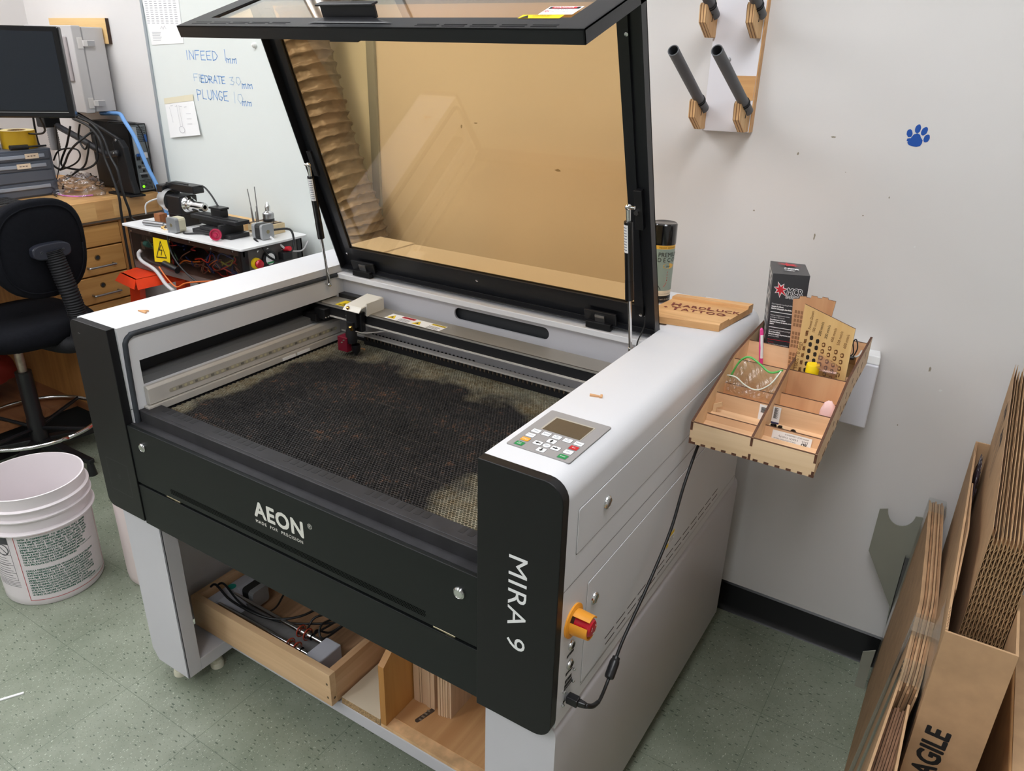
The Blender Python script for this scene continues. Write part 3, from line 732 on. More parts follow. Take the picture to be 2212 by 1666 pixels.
sbox(m, TP, .548, .694, .172, .190, -.028, -.024)
link('handle', m, mat('handle_black', (24, 24, 28), .4), lid, bevel=.001)
link('latch', sbox(MB(), TP, .600, .672, LT-.02, LT-.004, T-.002, T+.004), PLASTB, lid)
def sk(a, b): return TP(a, b, -.0004)
def lab(mb, x0, s0, x1, s1, k=0): return mb.quad(TP(x0, s0, -.0004-k), TP(x1, s0, -.0004-k), TP(x1, s1, -.0004-k), TP(x0, s1, -.0004-k))
m = MB(); m.m = 0; lab(m, 1.028, .162, 1.093, .118)
m.m = 1; lab(m, 1.031, .132, 1.090, .121, .0003); m.m = 2; m.prism([], 'x', 0, 0) if False else lab(m, 1.037, .131, 1.084, .122, .0006)
m.m = 0; text(m, 'DANGER', .0095, TP(1.0605, .1305, -.001), (1, 0, 0), -e2, 'CENTER', bold=.0002)
m.m = 2; text(m, '*', .03, TP(1.031, .162, -.0012), (1, 0, 0), -e2)
m.m = 1; text(m, 'LASER RADIATION', .0058, TP(1.044, .141, -.0008), (1, 0, 0), -e2, sx=.85); text(m, 'AVOID EYE OR SKIN EXPOSURE\nTO DIRECT OR SCATTERED RADIATION', .0030, TP(1.044, .147, -.0008), (1, 0, 0), -e2, sx=.8)
link('warning_label', m, [PAPER, INKB, REDP], lid, label='white and red DANGER label')
m = MB(); m.m = 0; lab(m, 1.000, .182, 1.080, .163); m.m = 1
for z in (0,): m.add([TP(1.004, .181, -.0008), TP(1.020, .181, -.0008), TP(1.012, .166, -.0008)], [(0, 1, 2)])
xz = None
text(m, 'LASER RADIATION\nAVOID EXPOSURE', .0045, TP(1.024, .170, -.0008), (1, 0, 0), -e2, sx=.9)
link('warning_label', m, [YEL, INKB], lid, label='yellow warning label')
for (x, s) in ((.649, .047), (1.110, .044), (.190, .048), (1.114, .663)):
    p = Vector(LP(x, s, .010)); link('screw', MB().lathe([(.004, 0), (.0038, .002), (.0001, .0028)], p, 12, n1), CHROME, lid, smooth=30)
link('strut_bracket', sbox(MB(), LP, 1.112, 1.130, .27, .36, .003, .016), BLACKM, lid, bevel=.001); link('strut_bracket', sbox(MB(), LP, .170, .186, .29, .36, .003, .016), BLACKM, lid, bevel=.001)
p = Vector(LP(1.118, .312, .016)); link('bolt', MB().cyl(p, p+n1*.006, .0055, n=6), CHROME, lid)
# hinges
for x in (.205, .965):
    m = MB(); sbox(m, LP, x, x+.085, -.004, .034, T-.010, T-.004)
    hg = link('hinge', m, BLACKM, lc, bevel=.001)
    link('hinge_block', MB().box((x+.010, .708, 1.060), (x+.075, .726, 1.076)).cyl((x+.006, .728, 1.078), (x+.079, .728, 1.078), .006, n=12), BLACK, hg, bevel=.0008)
    m = MB(); sbox(m, LP, x+.030, x+.055, .008, .026, T-.004, T-.001); link('hinge_plate', m, STEEL, hg)
# sheet behind the bottom of the lid
link('hinge_strip', MB().box((lx0, .735, 1.0755), (lx1, .752, 1.078)), BLACKM, lc)
# gas struts
def strut(top, bot, side):
    top = Vector(top); bot = Vector(bot); d = (bot-top).normalized()
    s = link('gas_strut', MB().cyl(top+d*.030, top+d*.205, .0092, n=20).cyl(top+d*.160, top+d*.205, .0096, n=20), mat('strut_black', (16, 16, 18), .25), lc, smooth=35)
    link('rod', MB().cyl(top+d*.205, bot-d*.012, .0040, n=14), CHROME, s, smooth=35)
    for p in (top, bot):
        link('ball_joint', MB().sphere(p, .0072).cyl(p, p+(d if p is top else -d)*.032, .0055, .0050, n=14).cyl(p, p+Vector((side*.014, 0, 0)), .0035, n=10), CHROME, s, smooth=40)
    # printed label on the tube
    a = Vector((side*-.45, -.9, 0)).normalized(); a = (a-d*a.dot(d)).normalized(); b = d.cross(a)
    m = MB(); m.m = 0
    m.grid(lambda u, v: top+d*(.035+v*.060)+(a*math.cos((u-.5)*1.5)+b*math.sin((u-.5)*1.5))*.0095, 8, 1)
    m.m = 1
    for k in range(9): m.grid(lambda u, v: top+d*(.040+k*.006+v*.0016)+(a*math.cos((u-.5)*1.0)+b*math.sin((u-.5)*1.0))*.0097, 6, 1)
    link('strut_label', m, [PAPER, KT], s)
strut((.184, .603, 1.378), (.170, .657, 1.036), -1); strut((1.132, .546, 1.389), (1.136, .620, 1.040), 1)
link('sensor_cable', MB().tube([(1.128, .70, 1.12), (1.126, .705, 1.09), (1.118, .695, 1.055), (1.116, .700, 1.02)], .0018, 6), CABLE, lc, smooth=True)
# base frame
bf = MB()
bf.prism([(.008, .085), (.030, .05), (.164, .05), (.164, .585), (.008, .585)], 'y', .025, .030)
bf.box((.159, .025, .05), (.164, .068, .585)); bf.box((.008, .030, .09), (.012, 1.08, .585)); bf.box((.008, 1.04, .05), (.164, 1.083, .585))
bf.box((.03, .068, .05), (.164, 1.04, .09)); 
bf.box((.164, .170, .05), (1.158, .200, .090)); bf.box((.164, 1.04, .05), (1.158, 1.07, .09)); bf.box((.164, 1.06, .09), (1.158, 1.066, .575)); bf.box((.02, .03, .575), (1.15, 1.06, .585))
bf.box((.012, .030, .05), (.16, .040, .09))
link('base_frame', bf, WHITE2, lc, bevel=.0015)
r2 = .030
m = MB().prism([(1.155, .05), (1.284, .05), (W, .085)] + arc(W-r2, .575-r2-.002, r2, 0, 90, 8) + [(1.155, .573)], 'y', .025, 1.083)
link('base_cabinet', m, WHITE2, lc, smooth=35)
for (x, y) in ((.136, .133), (.075, .055), (.13, .98), (1.2, .06), (1.2, 1.0)):
    m = MB(); m.lathe([(.010, .05), (.010, .035), (.016, .028), (.016, .018)], (x, y, 0), 14); m.lathe([(.0001, .018), (.017, .018), (.019, .012), (.019, .0), (.0001, 0)], (x, y, 0), 18)
    link('levelling_foot', m, mat('foot_cream', (210, 206, 186), .6), lc, smooth=30)
# ============================================================ left side: bench, computer, wall
BUTCH = wood('butcher_block', (222, 178, 118), (196, 148, 90), 'y', 1, .45, fine=30)
OAK = wood('oak_cabinet', (206, 156, 92), (184, 132, 70), 'y', 1, .5, fine=40)
OAKV = wood('oak_cabinet_side', (198, 142, 80), (170, 116, 60), 'z', 1, .55, fine=30)
BROWNW = wood('brown_shelf_wood', (160, 108, 70), (124, 78, 48), 'x', 1, .5, fine=30)
t = thing('workbench', 'wooden workbench with butcher block top and oak drawers along the left', 'workbench', (-1.8, .3, 0))
m = MB()
y = -.9; k = 0
while y < 1.2:   # glued blocks of slightly different tone at the front edge
    L_ = random.uniform(.07, .16); m.m = k % 2; m.box((-2.2, y, .977), (-1.411, min(1.2, y+L_), 1.055)); y += L_; k += 1
link('benchtop', m, [BUTCH, wood('butcher_block_dark', (214, 166, 108), (186, 138, 82), 'y', 1, .45, fine=26)], t)
link('under_strip', MB().box((-2.2, -.9, .967), (-1.418, 1.2, .977)), mat('strip_grey_brown', (128, 116, 100), .6), t)
m = MB().box((-2.15, .73, .178), (-1.445, .745, .967)).box((-2.15, 1.02, .178), (-1.445, 1.035, .967)).box((-2.15, .745, .178), (-2.13, 1.02, .967)).box((-2.13, .745, .178), (-1.47, 1.02, .19)).box((-1.46, .73, .178), (-1.432, .752, .967)).box((-1.46, 1.0, .178), (-1.432, 1.035, .967)).box((-1.46, .752, .958), (-1.434, 1.0, .967))
link('cabinet_carcass', m, OAKV, t)
for i, (a, b, lockit) in enumerate(((.868, .955, 0), (.748, .862, 1), (.628, .742, 1), (.50, .622, 1), (.20, .494, 0))):
    d = link('drawer', MB().box((-1.46, .755, a), (-1.430, .998, b)), OAK, t, bevel=.003)
    if lockit:
        zc = a+.038; 
        m = MB().tube([(-1.430, .826, zc), (-1.412, .826, zc), (-1.408, .832, zc), (-1.408, .934, zc), (-1.412, .940, zc), (-1.430, .940, zc)], .0045, 8, 3)
        link('drawer_pull', m, STEEL, d, smooth=True)
        link('key_lock', MB().lathe([(.012, 0), (.012, .002), (.009, .003), (.008, .0), (.0001, 0)], (-1.430, .877, a+.074), 20, (1, 0, 0)), mat('brass_lock', (130, 100, 60), .4, .7), d, smooth=30)
        link('keyhole', MB().lathe([(.0075, 0), (.0001, 0)], (-1.4285, .877, a+.074), 16, (1, 0, 0)), DARKIN, d)
link('lower_shelf', MB().box((-2.2, -.9, .140), (-1.575, .729, .177)).box((-2.2, .729, .140), (-1.44, 1.2, .177)), BROWNW, t)
link('plinth', MB().box((-2.2, -.9, 0), (-1.62, 1.2, .140)), mat('plinth_black', (16, 16, 18), .7), t)
link('end_leg', MB().box((-2.15, -.9, .177), (-1.60, -.82, .967)), OAKV, t)

# computer tower lying upright against the wall, its rear facing the laser cutter
t = thing('computer_tower', 'slim black desktop computer standing on the bench, its port side outward', 'computer', (-1.6, 1.17, 1.055))
x1 = -1.455; ya, yb = 1.137, 1.214; za, zb = 1.059, 1.343
link('case', MB().box((-1.75, ya, za), (x1, yb, zb)).box((-1.755, ya-.002, za), (x1-.01, ya, zb)), mat('computer_black', (9, 9, 10), .35, spec=.25), t, bevel=.002)
link('back_plate', MB().box((x1, ya+.004, za+.004), (x1+.001, yb-.004, zb-.004)), mat('zinc_plate', (112, 118, 120), .45, .2), t)
m = MB()
for i in range(7):
    for j in range(9): m.box((x1+.001, ya+.032+i*.0056, zb-.075+j*.0072), (x1+.0013, ya+.0355+i*.0056, zb-.0705+j*.0072))
for i in range(9):
    for j in range(7): m.box((x1+.001, ya+.010+i*.0062, za+.010+j*.006), (x1+.0013, ya+.014+i*.0062, za+.0142+j*.006))
link('vent_grille', m, mat('grille_black', (10, 12, 10), .6), t)
m = MB(); m.m = 0
m.box((x1+.001, ya+.006, zb-.125), (x1+.002, ya+.030, zb-.012)); m.box((x1+.001, ya+.012, za+.075), (x1+.002, yb-.010, za+.080)); m.box((x1+.001, ya+.012, za+.100), (x1+.002, yb-.010, za+.104))
m.m = 1
for (a, b, c, d) in ((.010, .135, .024, .150), (.030, .118, .050, .128), (.012, .10, .022, .112), (.03, .084, .038, .094), (.05, .085, .06, .095), (.018, .060, .045, .072)): m.box((x1+.001, ya+a, za+b), (x1+.006, ya+c, za+d))
m.m = 2
for k in range(3): m.box((x1+.001, ya+.012+k*.008, za+.150), (x1+.004, ya+.018+k*.008, za+.162))
m.box((x1+.001, yb-.020, zb-.075), (x1+.008, yb-.008, zb-.045))
m.m = 3; m.box((x1+.001, ya+.040, za+.143), (x1+.012, ya+.058, za+.165))
link('port_cluster', m, [mat('io_shield', (170, 176, 180), .4, .2), INKB, mat('port_blue', (40, 90, 160), .5), mat('plug_white', (225, 225, 225), .4)], t)
link('status_light', MB().lathe([(.006, 0), (.005, .001), (.0001, .0012)], (x1+.0012, ya+.022, za+.022), 14, (1, 0, 0)), mat('green_led', (120, 255, 20), .4, emit=1.6), t, label='glowing green light')
m = MB().box((-1.74, ya, 1.055), (-1.72, yb, 1.059)).box((-1.48, ya, 1.055), (-1.46, yb, 1.059)); link('foot_pad', m, RUBBER, t)

# monitor arm
t = thing('monitor_stand', 'black jointed metal monitor stand with a flat foot on the bench', 'monitor stand', (-1.47, 1.08, 1.055))
link('foot', MB().prism([(-1.545, 1.045), (-1.385, 1.045), (-1.372, 1.110), (-1.55, 1.128)], 'z', 1.055, 1.064), BLACK, t, bevel=.002)
m = MB(); m.prism([(-1.525, 1.064), (-1.385, 1.064), (-1.40, 1.12), (-1.415, 1.255), (-1.44, 1.285), (-1.475, 1.292), (-1.487, 1.27), (-1.475, 1.20), (-1.49, 1.12), (-1.525, 1.09)], 'y', 1.068, 1.098)
link('post', m, BLACK, t, bevel=.006)
link('lower_link', MB().tube([(-1.445, 1.062, 1.232), (-1.51, 1.06, 1.222), (-1.56, 1.058, 1.228), (-1.70, 1.056, 1.272), (-1.84, 1.055, 1.308), (-1.90, 1.055, 1.328)], .014, 10), mat('arm_black', (40, 40, 44), .4), t, smooth=True)
link('upper_link', MB().tube([(-1.452, 1.085, 1.283), (-1.54, 1.085, 1.312), (-1.70, 1.08, 1.365), (-1.80, 1.08, 1.39)], .0075, 8), BLACK, t, smooth=True)
for p in ((-1.452, 1.045, 1.233), (-1.452, 1.066, 1.283), (-1.86, 1.039, 1.318), (-1.885, 1.039, 1.328)): link('bolt', MB().lathe([(.006, 0), (.006, .002), (.0001, .003)], p, 10, (0, -1, 0)), CHROME, t)
link('head', MB().box((-1.93, 1.0, 1.31), (-1.86, 1.07, 1.45)), BLACK, t, bevel=.004)

# monitor
t = thing('monitor', 'large black computer screen, turned off, hung over the bench', 'monitor', (-1.6, .69, 1.38))
dr = Vector((-.72, -.694, 0)).normalized(); nrm = Vector((dr.y*-1, dr.x, 0)); nrm = Vector((.694, -.72, 0)).normalized()
P0 = Vector((-1.398, .885, 0))
def MP(a, h, n): p = P0+dr*a+nrm*n; return (p.x, p.y, h)
def mbox(mb, a0, a1, h0, h1, n0, n1_): return mb.hexa([MP(a1, h0, n1_), MP(a0, h0, n1_), MP(a0, h0, n0), MP(a1, h0, n0), MP(a1, h1, n1_), MP(a0, h1, n1_), MP(a0, h1, n0), MP(a1, h1, n0)])
m = MB(); mbox(m, 0, .55, 1.384, 1.712, -.035, 0)
hs = link('housing', m, mat('gloss_black', (14, 14, 17), .12), t, bevel=.006)
link('screen_panel', mbox(MB(), .022, .528, 1.412, 1.694, 0, .0008), mat('screen_off', (24, 30, 38), .22), t)
link('chin_strip', mbox(MB(), .02, .53, 1.4045, 1.4065, 0, .002), CHROME, t, label='thin bright strip under the screen')

# electrical enclosure
t = thing('electrical_enclosure', 'grey wall-mounted control box with steel latches behind the monitor', 'control box', (-1.8, 1.15, 1.38))
ENC = mat('enclosure_grey', (196, 193, 192), .45, var=.03, vs=4)
xr = -1.633
link('box_body', MB().box((-2.0, 1.112, 1.384), (xr, 1.205, 1.718)), ENC, t, bevel=.004)
link('box_door', MB().box((-2.0, 1.066, 1.380), (xr+.004, 1.106, 1.722)), ENC, t, bevel=.004)
link('door_seal', MB().box((-1.99, 1.105, 1.386), (xr-.001, 1.113, 1.716)), mat('seal_grey', (150, 148, 148), .6), t)
for z in (1.42, 1.655):
    l = link('latch', MB().box((xr+.004, 1.080, z-.022), (xr+.008, 1.104, z+.022)).box((xr+.004, 1.100, z-.012), (xr+.018, 1.150, z+.012)), mat('latch_white', (214, 210, 206), .4), t, bevel=.002)
    link('latch_clip', MB().box((xr+.018, 1.118, z-.010), (xr+.0195, 1.148, z+.010)), STEEL, l)
link('handle_plate', MB().box((-1.730, 1.058, 1.505), (-1.672, 1.066, 1.680)), mat('handle_grey', (168, 160, 160), .4), t, bevel=.006)
m = MB().box((-2.04, 1.207, 1.655), (-1.607, YW, 1.754)); m.m = 1; m.box((-1.607, 1.207, 1.655), (-1.605, YW, 1.754))  # right edge of the board in a darker brown than its face
single('backing_board', m, [wood('pale_board', (236, 200, 140), (222, 184, 124), 'x', 1, .5), mat('dark_board_edge', (60, 40, 28), .7)], 'pale plywood board fixed to the wall behind the grey control box', 'board')

# whiteboard with the writing
WBM = mat('whiteboard_surface', (222, 227, 224), .3, var=.02, vs=3)
t = thing('whiteboard', 'tall whiteboard with faded blue marker notes behind the laser cutter', 'whiteboard', (-.7, YW, .6))
link('board', MB().box((-1.345, YW-.006, .35), (-.145, YW-.0005, 2.35)), WBM, t)
FRM = mat('board_trim', (170, 178, 184), .4, .5)
link('edge_trim', MB().box((-1.352, YW-.011, .35), (-1.338, YW-.0005, 2.35)), FRM, t); link('edge_trim', MB().box((-.150, YW-.011, .35), (-.116, YW-.0005, 2.35)), FRM, t)
MK = mat('blue_marker', (118, 160, 214), .7); MKP = mat('faded_blue_marker', (178, 200, 222), .7)
def stroke_text(mb, s, x, z, h, wd, th, gap=.25):
    """hand-drawn capitals from strokes, on the wall plane"""
    G = {'I': [[(.5, 0), (.5, 1)]], 'N': [[(0, 0), (0, 1), (.9, 0), (.9, 1)]], 'F': [[(0, 0), (.05, 1), (.9, 1.02)], [(.03, .5), (.7, .55)]], 'E': [[(.9, 1), (0, .95), (0, .02), (.9, 0)], [(0, .5), (.7, .52)]],
         'D': [[(0, 0), (.0, 1), (.6, .9), (1., .5), (.6, .08), (0, 0)]], 'R': [[(0, 0), (0, 1), (.8, .85), (.7, .55), (0, .5), (.9, 0)]], 'A': [[(0, 0), (.5, 1), (1, 0)], [(.2, .4), (.8, .4)]], 'T': [[(0, 1), (1, 1)], [(.5, 1), (.5, 0)]],
         'P': [[(0, -.2), (0, 1), (.8, .85), (.7, .5), (0, .45)]], 'L': [[(.1, 1), (0, .05), (.8, 0)]], 'U': [[(0, 1), (.05, .15), (.5, 0), (.9, .2), (.9, 1)]], 'G': [[(.9, .85), (.4, 1), (0, .6), (.1, .1), (.6, 0), (.9, .3), (.5, .45)]],
         '1': [[(.5, 0), (.5, 1.15)]], '3': [[(0, .95), (.7, 1), (.3, .55), (.9, .35), (.6, 0), (0, .05)]], '0': [[(.5, 0), (0, .4), (.2, .95), (.7, 1), (1, .5), (.5, 0)]], 'm': [[(0, 0), (.05, .5), (.3, .4), (.35, 0)], [(.35, .4), (.65, .5), (.7, 0)]], ' ': []}
    for ch in s:
        k = .62 if ch == 'm' else 1
        for st in G[ch]:
            pts = [(x+px*wd+random.uniform(-.001, .001), z+pz*h+random.uniform(-.001, .001)) for px, pz in st]
            xz_line(mb, pts, th, YW-.0062, False, .0002)
        x += wd*(1+gap)*(.85 if ch in 'I1 ' else (.8 if ch == 'm' else 1))
    return mb
m = MB(); m.m = 0; stroke_text(m, 'INFEED', -1.118, 1.607, .032, .028, .0032); stroke_text(m, '1', -.885, 1.608, .034, .02, .003); stroke_text(m, 'mm', -.868, 1.600, .030, .032, .0035)
m.m = 0; link('marker_writing', m, [MK, MKP], t, label='blue handwriting reading INFEED 1mm'); m = MB(); m.m = 1; stroke_text(m, 'FE', -1.080, 1.528, .026, .028, .003); m.m = 0; stroke_text(m, 'EDRATE', -1.036, 1.524, .026, .020, .0036); m.m = 1; stroke_text(m, '30', -.864, 1.522, .028, .028, .0028); m.m = 0; stroke_text(m, 'mm', -.797, 1.513, .030, .034, .0035)
link('marker_writing', m, [MK, MKP], t, label='blue handwriting reading FEEDRATE 30mm'); m = MB(); stroke_text(m, 'PLUNGE', -1.072, 1.462, .034, .026, .0034); m.m = 1; stroke_text(m, '10', -.862, 1.456, .034, .030, .0028); m.m = 0; stroke_text(m, 'mm', -.805, 1.450, .030, .030, .0033)
link('marker_writing', m, [MK, MKP], t, label='blue handwriting reading PLUNGE 10mm')
# papers
m = MB(); m.m = 0
def wq(mb, pts, y): mb.add([(a, y, b) for a, b in pts], [(0, 1, 2, 3)])
m.hexa([(-1.318, YW-.008, 1.655), (-1.112, YW-.008, 1.665), (-1.112, YW-.0065, 1.665), (-1.318, YW-.0065, 1.655), (-1.345, YW-.008, 1.87), (-1.105, YW-.008, 1.88), (-1.105, YW-.0065, 1.88), (-1.345, YW-.0065, 1.87)])
m.m = 1
for i in range(17):
    z = 1.735+i*.0078
    for c in range(7):
        x = -1.325+c*.030+(1.735-z)*-.02; wq(m, [(x, z), (x+.016+.004*((i+c) % 2), z), (x+.016, z+.0022), (x, z+.0022)], YW-.0083)
for i in range(6): wq(m, [(-1.305, 1.672+i*.006), (-1.255+.004*(i % 3), 1.672+i*.006), (-1.255+.004*(i % 3), 1.6735+i*.006), (-1.305, 1.6735+i*.006)], YW-.0083)
xz_line(m, [(-1.245, 1.716), (-1.235, 1.724), (-1.228, 1.714), (-1.218, 1.726), (-1.21, 1.716)], .0012, YW-.0083, False)
single('chart_sheet', m, [PAPER, mat('small_print', (165, 165, 170), .7)], 'printed table of tiny figures taped to the top left of the whiteboard', 'paper')
m = MB(); m.m = 0
m.hexa([(-1.281, YW-.014, 1.296), (-1.075, YW-.017, 1.322), (-1.075, YW-.0155, 1.322), (-1.281, YW-.0125, 1.296), (-1.291, YW-.0085, 1.437), (-1.100, YW-.0085, 1.462), (-1.100, YW-.007, 1.462), (-1.291, YW-.007, 1.437)])
m.m = 1; yy = YW-.0145
xz_line(m, [(-1.205, 1.43), (-1.20, 1.35)], .0012, yy, False); xz_line(m, [(-1.19, 1.43), (-1.185, 1.35)], .0012, yy, False)
xz_line(m, [(-1.19+.018*math.cos(a*.5), 1.335+.013*math.sin(a*.5)) for a in range(13)], .0014, yy-.002)
for i in range(4): xz_line(m, [(-1.25+.03*i, 1.425), (-1.235+.03*i, 1.427)], .0012, yy+.002, False)
for i in range(3): xz_line(m, [(-1.15, 1.40-.02*i), (-1.12, 1.402-.02*i)], .001, yy, False)
xz_line(m, [(-1.255, 1.42), (-1.245, 1.36)], .001, yy, False)
m.m = 2; m.hexa([(-1.292, YW-.0098, 1.430), (-1.098, YW-.0098, 1.453), (-1.098, YW-.0092, 1.453), (-1.292, YW-.0092, 1.430), (-1.292, YW-.0098, 1.452), (-1.098, YW-.0098, 1.477), (-1.098, YW-.0092, 1.477), (-1.292, YW-.0092, 1.452)])
single('sketch_sheet', m, [PAPER, mat('pencil_grey', (150, 150, 156), .7), mat('masking_tape', (224, 216, 190), .6)], 'white paper with a faint pencil sketch, taped to the lower left of the whiteboard', 'paper')
single('magnet', MB().lathe([(.0001, .014), (.006, .012), (.010, .006), (.011, 0)], (-.700, YW-.006, 1.664), 16, (0, -1, 0)), mat('magnet_white', (236, 236, 230), .4), 'small white round magnet near the open lid on the whiteboard', 'magnet', smooth=True)

# blue cable and tangle of black leads
single('blue_cable', MB().tube([(-1.70, 1.17, 1.372), (-1.60, 1.165, 1.378), (-1.53, 1.155, 1.378), (-1.461, 1.125, 1.358), (-1.385, 1.115, 1.288), (-1.350, 1.125, 1.178), (-1.325, 1.14, 1.095), (-1.305, 1.15, .98), (-1.30, 1.18, .55), (-1.31, 1.19, .012)], .0085, 10), mat('blue_jacket', (110, 160, 220), .45), 'thick light blue cable dropping from the control box past the computer', 'cable', smooth=True)
def cable(pts, r, label, name='cable'):
    return single(name, MB().tube(pts, r, 7), CABLE, label, 'cable', smooth=True)
cable([(-1.60, 1.0, 1.372), (-1.495, 1.0, 1.351), (-1.433, 1.0, 1.303), (-1.405, 1.0, 1.23), (-1.37, 1.0, 1.177), (-1.36, 1.0, 1.09), (-1.355, 1.01, 1.02), (-1.35, 1.02, .97), (-1.25, 1.05, .955)], .0055, 'black lead running from behind the monitor down across the bench corner, right of its pair')
cable([(-1.60, .985, 1.366), (-1.49, .98, 1.344), (-1.427, .98, 1.299), (-1.41, .98, 1.222), (-1.385, .98, 1.161), (-1.36, .98, 1.07), (-1.365, .98, 1.0), (-1.37, .98, .80), (-1.38, .99, .012)], .0055, 'black lead hanging straight down over the bench edge, left of its pair')
cable([(-1.99, .80, 1.32), (-1.942, .85, 1.309), (-1.823, .85, 1.306), (-1.649, .85, 1.310), (-1.56, .84, 1.330), (-1.50, .80, 1.384)], .004, 'black lead sagging under the monitor in front of the yellow tape roll')
cable([(-1.844, .95, 1.385), (-1.854, .95, 1.276), (-1.838, .95, 1.228), (-1.789, .95, 1.177), (-1.72, .95, 1.152), (-1.674, .95, 1.178), (-1.621, .95, 1.228), (-1.56, .96, 1.272), (-1.54, 1.03, 1.32)], .0045, 'black lead looping low beside the grey small-parts drawers')
cable([(-1.66, 1.0, 1.33), (-1.70, .99, 1.25), (-1.758, .98, 1.168), (-1.673, .98, 1.155), (-1.60, 1.0, 1.160), (-1.555, 1.03, 1.20), (-1.56, 1.04, 1.30)], .0045, 'black lead tangled just above the clear bag')
cable([(-1.774, .96, 1.184), (-1.723, .96, 1.226), (-1.637, .96, 1.245), (-1.577, .965, 1.243), (-1.577, .97, 1.214), (-1.634, .97, 1.179), (-1.76, .97, 1.142)], .0035, 'thin black lead coiled in a small loop left of the monitor arm')
cable([(-1.62, 1.02, 1.34), (-1.65, 1.02, 1.28), (-1.60, 1.01, 1.24), (-1.56, 1.01, 1.27), (-1.60, 1.0, 1.18), (-1.67, .99, 1.14), (-1.73, .97, 1.10), (-1.75, .96, 1.063)], .004, 'black lead knotted behind the monitor arm and ending on the bench')
cable([(-1.66, .94, 1.34), (-1.68, .94, 1.25), (-1.70, .94, 1.17), (-1.735, .92, 1.08), (-1.74, .90, 1.060), (-1.62, .86, 1.059)], .002, 'very thin black lead draped over the clear bag')
cable([(-1.56, 1.12, 1.345), (-1.53, 1.10, 1.352), (-1.46, 1.14, 1.348), (-1.43, 1.17, 1.33), (-1.425, 1.19, 1.20), (-1.42, 1.19, 1.06)], .0025, 'thin black lead curving over the top of the computer')
# small parts drawers
t = thing('small_parts_cabinet', 'dark grey metal chest of narrow drawers with paper tags on the bench', 'drawer unit', (-1.82, .68, 1.055))
CG2 = mat('cabinet_grey_paint', (86, 92, 104), .45, var=.06, vs=6)
link('case', MB().box((-1.96, .44, 1.055), (-1.694, .915, 1.247)), CG2, t, bevel=.003)
RAILG = mat('rail_light_grey', (160, 168, 182), .4, .3); TAGM = mat('tag_cream', (232, 214, 190), .6)
for i, (a, b) in enumerate(((1.206, 1.238), (1.165, 1.200), (1.120, 1.160), (1.062, 1.114))):
    d = link('drawer', MB().box((-1.694, .452, a), (-1.688, .902, b)), CG2, t, bevel=.0015)
    if i != 2: link('drawer_rail', MB().box((-1.688, .46, b-.024), (-1.682, .880, b-.010)), RAILG, d, bevel=.002)
    for y in ((.80, .55), (.76, .57), (.60,), ())[i]:
        mm = MB(); mm.m = 0; mm.box((-1.682, y, b-.026), (-1.6812, y+.055, b-.006)); mm.m = 1
        for q in range(3): mm.box((-1.6811, y+.010+q*.012, b-.018), (-1.6809, y+.018+q*.012, b-.014))
        link('paper_tag', mm, [TAGM, mat('tag_ink', (120, 100, 90), .7)], d)
# tape roll, bottle, marker, conduit
t = thing('tape_roll', 'large roll of yellow tape standing on the grey small-parts drawers', 'tape', (-1.775, .835, 1.247))
link('tape_winding', MB().lathe([(.030, 0), (.066, 0), (.066, .070), (.030, .070), (.030, 0)], (-1.775, .835, 1.2475), 36), mat('tape_yellow', (224, 178, 30), .4), t, smooth=35)
link('tape_face', MB().lathe([(.034, .0706), (.065, .0706)], (-1.775, .835, 1.2475), 36), mat('tape_cream_face', (236, 216, 150), .6), t)
link('cardboard_core', MB().lathe([(.030, .001), (.030, .071), (.034, .071)], (-1.775, .835, 1.2475), 30), mat('core_brown', (150, 110, 84), .8), t)
t = thing('spray_bottle', 'white bottle with a blue base at the left picture edge beside the tape roll', 'bottle', (-1.795, .735, 1.247))
link('bottle', MB().lathe([(.0001, .018), (.026, .018), (.028, .03), (.028, .09), (.018, .11), (.010, .12), (.0001, .12)], (-1.795, .735, 1.2475), 24), mat('bottle_white', (226, 226, 236), .3), t, smooth=40)
link('base', MB().lathe([(.0001, 0), (.028, 0), (.029, .018), (.0001, .018)], (-1.795, .735, 1.2475), 24), mat('bottle_blue', (40, 60, 150), .35), t, smooth=40)
m = MB().cyl((-1.703, .76, 1.258), (-1.703, .83, 1.257), .010, .009, n=12).cyl((-1.703, .83, 1.257), (-1.703, .905, 1.256), .004, n=10)
single('screwdriver', m, PLASTB, 'dark hand tool lying along the front of the grey small-parts drawers', 'tool', smooth=35)
m = MB(); pr = []
for i in range(40): pr += [(.020+(.003 if i % 2 else 0), i*.005)]
single('flexible_conduit', m.lathe(pr, (-1.985, 1.09, 1.20), 16), mat('conduit_grey', (140, 140, 142), .5), 'grey ribbed conduit standing behind the tape roll', 'conduit', smooth=True)
# bag of parts
def crumple(cx, cy, cz, rx, ry, rz, amp, seed, nu=48, nv=24, flat=True):
    rnd = random.Random(seed); from mathutils import noise as nz
    m = MB()
    def f(u, v):
        a = 2*math.pi*u; b = math.pi*v/2 if flat else math.pi*v
        p = Vector((math.cos(a)*math.sin(b+.001), math.sin(a)*math.sin(b+.001), math.cos(b)))
        k = 1+amp*nz.noise(p*3.1+Vector((seed, 0, 0)))+amp*.6*abs(nz.noise(p*8+Vector((0, seed, 0))))
        z = cz+max(0, p.z)*rz*k if flat else cz+p.z*rz*k
        return (cx+p.x*rx*k, cy+p.y*ry*k, z)
    return m.grid(f, nu, nv)
CLEAR = glassy('clear_bag_film', (238, 238, 242), spec=2.2, rough=.12)
t = thing('parts_bag', 'clear zip bag of light wood bits with a pink seal, lying on the bench', 'plastic bag', (-1.68, .98, 1.056))
link('film', crumple(-1.66, .985, 1.057, .125, .10, .066, .45, 3), CLEAR, t, smooth=True)
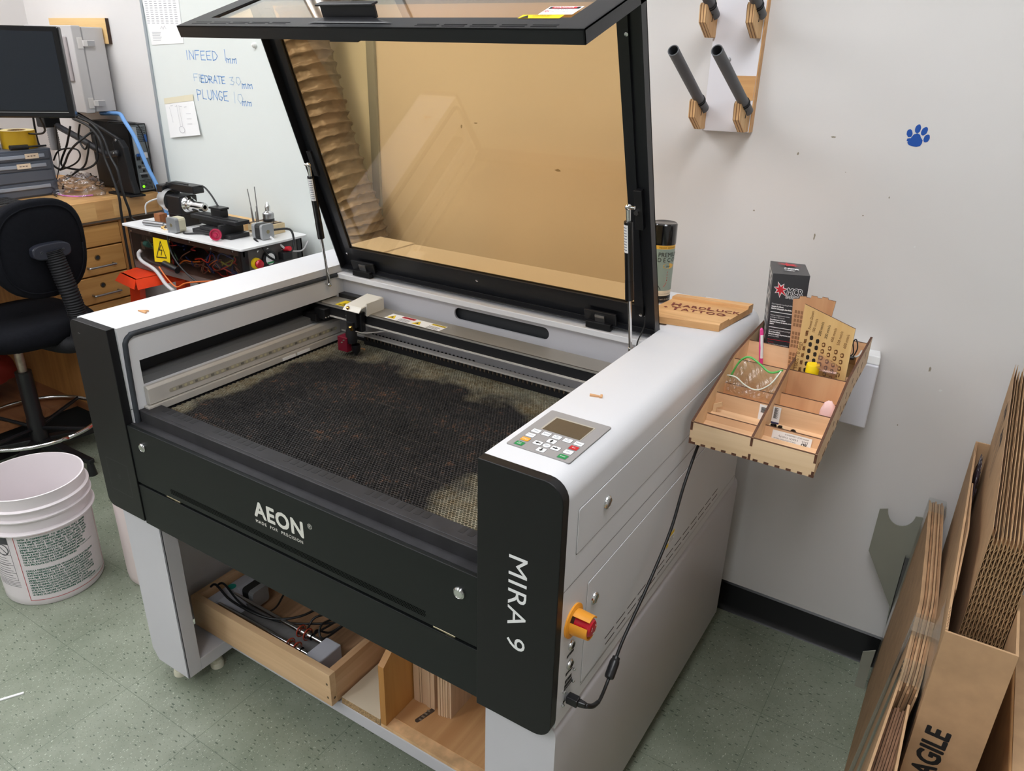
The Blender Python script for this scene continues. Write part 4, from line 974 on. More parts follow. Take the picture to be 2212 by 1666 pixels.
m = MB(); m.tube([(-1.79, .93, 1.066), (-1.70, .905, 1.058), (-1.62, .893, 1.058), (-1.56, .92, 1.058), (-1.535, .97, 1.060)], .0032, 6)
link('pink_seal', m, mat('pink_zip', (214, 130, 200), .4), t, smooth=True)
for i in range(9):
    a = random.uniform(0, 3.1); x = -1.69+random.uniform(-.05, .06); y = .99+random.uniform(-.05, .04); z = 1.062+.012*(i % 4); c, s_ = math.cos(a), math.sin(a)
    m = MB(); m.hexa([(x-.022*c-.008*s_, y-.022*s_+.008*c, z), (x+.022*c-.008*s_, y+.022*s_+.008*c, z+.004), (x+.022*c+.008*s_, y+.022*s_-.008*c, z), (x-.022*c+.008*s_, y-.022*s_-.008*c, z), (x-.022*c-.008*s_, y-.022*s_+.008*c, z+.006), (x+.022*c-.008*s_, y+.022*s_+.008*c, z+.010), (x+.022*c+.008*s_, y+.022*s_-.008*c, z+.006), (x-.022*c+.008*s_, y-.022*s_-.008*c, z+.006)])
    o = single('wood_bit', m, mat('bit_wood', (226, 178, 124), .6), 'small light wood cut-out inside the pink-sealed bag on the bench', 'wood piece', 'wood bits inside the clear bag')
t = thing('keyboard', 'dark keyboard lying on the bench behind the chair back', 'keyboard', (-1.60, .50, 1.055))
link('keyboard_body', MB().box((-1.68, .30, 1.056), (-1.53, .70, 1.070)), mat('keyboard_dark', (48, 46, 46), .6), t, bevel=.003)
m = MB()
for i in range(7):
    for j in range(20): m.box((-1.672+i*.0195, .308+j*.0192, 1.070), (-1.656+i*.0195, .324+j*.0192, 1.074))
link('key_block', m, mat('keyboard_keys', (34, 33, 34), .6), t)
t = thing('red_tool_case', 'red and black machine on wheels, seen beneath the bench', 'tool', (-1.95, .55, .235))
link('shell', crumple(-1.93, .50, .27, .16, .14, .18, .2, 9, 32, 16), mat('red_shell', (140, 40, 30), .6), t, smooth=True)
link('dark_front', MB().box((-1.90, .36, .33), (-1.80, .46, .44)), mat('maroon_dark', (60, 14, 18), .6), t, bevel=.01)
link('wheel', MB().lathe([(.0001, -.02), (.045, -.02), (.05, -.01), (.05, .01), (.045, .02), (.0001, .02)], (-1.78, .46, .286), 24, (.8, -.6, 0)), RUBBER, t, smooth=30)

# drafting chair
t = thing('drafting_chair', 'black fabric swivel stool with a chrome foot ring tucked at the bench', 'chair', (-1.52, .515, 0))
FAB = mat('black_fabric', (20, 21, 26), .95, bump=.6, bs=700, var=.2, vs=90, spec=.15)
from mathutils import noise as NZ
def superell(cy, cz, ry, rz, n=40, p=2.6):
    out = []
    for i in range(n):
        a = 2*math.pi*i/n; c, s = math.cos(a), math.sin(a)
        out.append((cy+math.copysign(abs(c)**(2/p), c)*ry, cz+math.copysign(abs(s)**(2/p), s)*rz))
    return out
def pad(cx, cy, cz, ry, rz, th, lean, bulge):
    m = MB(); n = 40; rings = [(-.5, .90), (-.5, .98), (0, 1.0), (.42, .99), (.5, .95), (.53, .6), (.54, .3)]
    vs = []
    for (t_, k) in rings:
        for (y, z) in superell(cy, cz, ry*k, rz*k, n):
            x = cx+t_*th+(z-cz)*lean-bulge*((y-cy)/ry)**2
            vs.append((x, y, z))
    fs = [(a*n+i, a*n+(i+1) % n, (a+1)*n+(i+1) % n, (a+1)*n+i) for a in range(len(rings)-1) for i in range(n)]
    vs2 = len(vs); m.add(vs+[(cx-.5*th, cy, cz), (cx+.54*th, cy, cz)], fs+[(i, vs2, (i+1) % n) for i in range(n)]+[((len(rings)-1)*n+i, (len(rings)-1)*n+(i+1) % n, vs2+1) for i in range(n)])
    return m
link('backrest', pad(-1.205, .555, .955, .172, .185, .055, .10, .03), FAB, t, smooth=True)
m = MB().tube([(-1.205+.055*.53+(z-.955)*.10-.03*((y-.555)/.172)**2, y, z) for y, z in superell(.555, .955, .150, .163, 40)+[(.705, .955)]], .0030, 6, 0)
link('seam_piping', m, FAB, t, smooth=True)
m = MB(); rs = [(.55, -.045), (.92, -.045), (1.0, -.02), (1.0, .015), (.93, .035), (.6, .045), (0.01, .045)]
vs = []; n = 40
for k, z in rs: vs += [(y_, z_, .622+z) for y_, z_ in superell(-1.435, .535, .235*k+.0001, .235*k+.0001, n, 2.7)]
m.add(vs, [(a*n+i, a*n+(i+1) % n, (a+1)*n+(i+1) % n, (a+1)*n+i) for a in range(len(rs)-1) for i in range(n)])
link('seat', m, FAB, t, smooth=True)
link('seat_plate', MB().box((-1.56, .42, .555), (-1.29, .63, .580)), PLASTB, t, bevel=.008)
# ribbed back spine
m = MB(); sp = [(-1.155, .565, .955), (-1.140, .575, .86), (-1.125, .588, .74), (-1.125, .592, .65), (-1.16, .585, .585), (-1.24, .57, .562), (-1.34, .55, .562)]
m.tube(sp, lambda u: .033+.0016*math.sin(u*430), 14, 80)
link('back_spine', m, mat('ribbed_black', (20, 20, 24), .6, spec=.3), t, smooth=True)
m = MB().prism(superell(.56, .955, .070, .030, 24, 3), 'x', -1.172, -1.140)
b = link('back_bracket', m, mat('bracket_blue_black', (40, 42, 52), .4), t, bevel=.005)
for dy in (-.04, .04): link('bracket_screw', MB().lathe([(.0055, 0), (.004, .001), (.0001, .0002)], (-1.140, .56+dy, .955), 10, (1, 0, 0)), DARKIN, b)
link('gas_lift', MB().cyl((-1.46, .495, .42), (-1.46, .495, .56), .017, n=20), mat('worn_chrome', (176, 164, 148), .35, .8, var=.3, vs=30), t, smooth=35)
link('column', MB().lathe([(.0001, .07), (.035, .07), (.035, .20), (.031, .21), (.031, .42), (.0001, .42)], (-1.46, .495, 0), 24), PLASTB, t, smooth=35)
rg = MB(); rc = (-1.443, .484); rr = .252
rg.tube([(rc[0]+rr*math.cos(a*math.pi/24), rc[1]+rr*math.sin(a*math.pi/24), .200) for a in range(49)], .0085, 10, 0)
link('foot_ring', rg, CHROME, t, smooth=True)
for k in range(4):
    a = math.radians(20+90*k); link('ring_spoke', MB().cyl((-1.46+.03*math.cos(a), .495+.03*math.sin(a), .165), (rc[0]+rr*math.cos(a), rc[1]+rr*math.sin(a), .200), .008, n=10), PLASTB, t, smooth=35)
for k in range(5):
    a = math.radians(10+72*k); c, s = math.cos(a), math.sin(a)
    CX_, CY_ = -1.46, .495
    m = MB(); m.hexa([(CX_+.03*c-.02*s, CY_+.03*s+.02*c, .07), (CX_+.03*c+.02*s, CY_+.03*s-.02*c, .07), (CX_+.29*c+.013*s, CY_+.29*s-.013*c, .055), (CX_+.29*c-.013*s, CY_+.29*s+.013*c, .055), (CX_+.03*c-.02*s, CY_+.03*s+.02*c, .115), (CX_+.03*c+.02*s, CY_+.03*s-.02*c, .115), (CX_+.29*c+.013*s, CY_+.29*s-.013*c, .075), (CX_+.29*c-.013*s, CY_+.29*s+.013*c, .075)])
    l = link('base_leg', m, PLASTB, t, bevel=.004)
    link('glide', MB().cyl((CX_+.275*c, CY_+.275*s, 0), (CX_+.275*c, CY_+.275*s, .06), .020, .012, n=14), PLASTB, l, smooth=35)

# buckets
def bucket(cx, cy, h, rt, rb, label, mt, printed):
    t = thing('bucket', label, 'bucket', (cx, cy, 0))
    pr = [(.0001, 0), (rb-.004, 0), (rb, .006), (rb+(rt-rb)*.03/h, .03)]
    zr = h-.125
    rs = lambda z: rb+(rt-rb)*z/h
    pr += [(rs(zr-.004), zr-.004), (rs(zr), zr), (rt+.012, zr+.002), (rt+.012, zr+.006), (rt-.001, zr+.010), (rt, zr+.045), (rt+.010, zr+.048), (rt+.010, zr+.052), (rt+.001, zr+.055), (rt+.002, zr+.078), (rt+.009, zr+.081), (rt+.009, zr+.084), (rt+.001, zr+.088), (rt+.001, h-.006), (rt+.002, h), (rt-.003, h+.0005), (rt-.004, h-.006), (rs(.05)-.004, .05), (rb-.008, .006), (.0001, .006)]
    link('pail', MB().lathe(pr, (cx, cy, 0), 64), mt, t, smooth=40)
    if not printed: return t
    def wrap(ang0, z0):
        def fn(x, y):
            z = z0+y; r = rs(z)+.0006; a = ang0+x/r
            return (cx+r*math.cos(a), cy+r*math.sin(a), z)
        return fn
    GT = mat('green_print', (48, 108, 90), .6); RT = mat('red_line_print', (200, 90, 90), .6); KG = mat('dark_grey_print', (70, 70, 74), .6)
    m = MB(); m.m = 0
    A = ['WITH  A  COMMITMENT  TO  SELECTING  ONLY  GRAPES', 'FOUNDER JAMES CORRADO BEGAN SELLING GRAPES IN', 'LATE  1940\'S  WITH  HIS  FATHER  PIETRO.  SINCE  THEN', 'CORRADO\'S  HAVE  BEEN  SELLING  GRAPES  AND  JUICE', 'JAMES  CORRADO\'S  COMMITMENT  TO  QUALITY  AND', 'MILLENNIUM CORRADO\'S IS PROUD TO PRESENT THE', 'GRAPE JUICES AVAILABLE ALL YEAR ROUND WITH', 'THE NEWEST TECHNOLOGIES, BEGINNING WITH', 'THE TOP GROWERS IN THE WINEMAKING PROCESS', 'OR OLD, A NOVICE OR EXPERT WINEMAKER', 'YOU PRODUCE EXTRAORDINARY WINES']
    Bt = ['CON LA DEDICAZIONE DI TROVARE UVA DI ECCELLENTE', 'JAMES CORRADO, INIZIO A VENDERE UVA PER VINO', 'SUO PADRE, PIETRO. DA ALLORA I CORRADO SI SONO', 'UVA PER VINO E PORTANO AVANTI LA TRADIZIONE DI', 'JAMES CORRADO. E ADESSO CHE SIAMO ARRIVATI', 'CORRADO\'S E ORGOGLIOSA DI PRESENTARE I SUCCHI', 'VINO DI PRIMA QUALITA DISPONIBILE TUTTO L\'ANNO', 'VIENE PROCESSATO USANDO LE NUOVE TECNOLOGIE', 'SCELTA A MANO NEI MIGLIORI VIGNETI CHE SI', 'ANDAMO OPPURE GIOVANE, ESPERTO O NOVIZIO', 'VI VINO VI AIUTERA A PRODURRE VINI STRAORDINARI']
    a0 = math.radians(-51.5)
    for i, s in enumerate(A): text(m, s, .0088, (0, 0, 0), (1, 0, 0), (0, 0, 1), fn=wrap(a0, .252-i*.0094), sx=.92, bold=.0004)
    text(m, 'THE CORRADO FAMILY', .0062, (0, 0, 0), (1, 0, 0), (0, 0, 1), fn=wrap(a0+1.05, .168))
    for i, s in enumerate(Bt): text(m, s, .0088, (0, 0, 0), (1, 0, 0), (0, 0, 1), fn=wrap(a0, .135-i*.0094), sx=.92, bold=.0004)
    text(m, 'LA FAMIGLIA CORRADO', .006, (0, 0, 0), (1, 0, 0), (0, 0, 1), fn=wrap(a0+1.15, .034))
    m.m = 1
    def strip(a_0, a_1, z_0, z_1, n=24):
        m.grid(lambda u, v: wrap(0, 0)( (a_0+(a_1-a_0)*u)*(rs(z_0+(z_1-z_0)*v)+.0006), z_0+(z_1-z_0)*v), n, 1)
    b0, b1 = math.radians(-56), math.radians(53)
    strip(b0, b1, .2665, .2685); strip(b0, b1, .022, .024); strip(b0, b0+.013, .022, .2685, 1); strip(b1-.013, b1, .022, .2685, 1)
    m.m = 2
    w1 = math.radians(-63.5); w0 = math.radians(-115)
    strip(w0, w1, .238, .268); strip(w1-.008, w1, .10, .268, 1); strip(w0, w0+.008, .10, .268, 1)
    for z in (.198, .158, .128, .10): strip(w0, w1, z, z+.0012)
    for i in range(9): strip(w0+.05, w1-.06-.04*(i % 3), .108+i*.0095, .1095+i*.0095)
    for i in range(4): strip(w0+.3, w1+.02, .075+i*.006, .0765+i*.006)
    wc = w1-.17
    for k in range(24):
        q0, q1 = k*math.pi/12, (k+1)*math.pi/12
        P_ = lambda q, r_: wrap(0, 0)((wc+r_*math.cos(q)/rs(.218))*(rs(.218)+.0006), .216+r_*math.sin(q))
        m.add([P_(q0, .018), P_(q1, .018), P_(q1, .0215), P_(q0, .0215)], [(0, 1, 2, 3)])
    m.add([P_(2.5, .018), P_(2.3, .018), P_(-.65, .018), P_(-.85, .018)], [(0, 1, 2, 3)])
    m.m = 3
    text(m, 'WARNING', .011, (0, 0, 0), (1, 0, 0), (0, 0, 1), fn=lambda x, y: wrap(w1-.50, .256)(x, y+0), lift=0, bold=.0003)
    text(m, 'PELIGRO', .011, (0, 0, 0), (1, 0, 0), (0, 0, 1), fn=lambda x, y: wrap(w1-.48, .243)(x, y), bold=.0003)
    # push white text just proud of the dark band
    link('printed_label', m, [GT, RT, KG, PAPER], t, label='green text block inside a red printed frame')
    return t
PAILM = mat('pail_white', (230, 222, 224), .4, var=.015, vs=5)
bucket(-.645, .092, .398, .152, .146, 'white plastic bucket with green lettering in a red frame, left of the laser cutter', PAILM, True)
single('waste_bin', MB().lathe([(.0001, 0), (.122, 0), (.128, .008), (.130, .03), (.130, .45), (.127, .452), (.127, .03), (.0001, .02)], (-.390, .344, 0), 48), mat('pail_pinkish', (226, 210, 208), .45), 'straight-sided pinkish white bin half hidden behind the left leg of the laser cutter', 'bin', smooth=35)

# ------------------------------------------------------------ red stand with the small milling machine
STR = mat('red_orange_paint', (214, 58, 22), .35, var=.15, vs=14)
t = thing('red_stand', 'scuffed red-orange metal stand carrying the small milling machine', 'stand', (-1.1, .98, 0))
m = MB()
m.hexa([(-1.145, .800, .812), (-1.008, .776, .812), (-.975, 1.15, .812), (-1.24, 1.15, .812), (-1.145, .800, .820), (-1.008, .776, .820), (-.975, 1.15, .820), (-1.24, 1.15, .820)])
m.hexa([(-1.175, .790, .785), (-1.000, .760, .785), (-1.008, .770, .785), (-1.16, .80, .785), (-1.145, .800, .820), (-1.008, .776, .820), (-1.010, .784, .820), (-1.14, .808, .820)])
m.hexa([(-.985, .765, .785), (-.955, 1.15, .785), (-.960, 1.15, .785), (-.992, .77, .785), (-1.008, .776, .820), (-.975, 1.15, .820), (-.98, 1.15, .820), (-1.014, .78, .820)])
link('stand_top', m, STR, t)
for (x, y, dx, dy) in ((-1.11, .845, -.05, -.05), (-1.02, 1.10, .05, .02), (-1.19, 1.10, -.05, .02)):
    w_ = .034
    m = MB().hexa([(x-w_+dx, y-.012+dy, 0), (x+w_+dx, y-.012+dy, 0), (x+w_+dx, y+.012+dy, 0), (x-w_+dx, y+.012+dy, 0), (x-w_, y-.012, .812), (x+w_, y-.012, .812), (x+w_, y+.012, .812), (x-w_, y+.012, .812)])
    link('leg', m, STR, t)
t = thing('milling_machine', 'small benchtop milling machine on a see-through box of wires', 'milling machine', (-.83, 1.03, .82))
PX0, PX1, PY0, PY1 = -1.17, -.490, .884, 1.165
BXM = mat('box_brown_black', (104, 90, 86), .6)
m = MB().box((PX0, PY0, .822), (PX1, PY1, .855)).box((PX0, PY1-.006, .855), (PX1, PY1, .990)).box((PX0, PY0, .855), (PX0+.006, PY1, .990)).box((PX0, PY0+.002, .966), (PX1, PY0+.010, .990))
link('chassis', m, BXM, t)
for (x, y) in ((PX1-.024, PY0), (PX1-.024, PY1-.024)): link('corner_post', MB().box((x, y, .855), (x+.024, y+.024, .992)), PLASTB, t)
link('clear_side', MB().box((PX0+.004, PY0-.004, .852), (PX1-.010, PY0-.001, .990)), glassy('smoky_clear', (226, 216, 210), spec=.8), t)
link('end_panel', MB().box((PX1-.004, PY0+.024, .855), (PX1-.002, PY1-.024, .990)), mat('end_grey', (84, 80, 78), .45), t)
link('deck_plate', MB().prism(rrect(-1.194, .868, -.474, 1.185, .014, 4), 'z', .992, 1.0), mat('white_acrylic', (232, 232, 232), .3), t, bevel=.001)
m = MB()
for i in range(6):
    for z in (.974, .981)[i % 2:][:1]: m.lathe([(.0045, 0), (.004, .0015), (.0001, .002)], (PX0+.02+i*.122, PY0-.004, z), 10, (0, -1, 0))
for (y, z) in ((.955, .975), (1.0, .975), (1.07, .96)): m.lathe([(.0045, 0), (.0001, .002)], (PX1-.002, y, z), 10, (1, 0, 0))
link('screw', m, CHROME, t)
rw = random.Random(5)
for k, (c, n_) in enumerate((((200, 60, 40), 7), ((40, 70, 150), 9), ((190, 70, 70), 6), ((220, 130, 50), 4), ((60, 110, 90), 3), ((150, 165, 60), 2), ((120, 90, 80), 6))):
    mt = mat('wire_%d' % k, c, .5); m = MB()
    for j in range(n_):
        x = rw.uniform(-1.0, -.56); y = rw.uniform(.90, .98); z = rw.uniform(.865, .95); y = rw.uniform(.888, .93); pts = []
        for q in range(5): pts.append((x, y, z)); x += rw.uniform(-.05, .07); y = min(1.1, max(.892, y+rw.uniform(-.03, .03))); z = min(.96, max(.862, z+rw.uniform(-.04, .04)))
        pts = [(min(PX1-.03, max(PX0+.02, a)), b, c_) for a, b, c_ in pts]
        m.tube(pts, .0028, 5, 4)
    o = link('wire_bundle', m, mt, t, smooth=True); o['kind'] = 'stuff'
m = MB().box((-1.14, .91, .905), (-1.02, .95, .910)); m.m = 1
for i in range(12): m.box((-1.135+.0088*i, .912, .935), (-1.130+.0088*i, .92, .955))
m.box((-1.13, .90, .90), (-1.11, .925, .93)); m.m = 2; m.cyl((-1.10, .90, .925), (-1.075, .90, .925), .012, n=16)
link('circuit_board', m, [mat('board_dull', (90, 84, 66), .6), mat('terminal_grey', (120, 108, 96), .5), mat('capacitor_teal', (40, 150, 150), .4)], t)
m = MB(); m.m = 0; m.hexa([(-1.022, .8785, .869), (-.922, .8785, .880), (-.922, .8795, .880), (-1.022, .8795, .869), (-1.008, .8785, .968), (-.906, .8785, .968), (-.906, .8795, .968), (-1.008, .8795, .968)])
m.m = 1; ys = .8783
xz_line(m, [(-1.003, .890), (-.940, .896), (-.963, .958)], .004, ys); xz_line(m, [(-.965, .942), (-.978, .922), (-.960, .924), (-.972, .903)], .0035, ys, False)
link('voltage_sign', m, [YEL, INKB], t, label='yellow high voltage warning sign')
x = PX1-.002
o = link('stop_button', MB().lathe([(.0001, .030), (.014, .029), (.017, .022), (.010, .018), (.010, .010)], (x, .938, .934), 24, (1, 0, 0)), RED, t, smooth=35); link('stop_collar', MB().lathe([(.021, 0), (.021, .008), (.012, .011)], (x, .938, .934), 24, (1, 0, 0)), YEL, o, smooth=35)
o = link('speed_dial', MB().lathe([(.031, 0), (.031, .010), (.026, .012), (.0001, .012)], (x, .998, .940), 32, (1, 0, 0)), PLASTB, t, smooth=35)
m = MB(); m.m = 0; m.lathe([(.021, .0122), (.0001, .0124)], (x, .998, .940), 28, (1, 0, 0)); m.m = 1; m.prism([(.998-.018, .930), (.998+.018, .930), (.998+.013, .9235), (.998-.013, .9235)], 'x', x+.0125, x+.0128)
link('dial_face', m, [PAPER, GREEN], o)
link('clamp_block', MB().box((x, 1.045, .925), (x+.03, 1.09, .955)), BLACKM, t, bevel=.003); link('red_plug', MB().cyl((x+.005, 1.075, .962), (x+.035, 1.075, .968), .009, n=12), REDP, t, smooth=35)
# mechanics on the plate
STP = mat('motor_grey', (160, 162, 164), .4, .4); STPC = mat('motor_cream', (200, 194, 168), .5)
def stepper(x, y, z, s=.056):
    o = link('stepper_motor', MB().prism(rrect(y, z, y+s, z+s, .008, 2), 'x', x+s*.78, x+s), STP, t, bevel=.001)
    link('motor_core', MB().prism(rrect(y+.001, z+.001, y+s-.001, z+s-.001, .012, 2), 'x', x+s*.28, x+s*.78), STPC if x < -.7 else mat('motor_black', (30, 30, 30), .5), o)
    link('motor_cap', MB().prism(rrect(y, z, y+s, z+s, .008, 2), 'x', x, x+s*.28), STP, o)
    link('motor_shaft', MB().cyl((x+s, y+s/2, z+s/2), (x+s+.001, y+s/2, z+s/2), .007, n=14), mat('shaft_brass', (150, 140, 110), .4, .6), o)
def stepper_y(x, y, z, s=.056):
    o = link('stepper_motor', MB().prism(rrect(x, z, x+s, z+s, .008, 2), 'y', y, y+s*.28), STP, t, bevel=.001)
    link('motor_core', MB().prism(rrect(x+.001, z+.001, x+s-.001, z+s-.001, .010, 2), 'y', y+s*.28, y+s*.8), STPC, o)
    link('motor_shaft', MB().cyl((x+s/2, y, z+s/2), (x+s/2, y-.001, z+s/2), .007, n=14), mat('shaft_brass', (150, 140, 110), .4, .6), o)
stepper_y(-.915, .885, 1.002); stepper(-.575, 1.005, 1.002)
link('slide_base', MB().box((-.84, .94, 1.0), (-.62, 1.03, 1.016)).box((-.80, .945, 1.016), (-.66, 1.02, 1.030)), mat('slide_dark', (38, 38, 40), .5, var=.3, vs=40), t, bevel=.002)
link('slide_end', MB().box((-.665, .925, 1.002), (-.650, 1.03, 1.052)), BLACKM, t, bevel=.003)
link('cross_table', MB().box((-.86, .955, 1.052), (-.60, 1.02, 1.066)).box((-.84, .975, 1.030), (-.70, 1.01, 1.052)).box((-.855, .972, 1.066), (-.61, .978, 1.069)), BLACKM, t, bevel=.0015)
link('tool_post', MB().box((-.762, .975, 1.066), (-.705, 1.01, 1.094)).box((-.768, .972, 1.094), (-.70, 1.013, 1.102)), PLASTB, t, bevel=.002)
link('hand_wheel', MB().lathe([(.0001, .012), (.006, .012), (.008, .006), (.016, .004), (.0175, .010), (.0215, .010), (.0215, .0), (.0001, 0)], (-.652, .905, 1.024), 26, (.6, -.8, 0)), mat('wheel_crimson', (176, 40, 76), .35), t, smooth=35)
link('headstock', MB().box((-1.02, .97, 1.0), (-.94, 1.06, 1.050)).box((-1.015, .965, 1.050), (-.930, 1.045, 1.120)), PLASTB, t, bevel=.004)
sp_ = link('spindle', MB().lathe([(.030, 0), (.032, .006), (.028, .012), (.024, .016), (.024, .028), (.019, .034), (.017, .05), (.017, .10), (.015, .106), (.008, .106), (.008, .09)], (-.932, 1.0, 1.088), 32, (1, 0, 0)), CHROME, t, smooth=35)
link('spindle_motor', MB().lathe([(.0001, 0), (.034, 0), (.036, .01), (.036, .03), (.044, .032), (.044, .06)], (-1.078, 1.0, 1.092), 32, (1, 0, 0)), mat('motor_silver', (196, 196, 196), .3, .7), t, smooth=35)
link('motor_cover', MB().box((-1.055, 1.0, 1.130), (-.885, 1.05, 1.160)).box((-1.09, .98, 1.12), (-1.05, 1.03, 1.15)), PLASTB, t, bevel=.003)
link('speed_lever', MB().tube([(-1.065, .975, 1.10), (-1.09, .95, 1.09), (-1.10, .93, 1.075), (-1.10, .925, 1.04)], .003, 6), GREYPL, t, smooth=True)
for pts, c, r in (([(-.885, 1.03, 1.158), (-.84, 1.02, 1.160), (-.79, 1.01, 1.135), (-.745, 1.0, 1.100)], CABLE, .0035), ([(-.905, .90, 1.01), (-.91, .88, .99), (-.905, .876, .94), (-.87, .874, .89), (-.80, .87, .85), (-.74, .868, .83)], CABLE, .0035),
                  ([(-.53, 1.06, 1.03), (-.49, 1.11, 1.03), (-.472, 1.11, .99), (-.470, 1.09, .95), (-.475, 1.04, .925), (-.478, .99, .95), (-.48, .97, .985), (-.56, 1.0, 1.004)], CABLE, .0042),
                  ([(-1.11, .885, .90), (-1.12, .876, .885), (-1.10, .872, .86), (-1.0, .862, .84), (-.93, .85, .80), (-.87, .84, .785)], GREYPL, .0075),
                  ([(-.97, .86, .86), (-.92, .856, .82), (-.86, .85, .80), (-.80, .86, .825), (-.62, .872, .86), (-.52, .874, .868)], mat('orange_wire', (216, 110, 50), .5), .003),
                  ([(-.52, 1.04, 1.01), (-.50, 1.06, .985), (-.48, 1.07, .965)], PAPER, .0045), ([(-.478, 1.08, .955), (-.455, 1.13, .95), (-.455, 1.165, .98)], GREYPL, .003),
                  ([(-.87, .925, 1.003), (-.83, .90, 1.004), (-.78, .93, 1.006), (-.72, .94, 1.01)], CABLE, .0035), ([(-1.065, .985, 1.14), (-.98, .98, 1.168), (-.91, 1.0, 1.165)], CABLE, .003)):
    link('lead', MB().tube(pts, r, 7), c, t, smooth=True)
link('cable_grip', MB().cyl((-.945, .868, .873), (-.862, .866, .862), .014, .013, n=16), PLASTB, t, smooth=35)
single('mdf_block', MB().box((-.93, 1.075, 1.001), (-.70, 1.165, 1.028)), mat('mdf', (216, 178, 124), .7), 'flat tan fibreboard block at the back of the milling machine plate', 'wood block', bevel=.001)
m = MB(); m.m = 0; m.box((-.675, 1.07, 1.001), (-.565, 1.155, 1.038)); m.m = 1
for i in range(4): m.box((-.675+.028*i, 1.0695, 1.034), (-.66+.028*i, 1.156, 1.0384)); m.box((-.668+.028*i, 1.0693, 1.006), (-.656+.028*i, 1.070, 1.010))
single('bit_holder', m, [wood('birch_ply', (226, 206, 166), (210, 186, 142), 'x'), mat('laser_burn', (70, 44, 30), .7)], 'small plywood holder with burnt finger joints on the milling machine plate', 'tool holder')
t = thing('drill_chuck', 'silver and black drill chuck standing in the plywood holder', 'drill chuck', (-.600, 1.11, 1.038))
link('chuck_body', MB().lathe([(.0001, 0), (.018, 0), (.020, .012), (.020, .022), (.021, .024), (.021, .038), (.017, .042)], (-.600, 1.11, 1.0385), 28), STEEL, t, smooth=35)
link('chuck_band', MB().lathe([(.0205, .008), (.0212, .009), (.0212, .018), (.0205, .019)], (-.600, 1.11, 1.0385), 28), PLASTB, t, smooth=35)
link('chuck_point', MB().lathe([(.017, .042), (.010, .048), (.010, .064), (.007, .070), (.002, .082), (.0001, .083)], (-.600, 1.11, 1.0385), 24), CHROME, t, smooth=35)
for i, (x, y, l, dx) in enumerate(((-.655, 1.085, .125, -.018), (-.640, 1.095, .135, -.004), (-.668, 1.09, .055, -.004), (-.652, 1.10, .06, 0), (-.635, 1.08, .045, .0))):
    lb = ('long drill bit leaning left in the plywood holder', 'longest upright drill bit in the plywood holder', 'short drill bit at the left end of the plywood holder', 'short drill bit between the two long ones in the plywood holder', 'stubby drill bit at the front of the plywood holder')[i]
    single('drill_bit', MB().cyl((x, y, 1.0385), (x+dx, y, 1.0385+l), .0022, .0018, n=8), STEEL, lb, 'drill bit', 'drill bits in the plywood holder', smooth=35)
m = MB().cyl((-1.09, .905, 1.011), (-.99, .925, 1.011), .010, n=16).cyl((-.99, .925, 1.011), (-.975, .928, 1.011), .007, n=12)
single('steel_arbor', m, STEEL, 'steel cylinder lying at the front left of the milling machine plate', 'metal part', smooth=35)
single('rubber_ring', MB().tube([(-.965+.022*math.cos(a*math.pi/10), .915+.014*math.sin(a*math.pi/10), 1.004+.006*math.sin(a)) for a in range(21)], .003, 6, 0), mat('band_tan', (220, 180, 110), .6), 'tan rubber band beside the left stepper motor', 'rubber band', smooth=True)
m = MB().box((-1.02, .94, 1.001), (-.975, .975, 1.04)) if False else MB().box((-1.065, .935, 1.001), (-1.028, .968, 1.045))
single('brick_block', m, wood('rough_brown', (172, 112, 70), (140, 84, 52), 'z'), 'small brown wooden block left of the spindle', 'wood block')

# exhaust hose behind the lid
t = thing('exhaust_hose', 'wide ribbed grey exhaust hose running down the wall behind the lid', 'hose', (-.25, 1.11, 1.4))
pc = [(-.36, 1.125, 2.05), (-.34, 1.125, 1.85), (-.318, 1.12, 1.68), (-.275, 1.12, 1.52), (-.232, 1.12, 1.375), (-.165, 1.122, 1.21), (-.118, 1.125, 1.10), (-.11, 1.13, 1.0), (-.115, 1.13, .8)]
def duct_r(u): return .079+.0085*abs(math.sin(u*math.pi*30))**.8*(-1)+.006
pc = [(a, b-.012, c) for a, b, c in pc]
m = MB(); m.tube(pc[1:], lambda u: .0735+.0095*(1-abs(math.sin(u*math.pi*28)))**1.6, 40, 60)
m.v = [tuple(Vector(p)+Vector((NZ.noise(Vector(p)*55), NZ.noise(Vector(p)*55+Vector((9, 0, 0))), NZ.noise(Vector((p[0]*60, p[1]*60, p[2]*110))))) *.0055) for p in m.v]
link('ribbed_skin', m, mat('hose_grey', (128, 120, 116), .4, .15, var=.25, vs=24), t, smooth=True)
link('reflection_pipe', MB().cyl((-.335, 1.125, 1.84), (-.38, 1.125, 2.7), .078, n=32), mat('reflection_pipe_metal', (190, 186, 182), .22, .9), t, smooth=35)  # shiny pipe added in place of a bright reflection in the upper pane
# ============================================================ on and beside the laser cutter
MAPLE = wood('maple_board', (226, 178, 122), (206, 154, 98), 'x', 1, .5, fine=50)
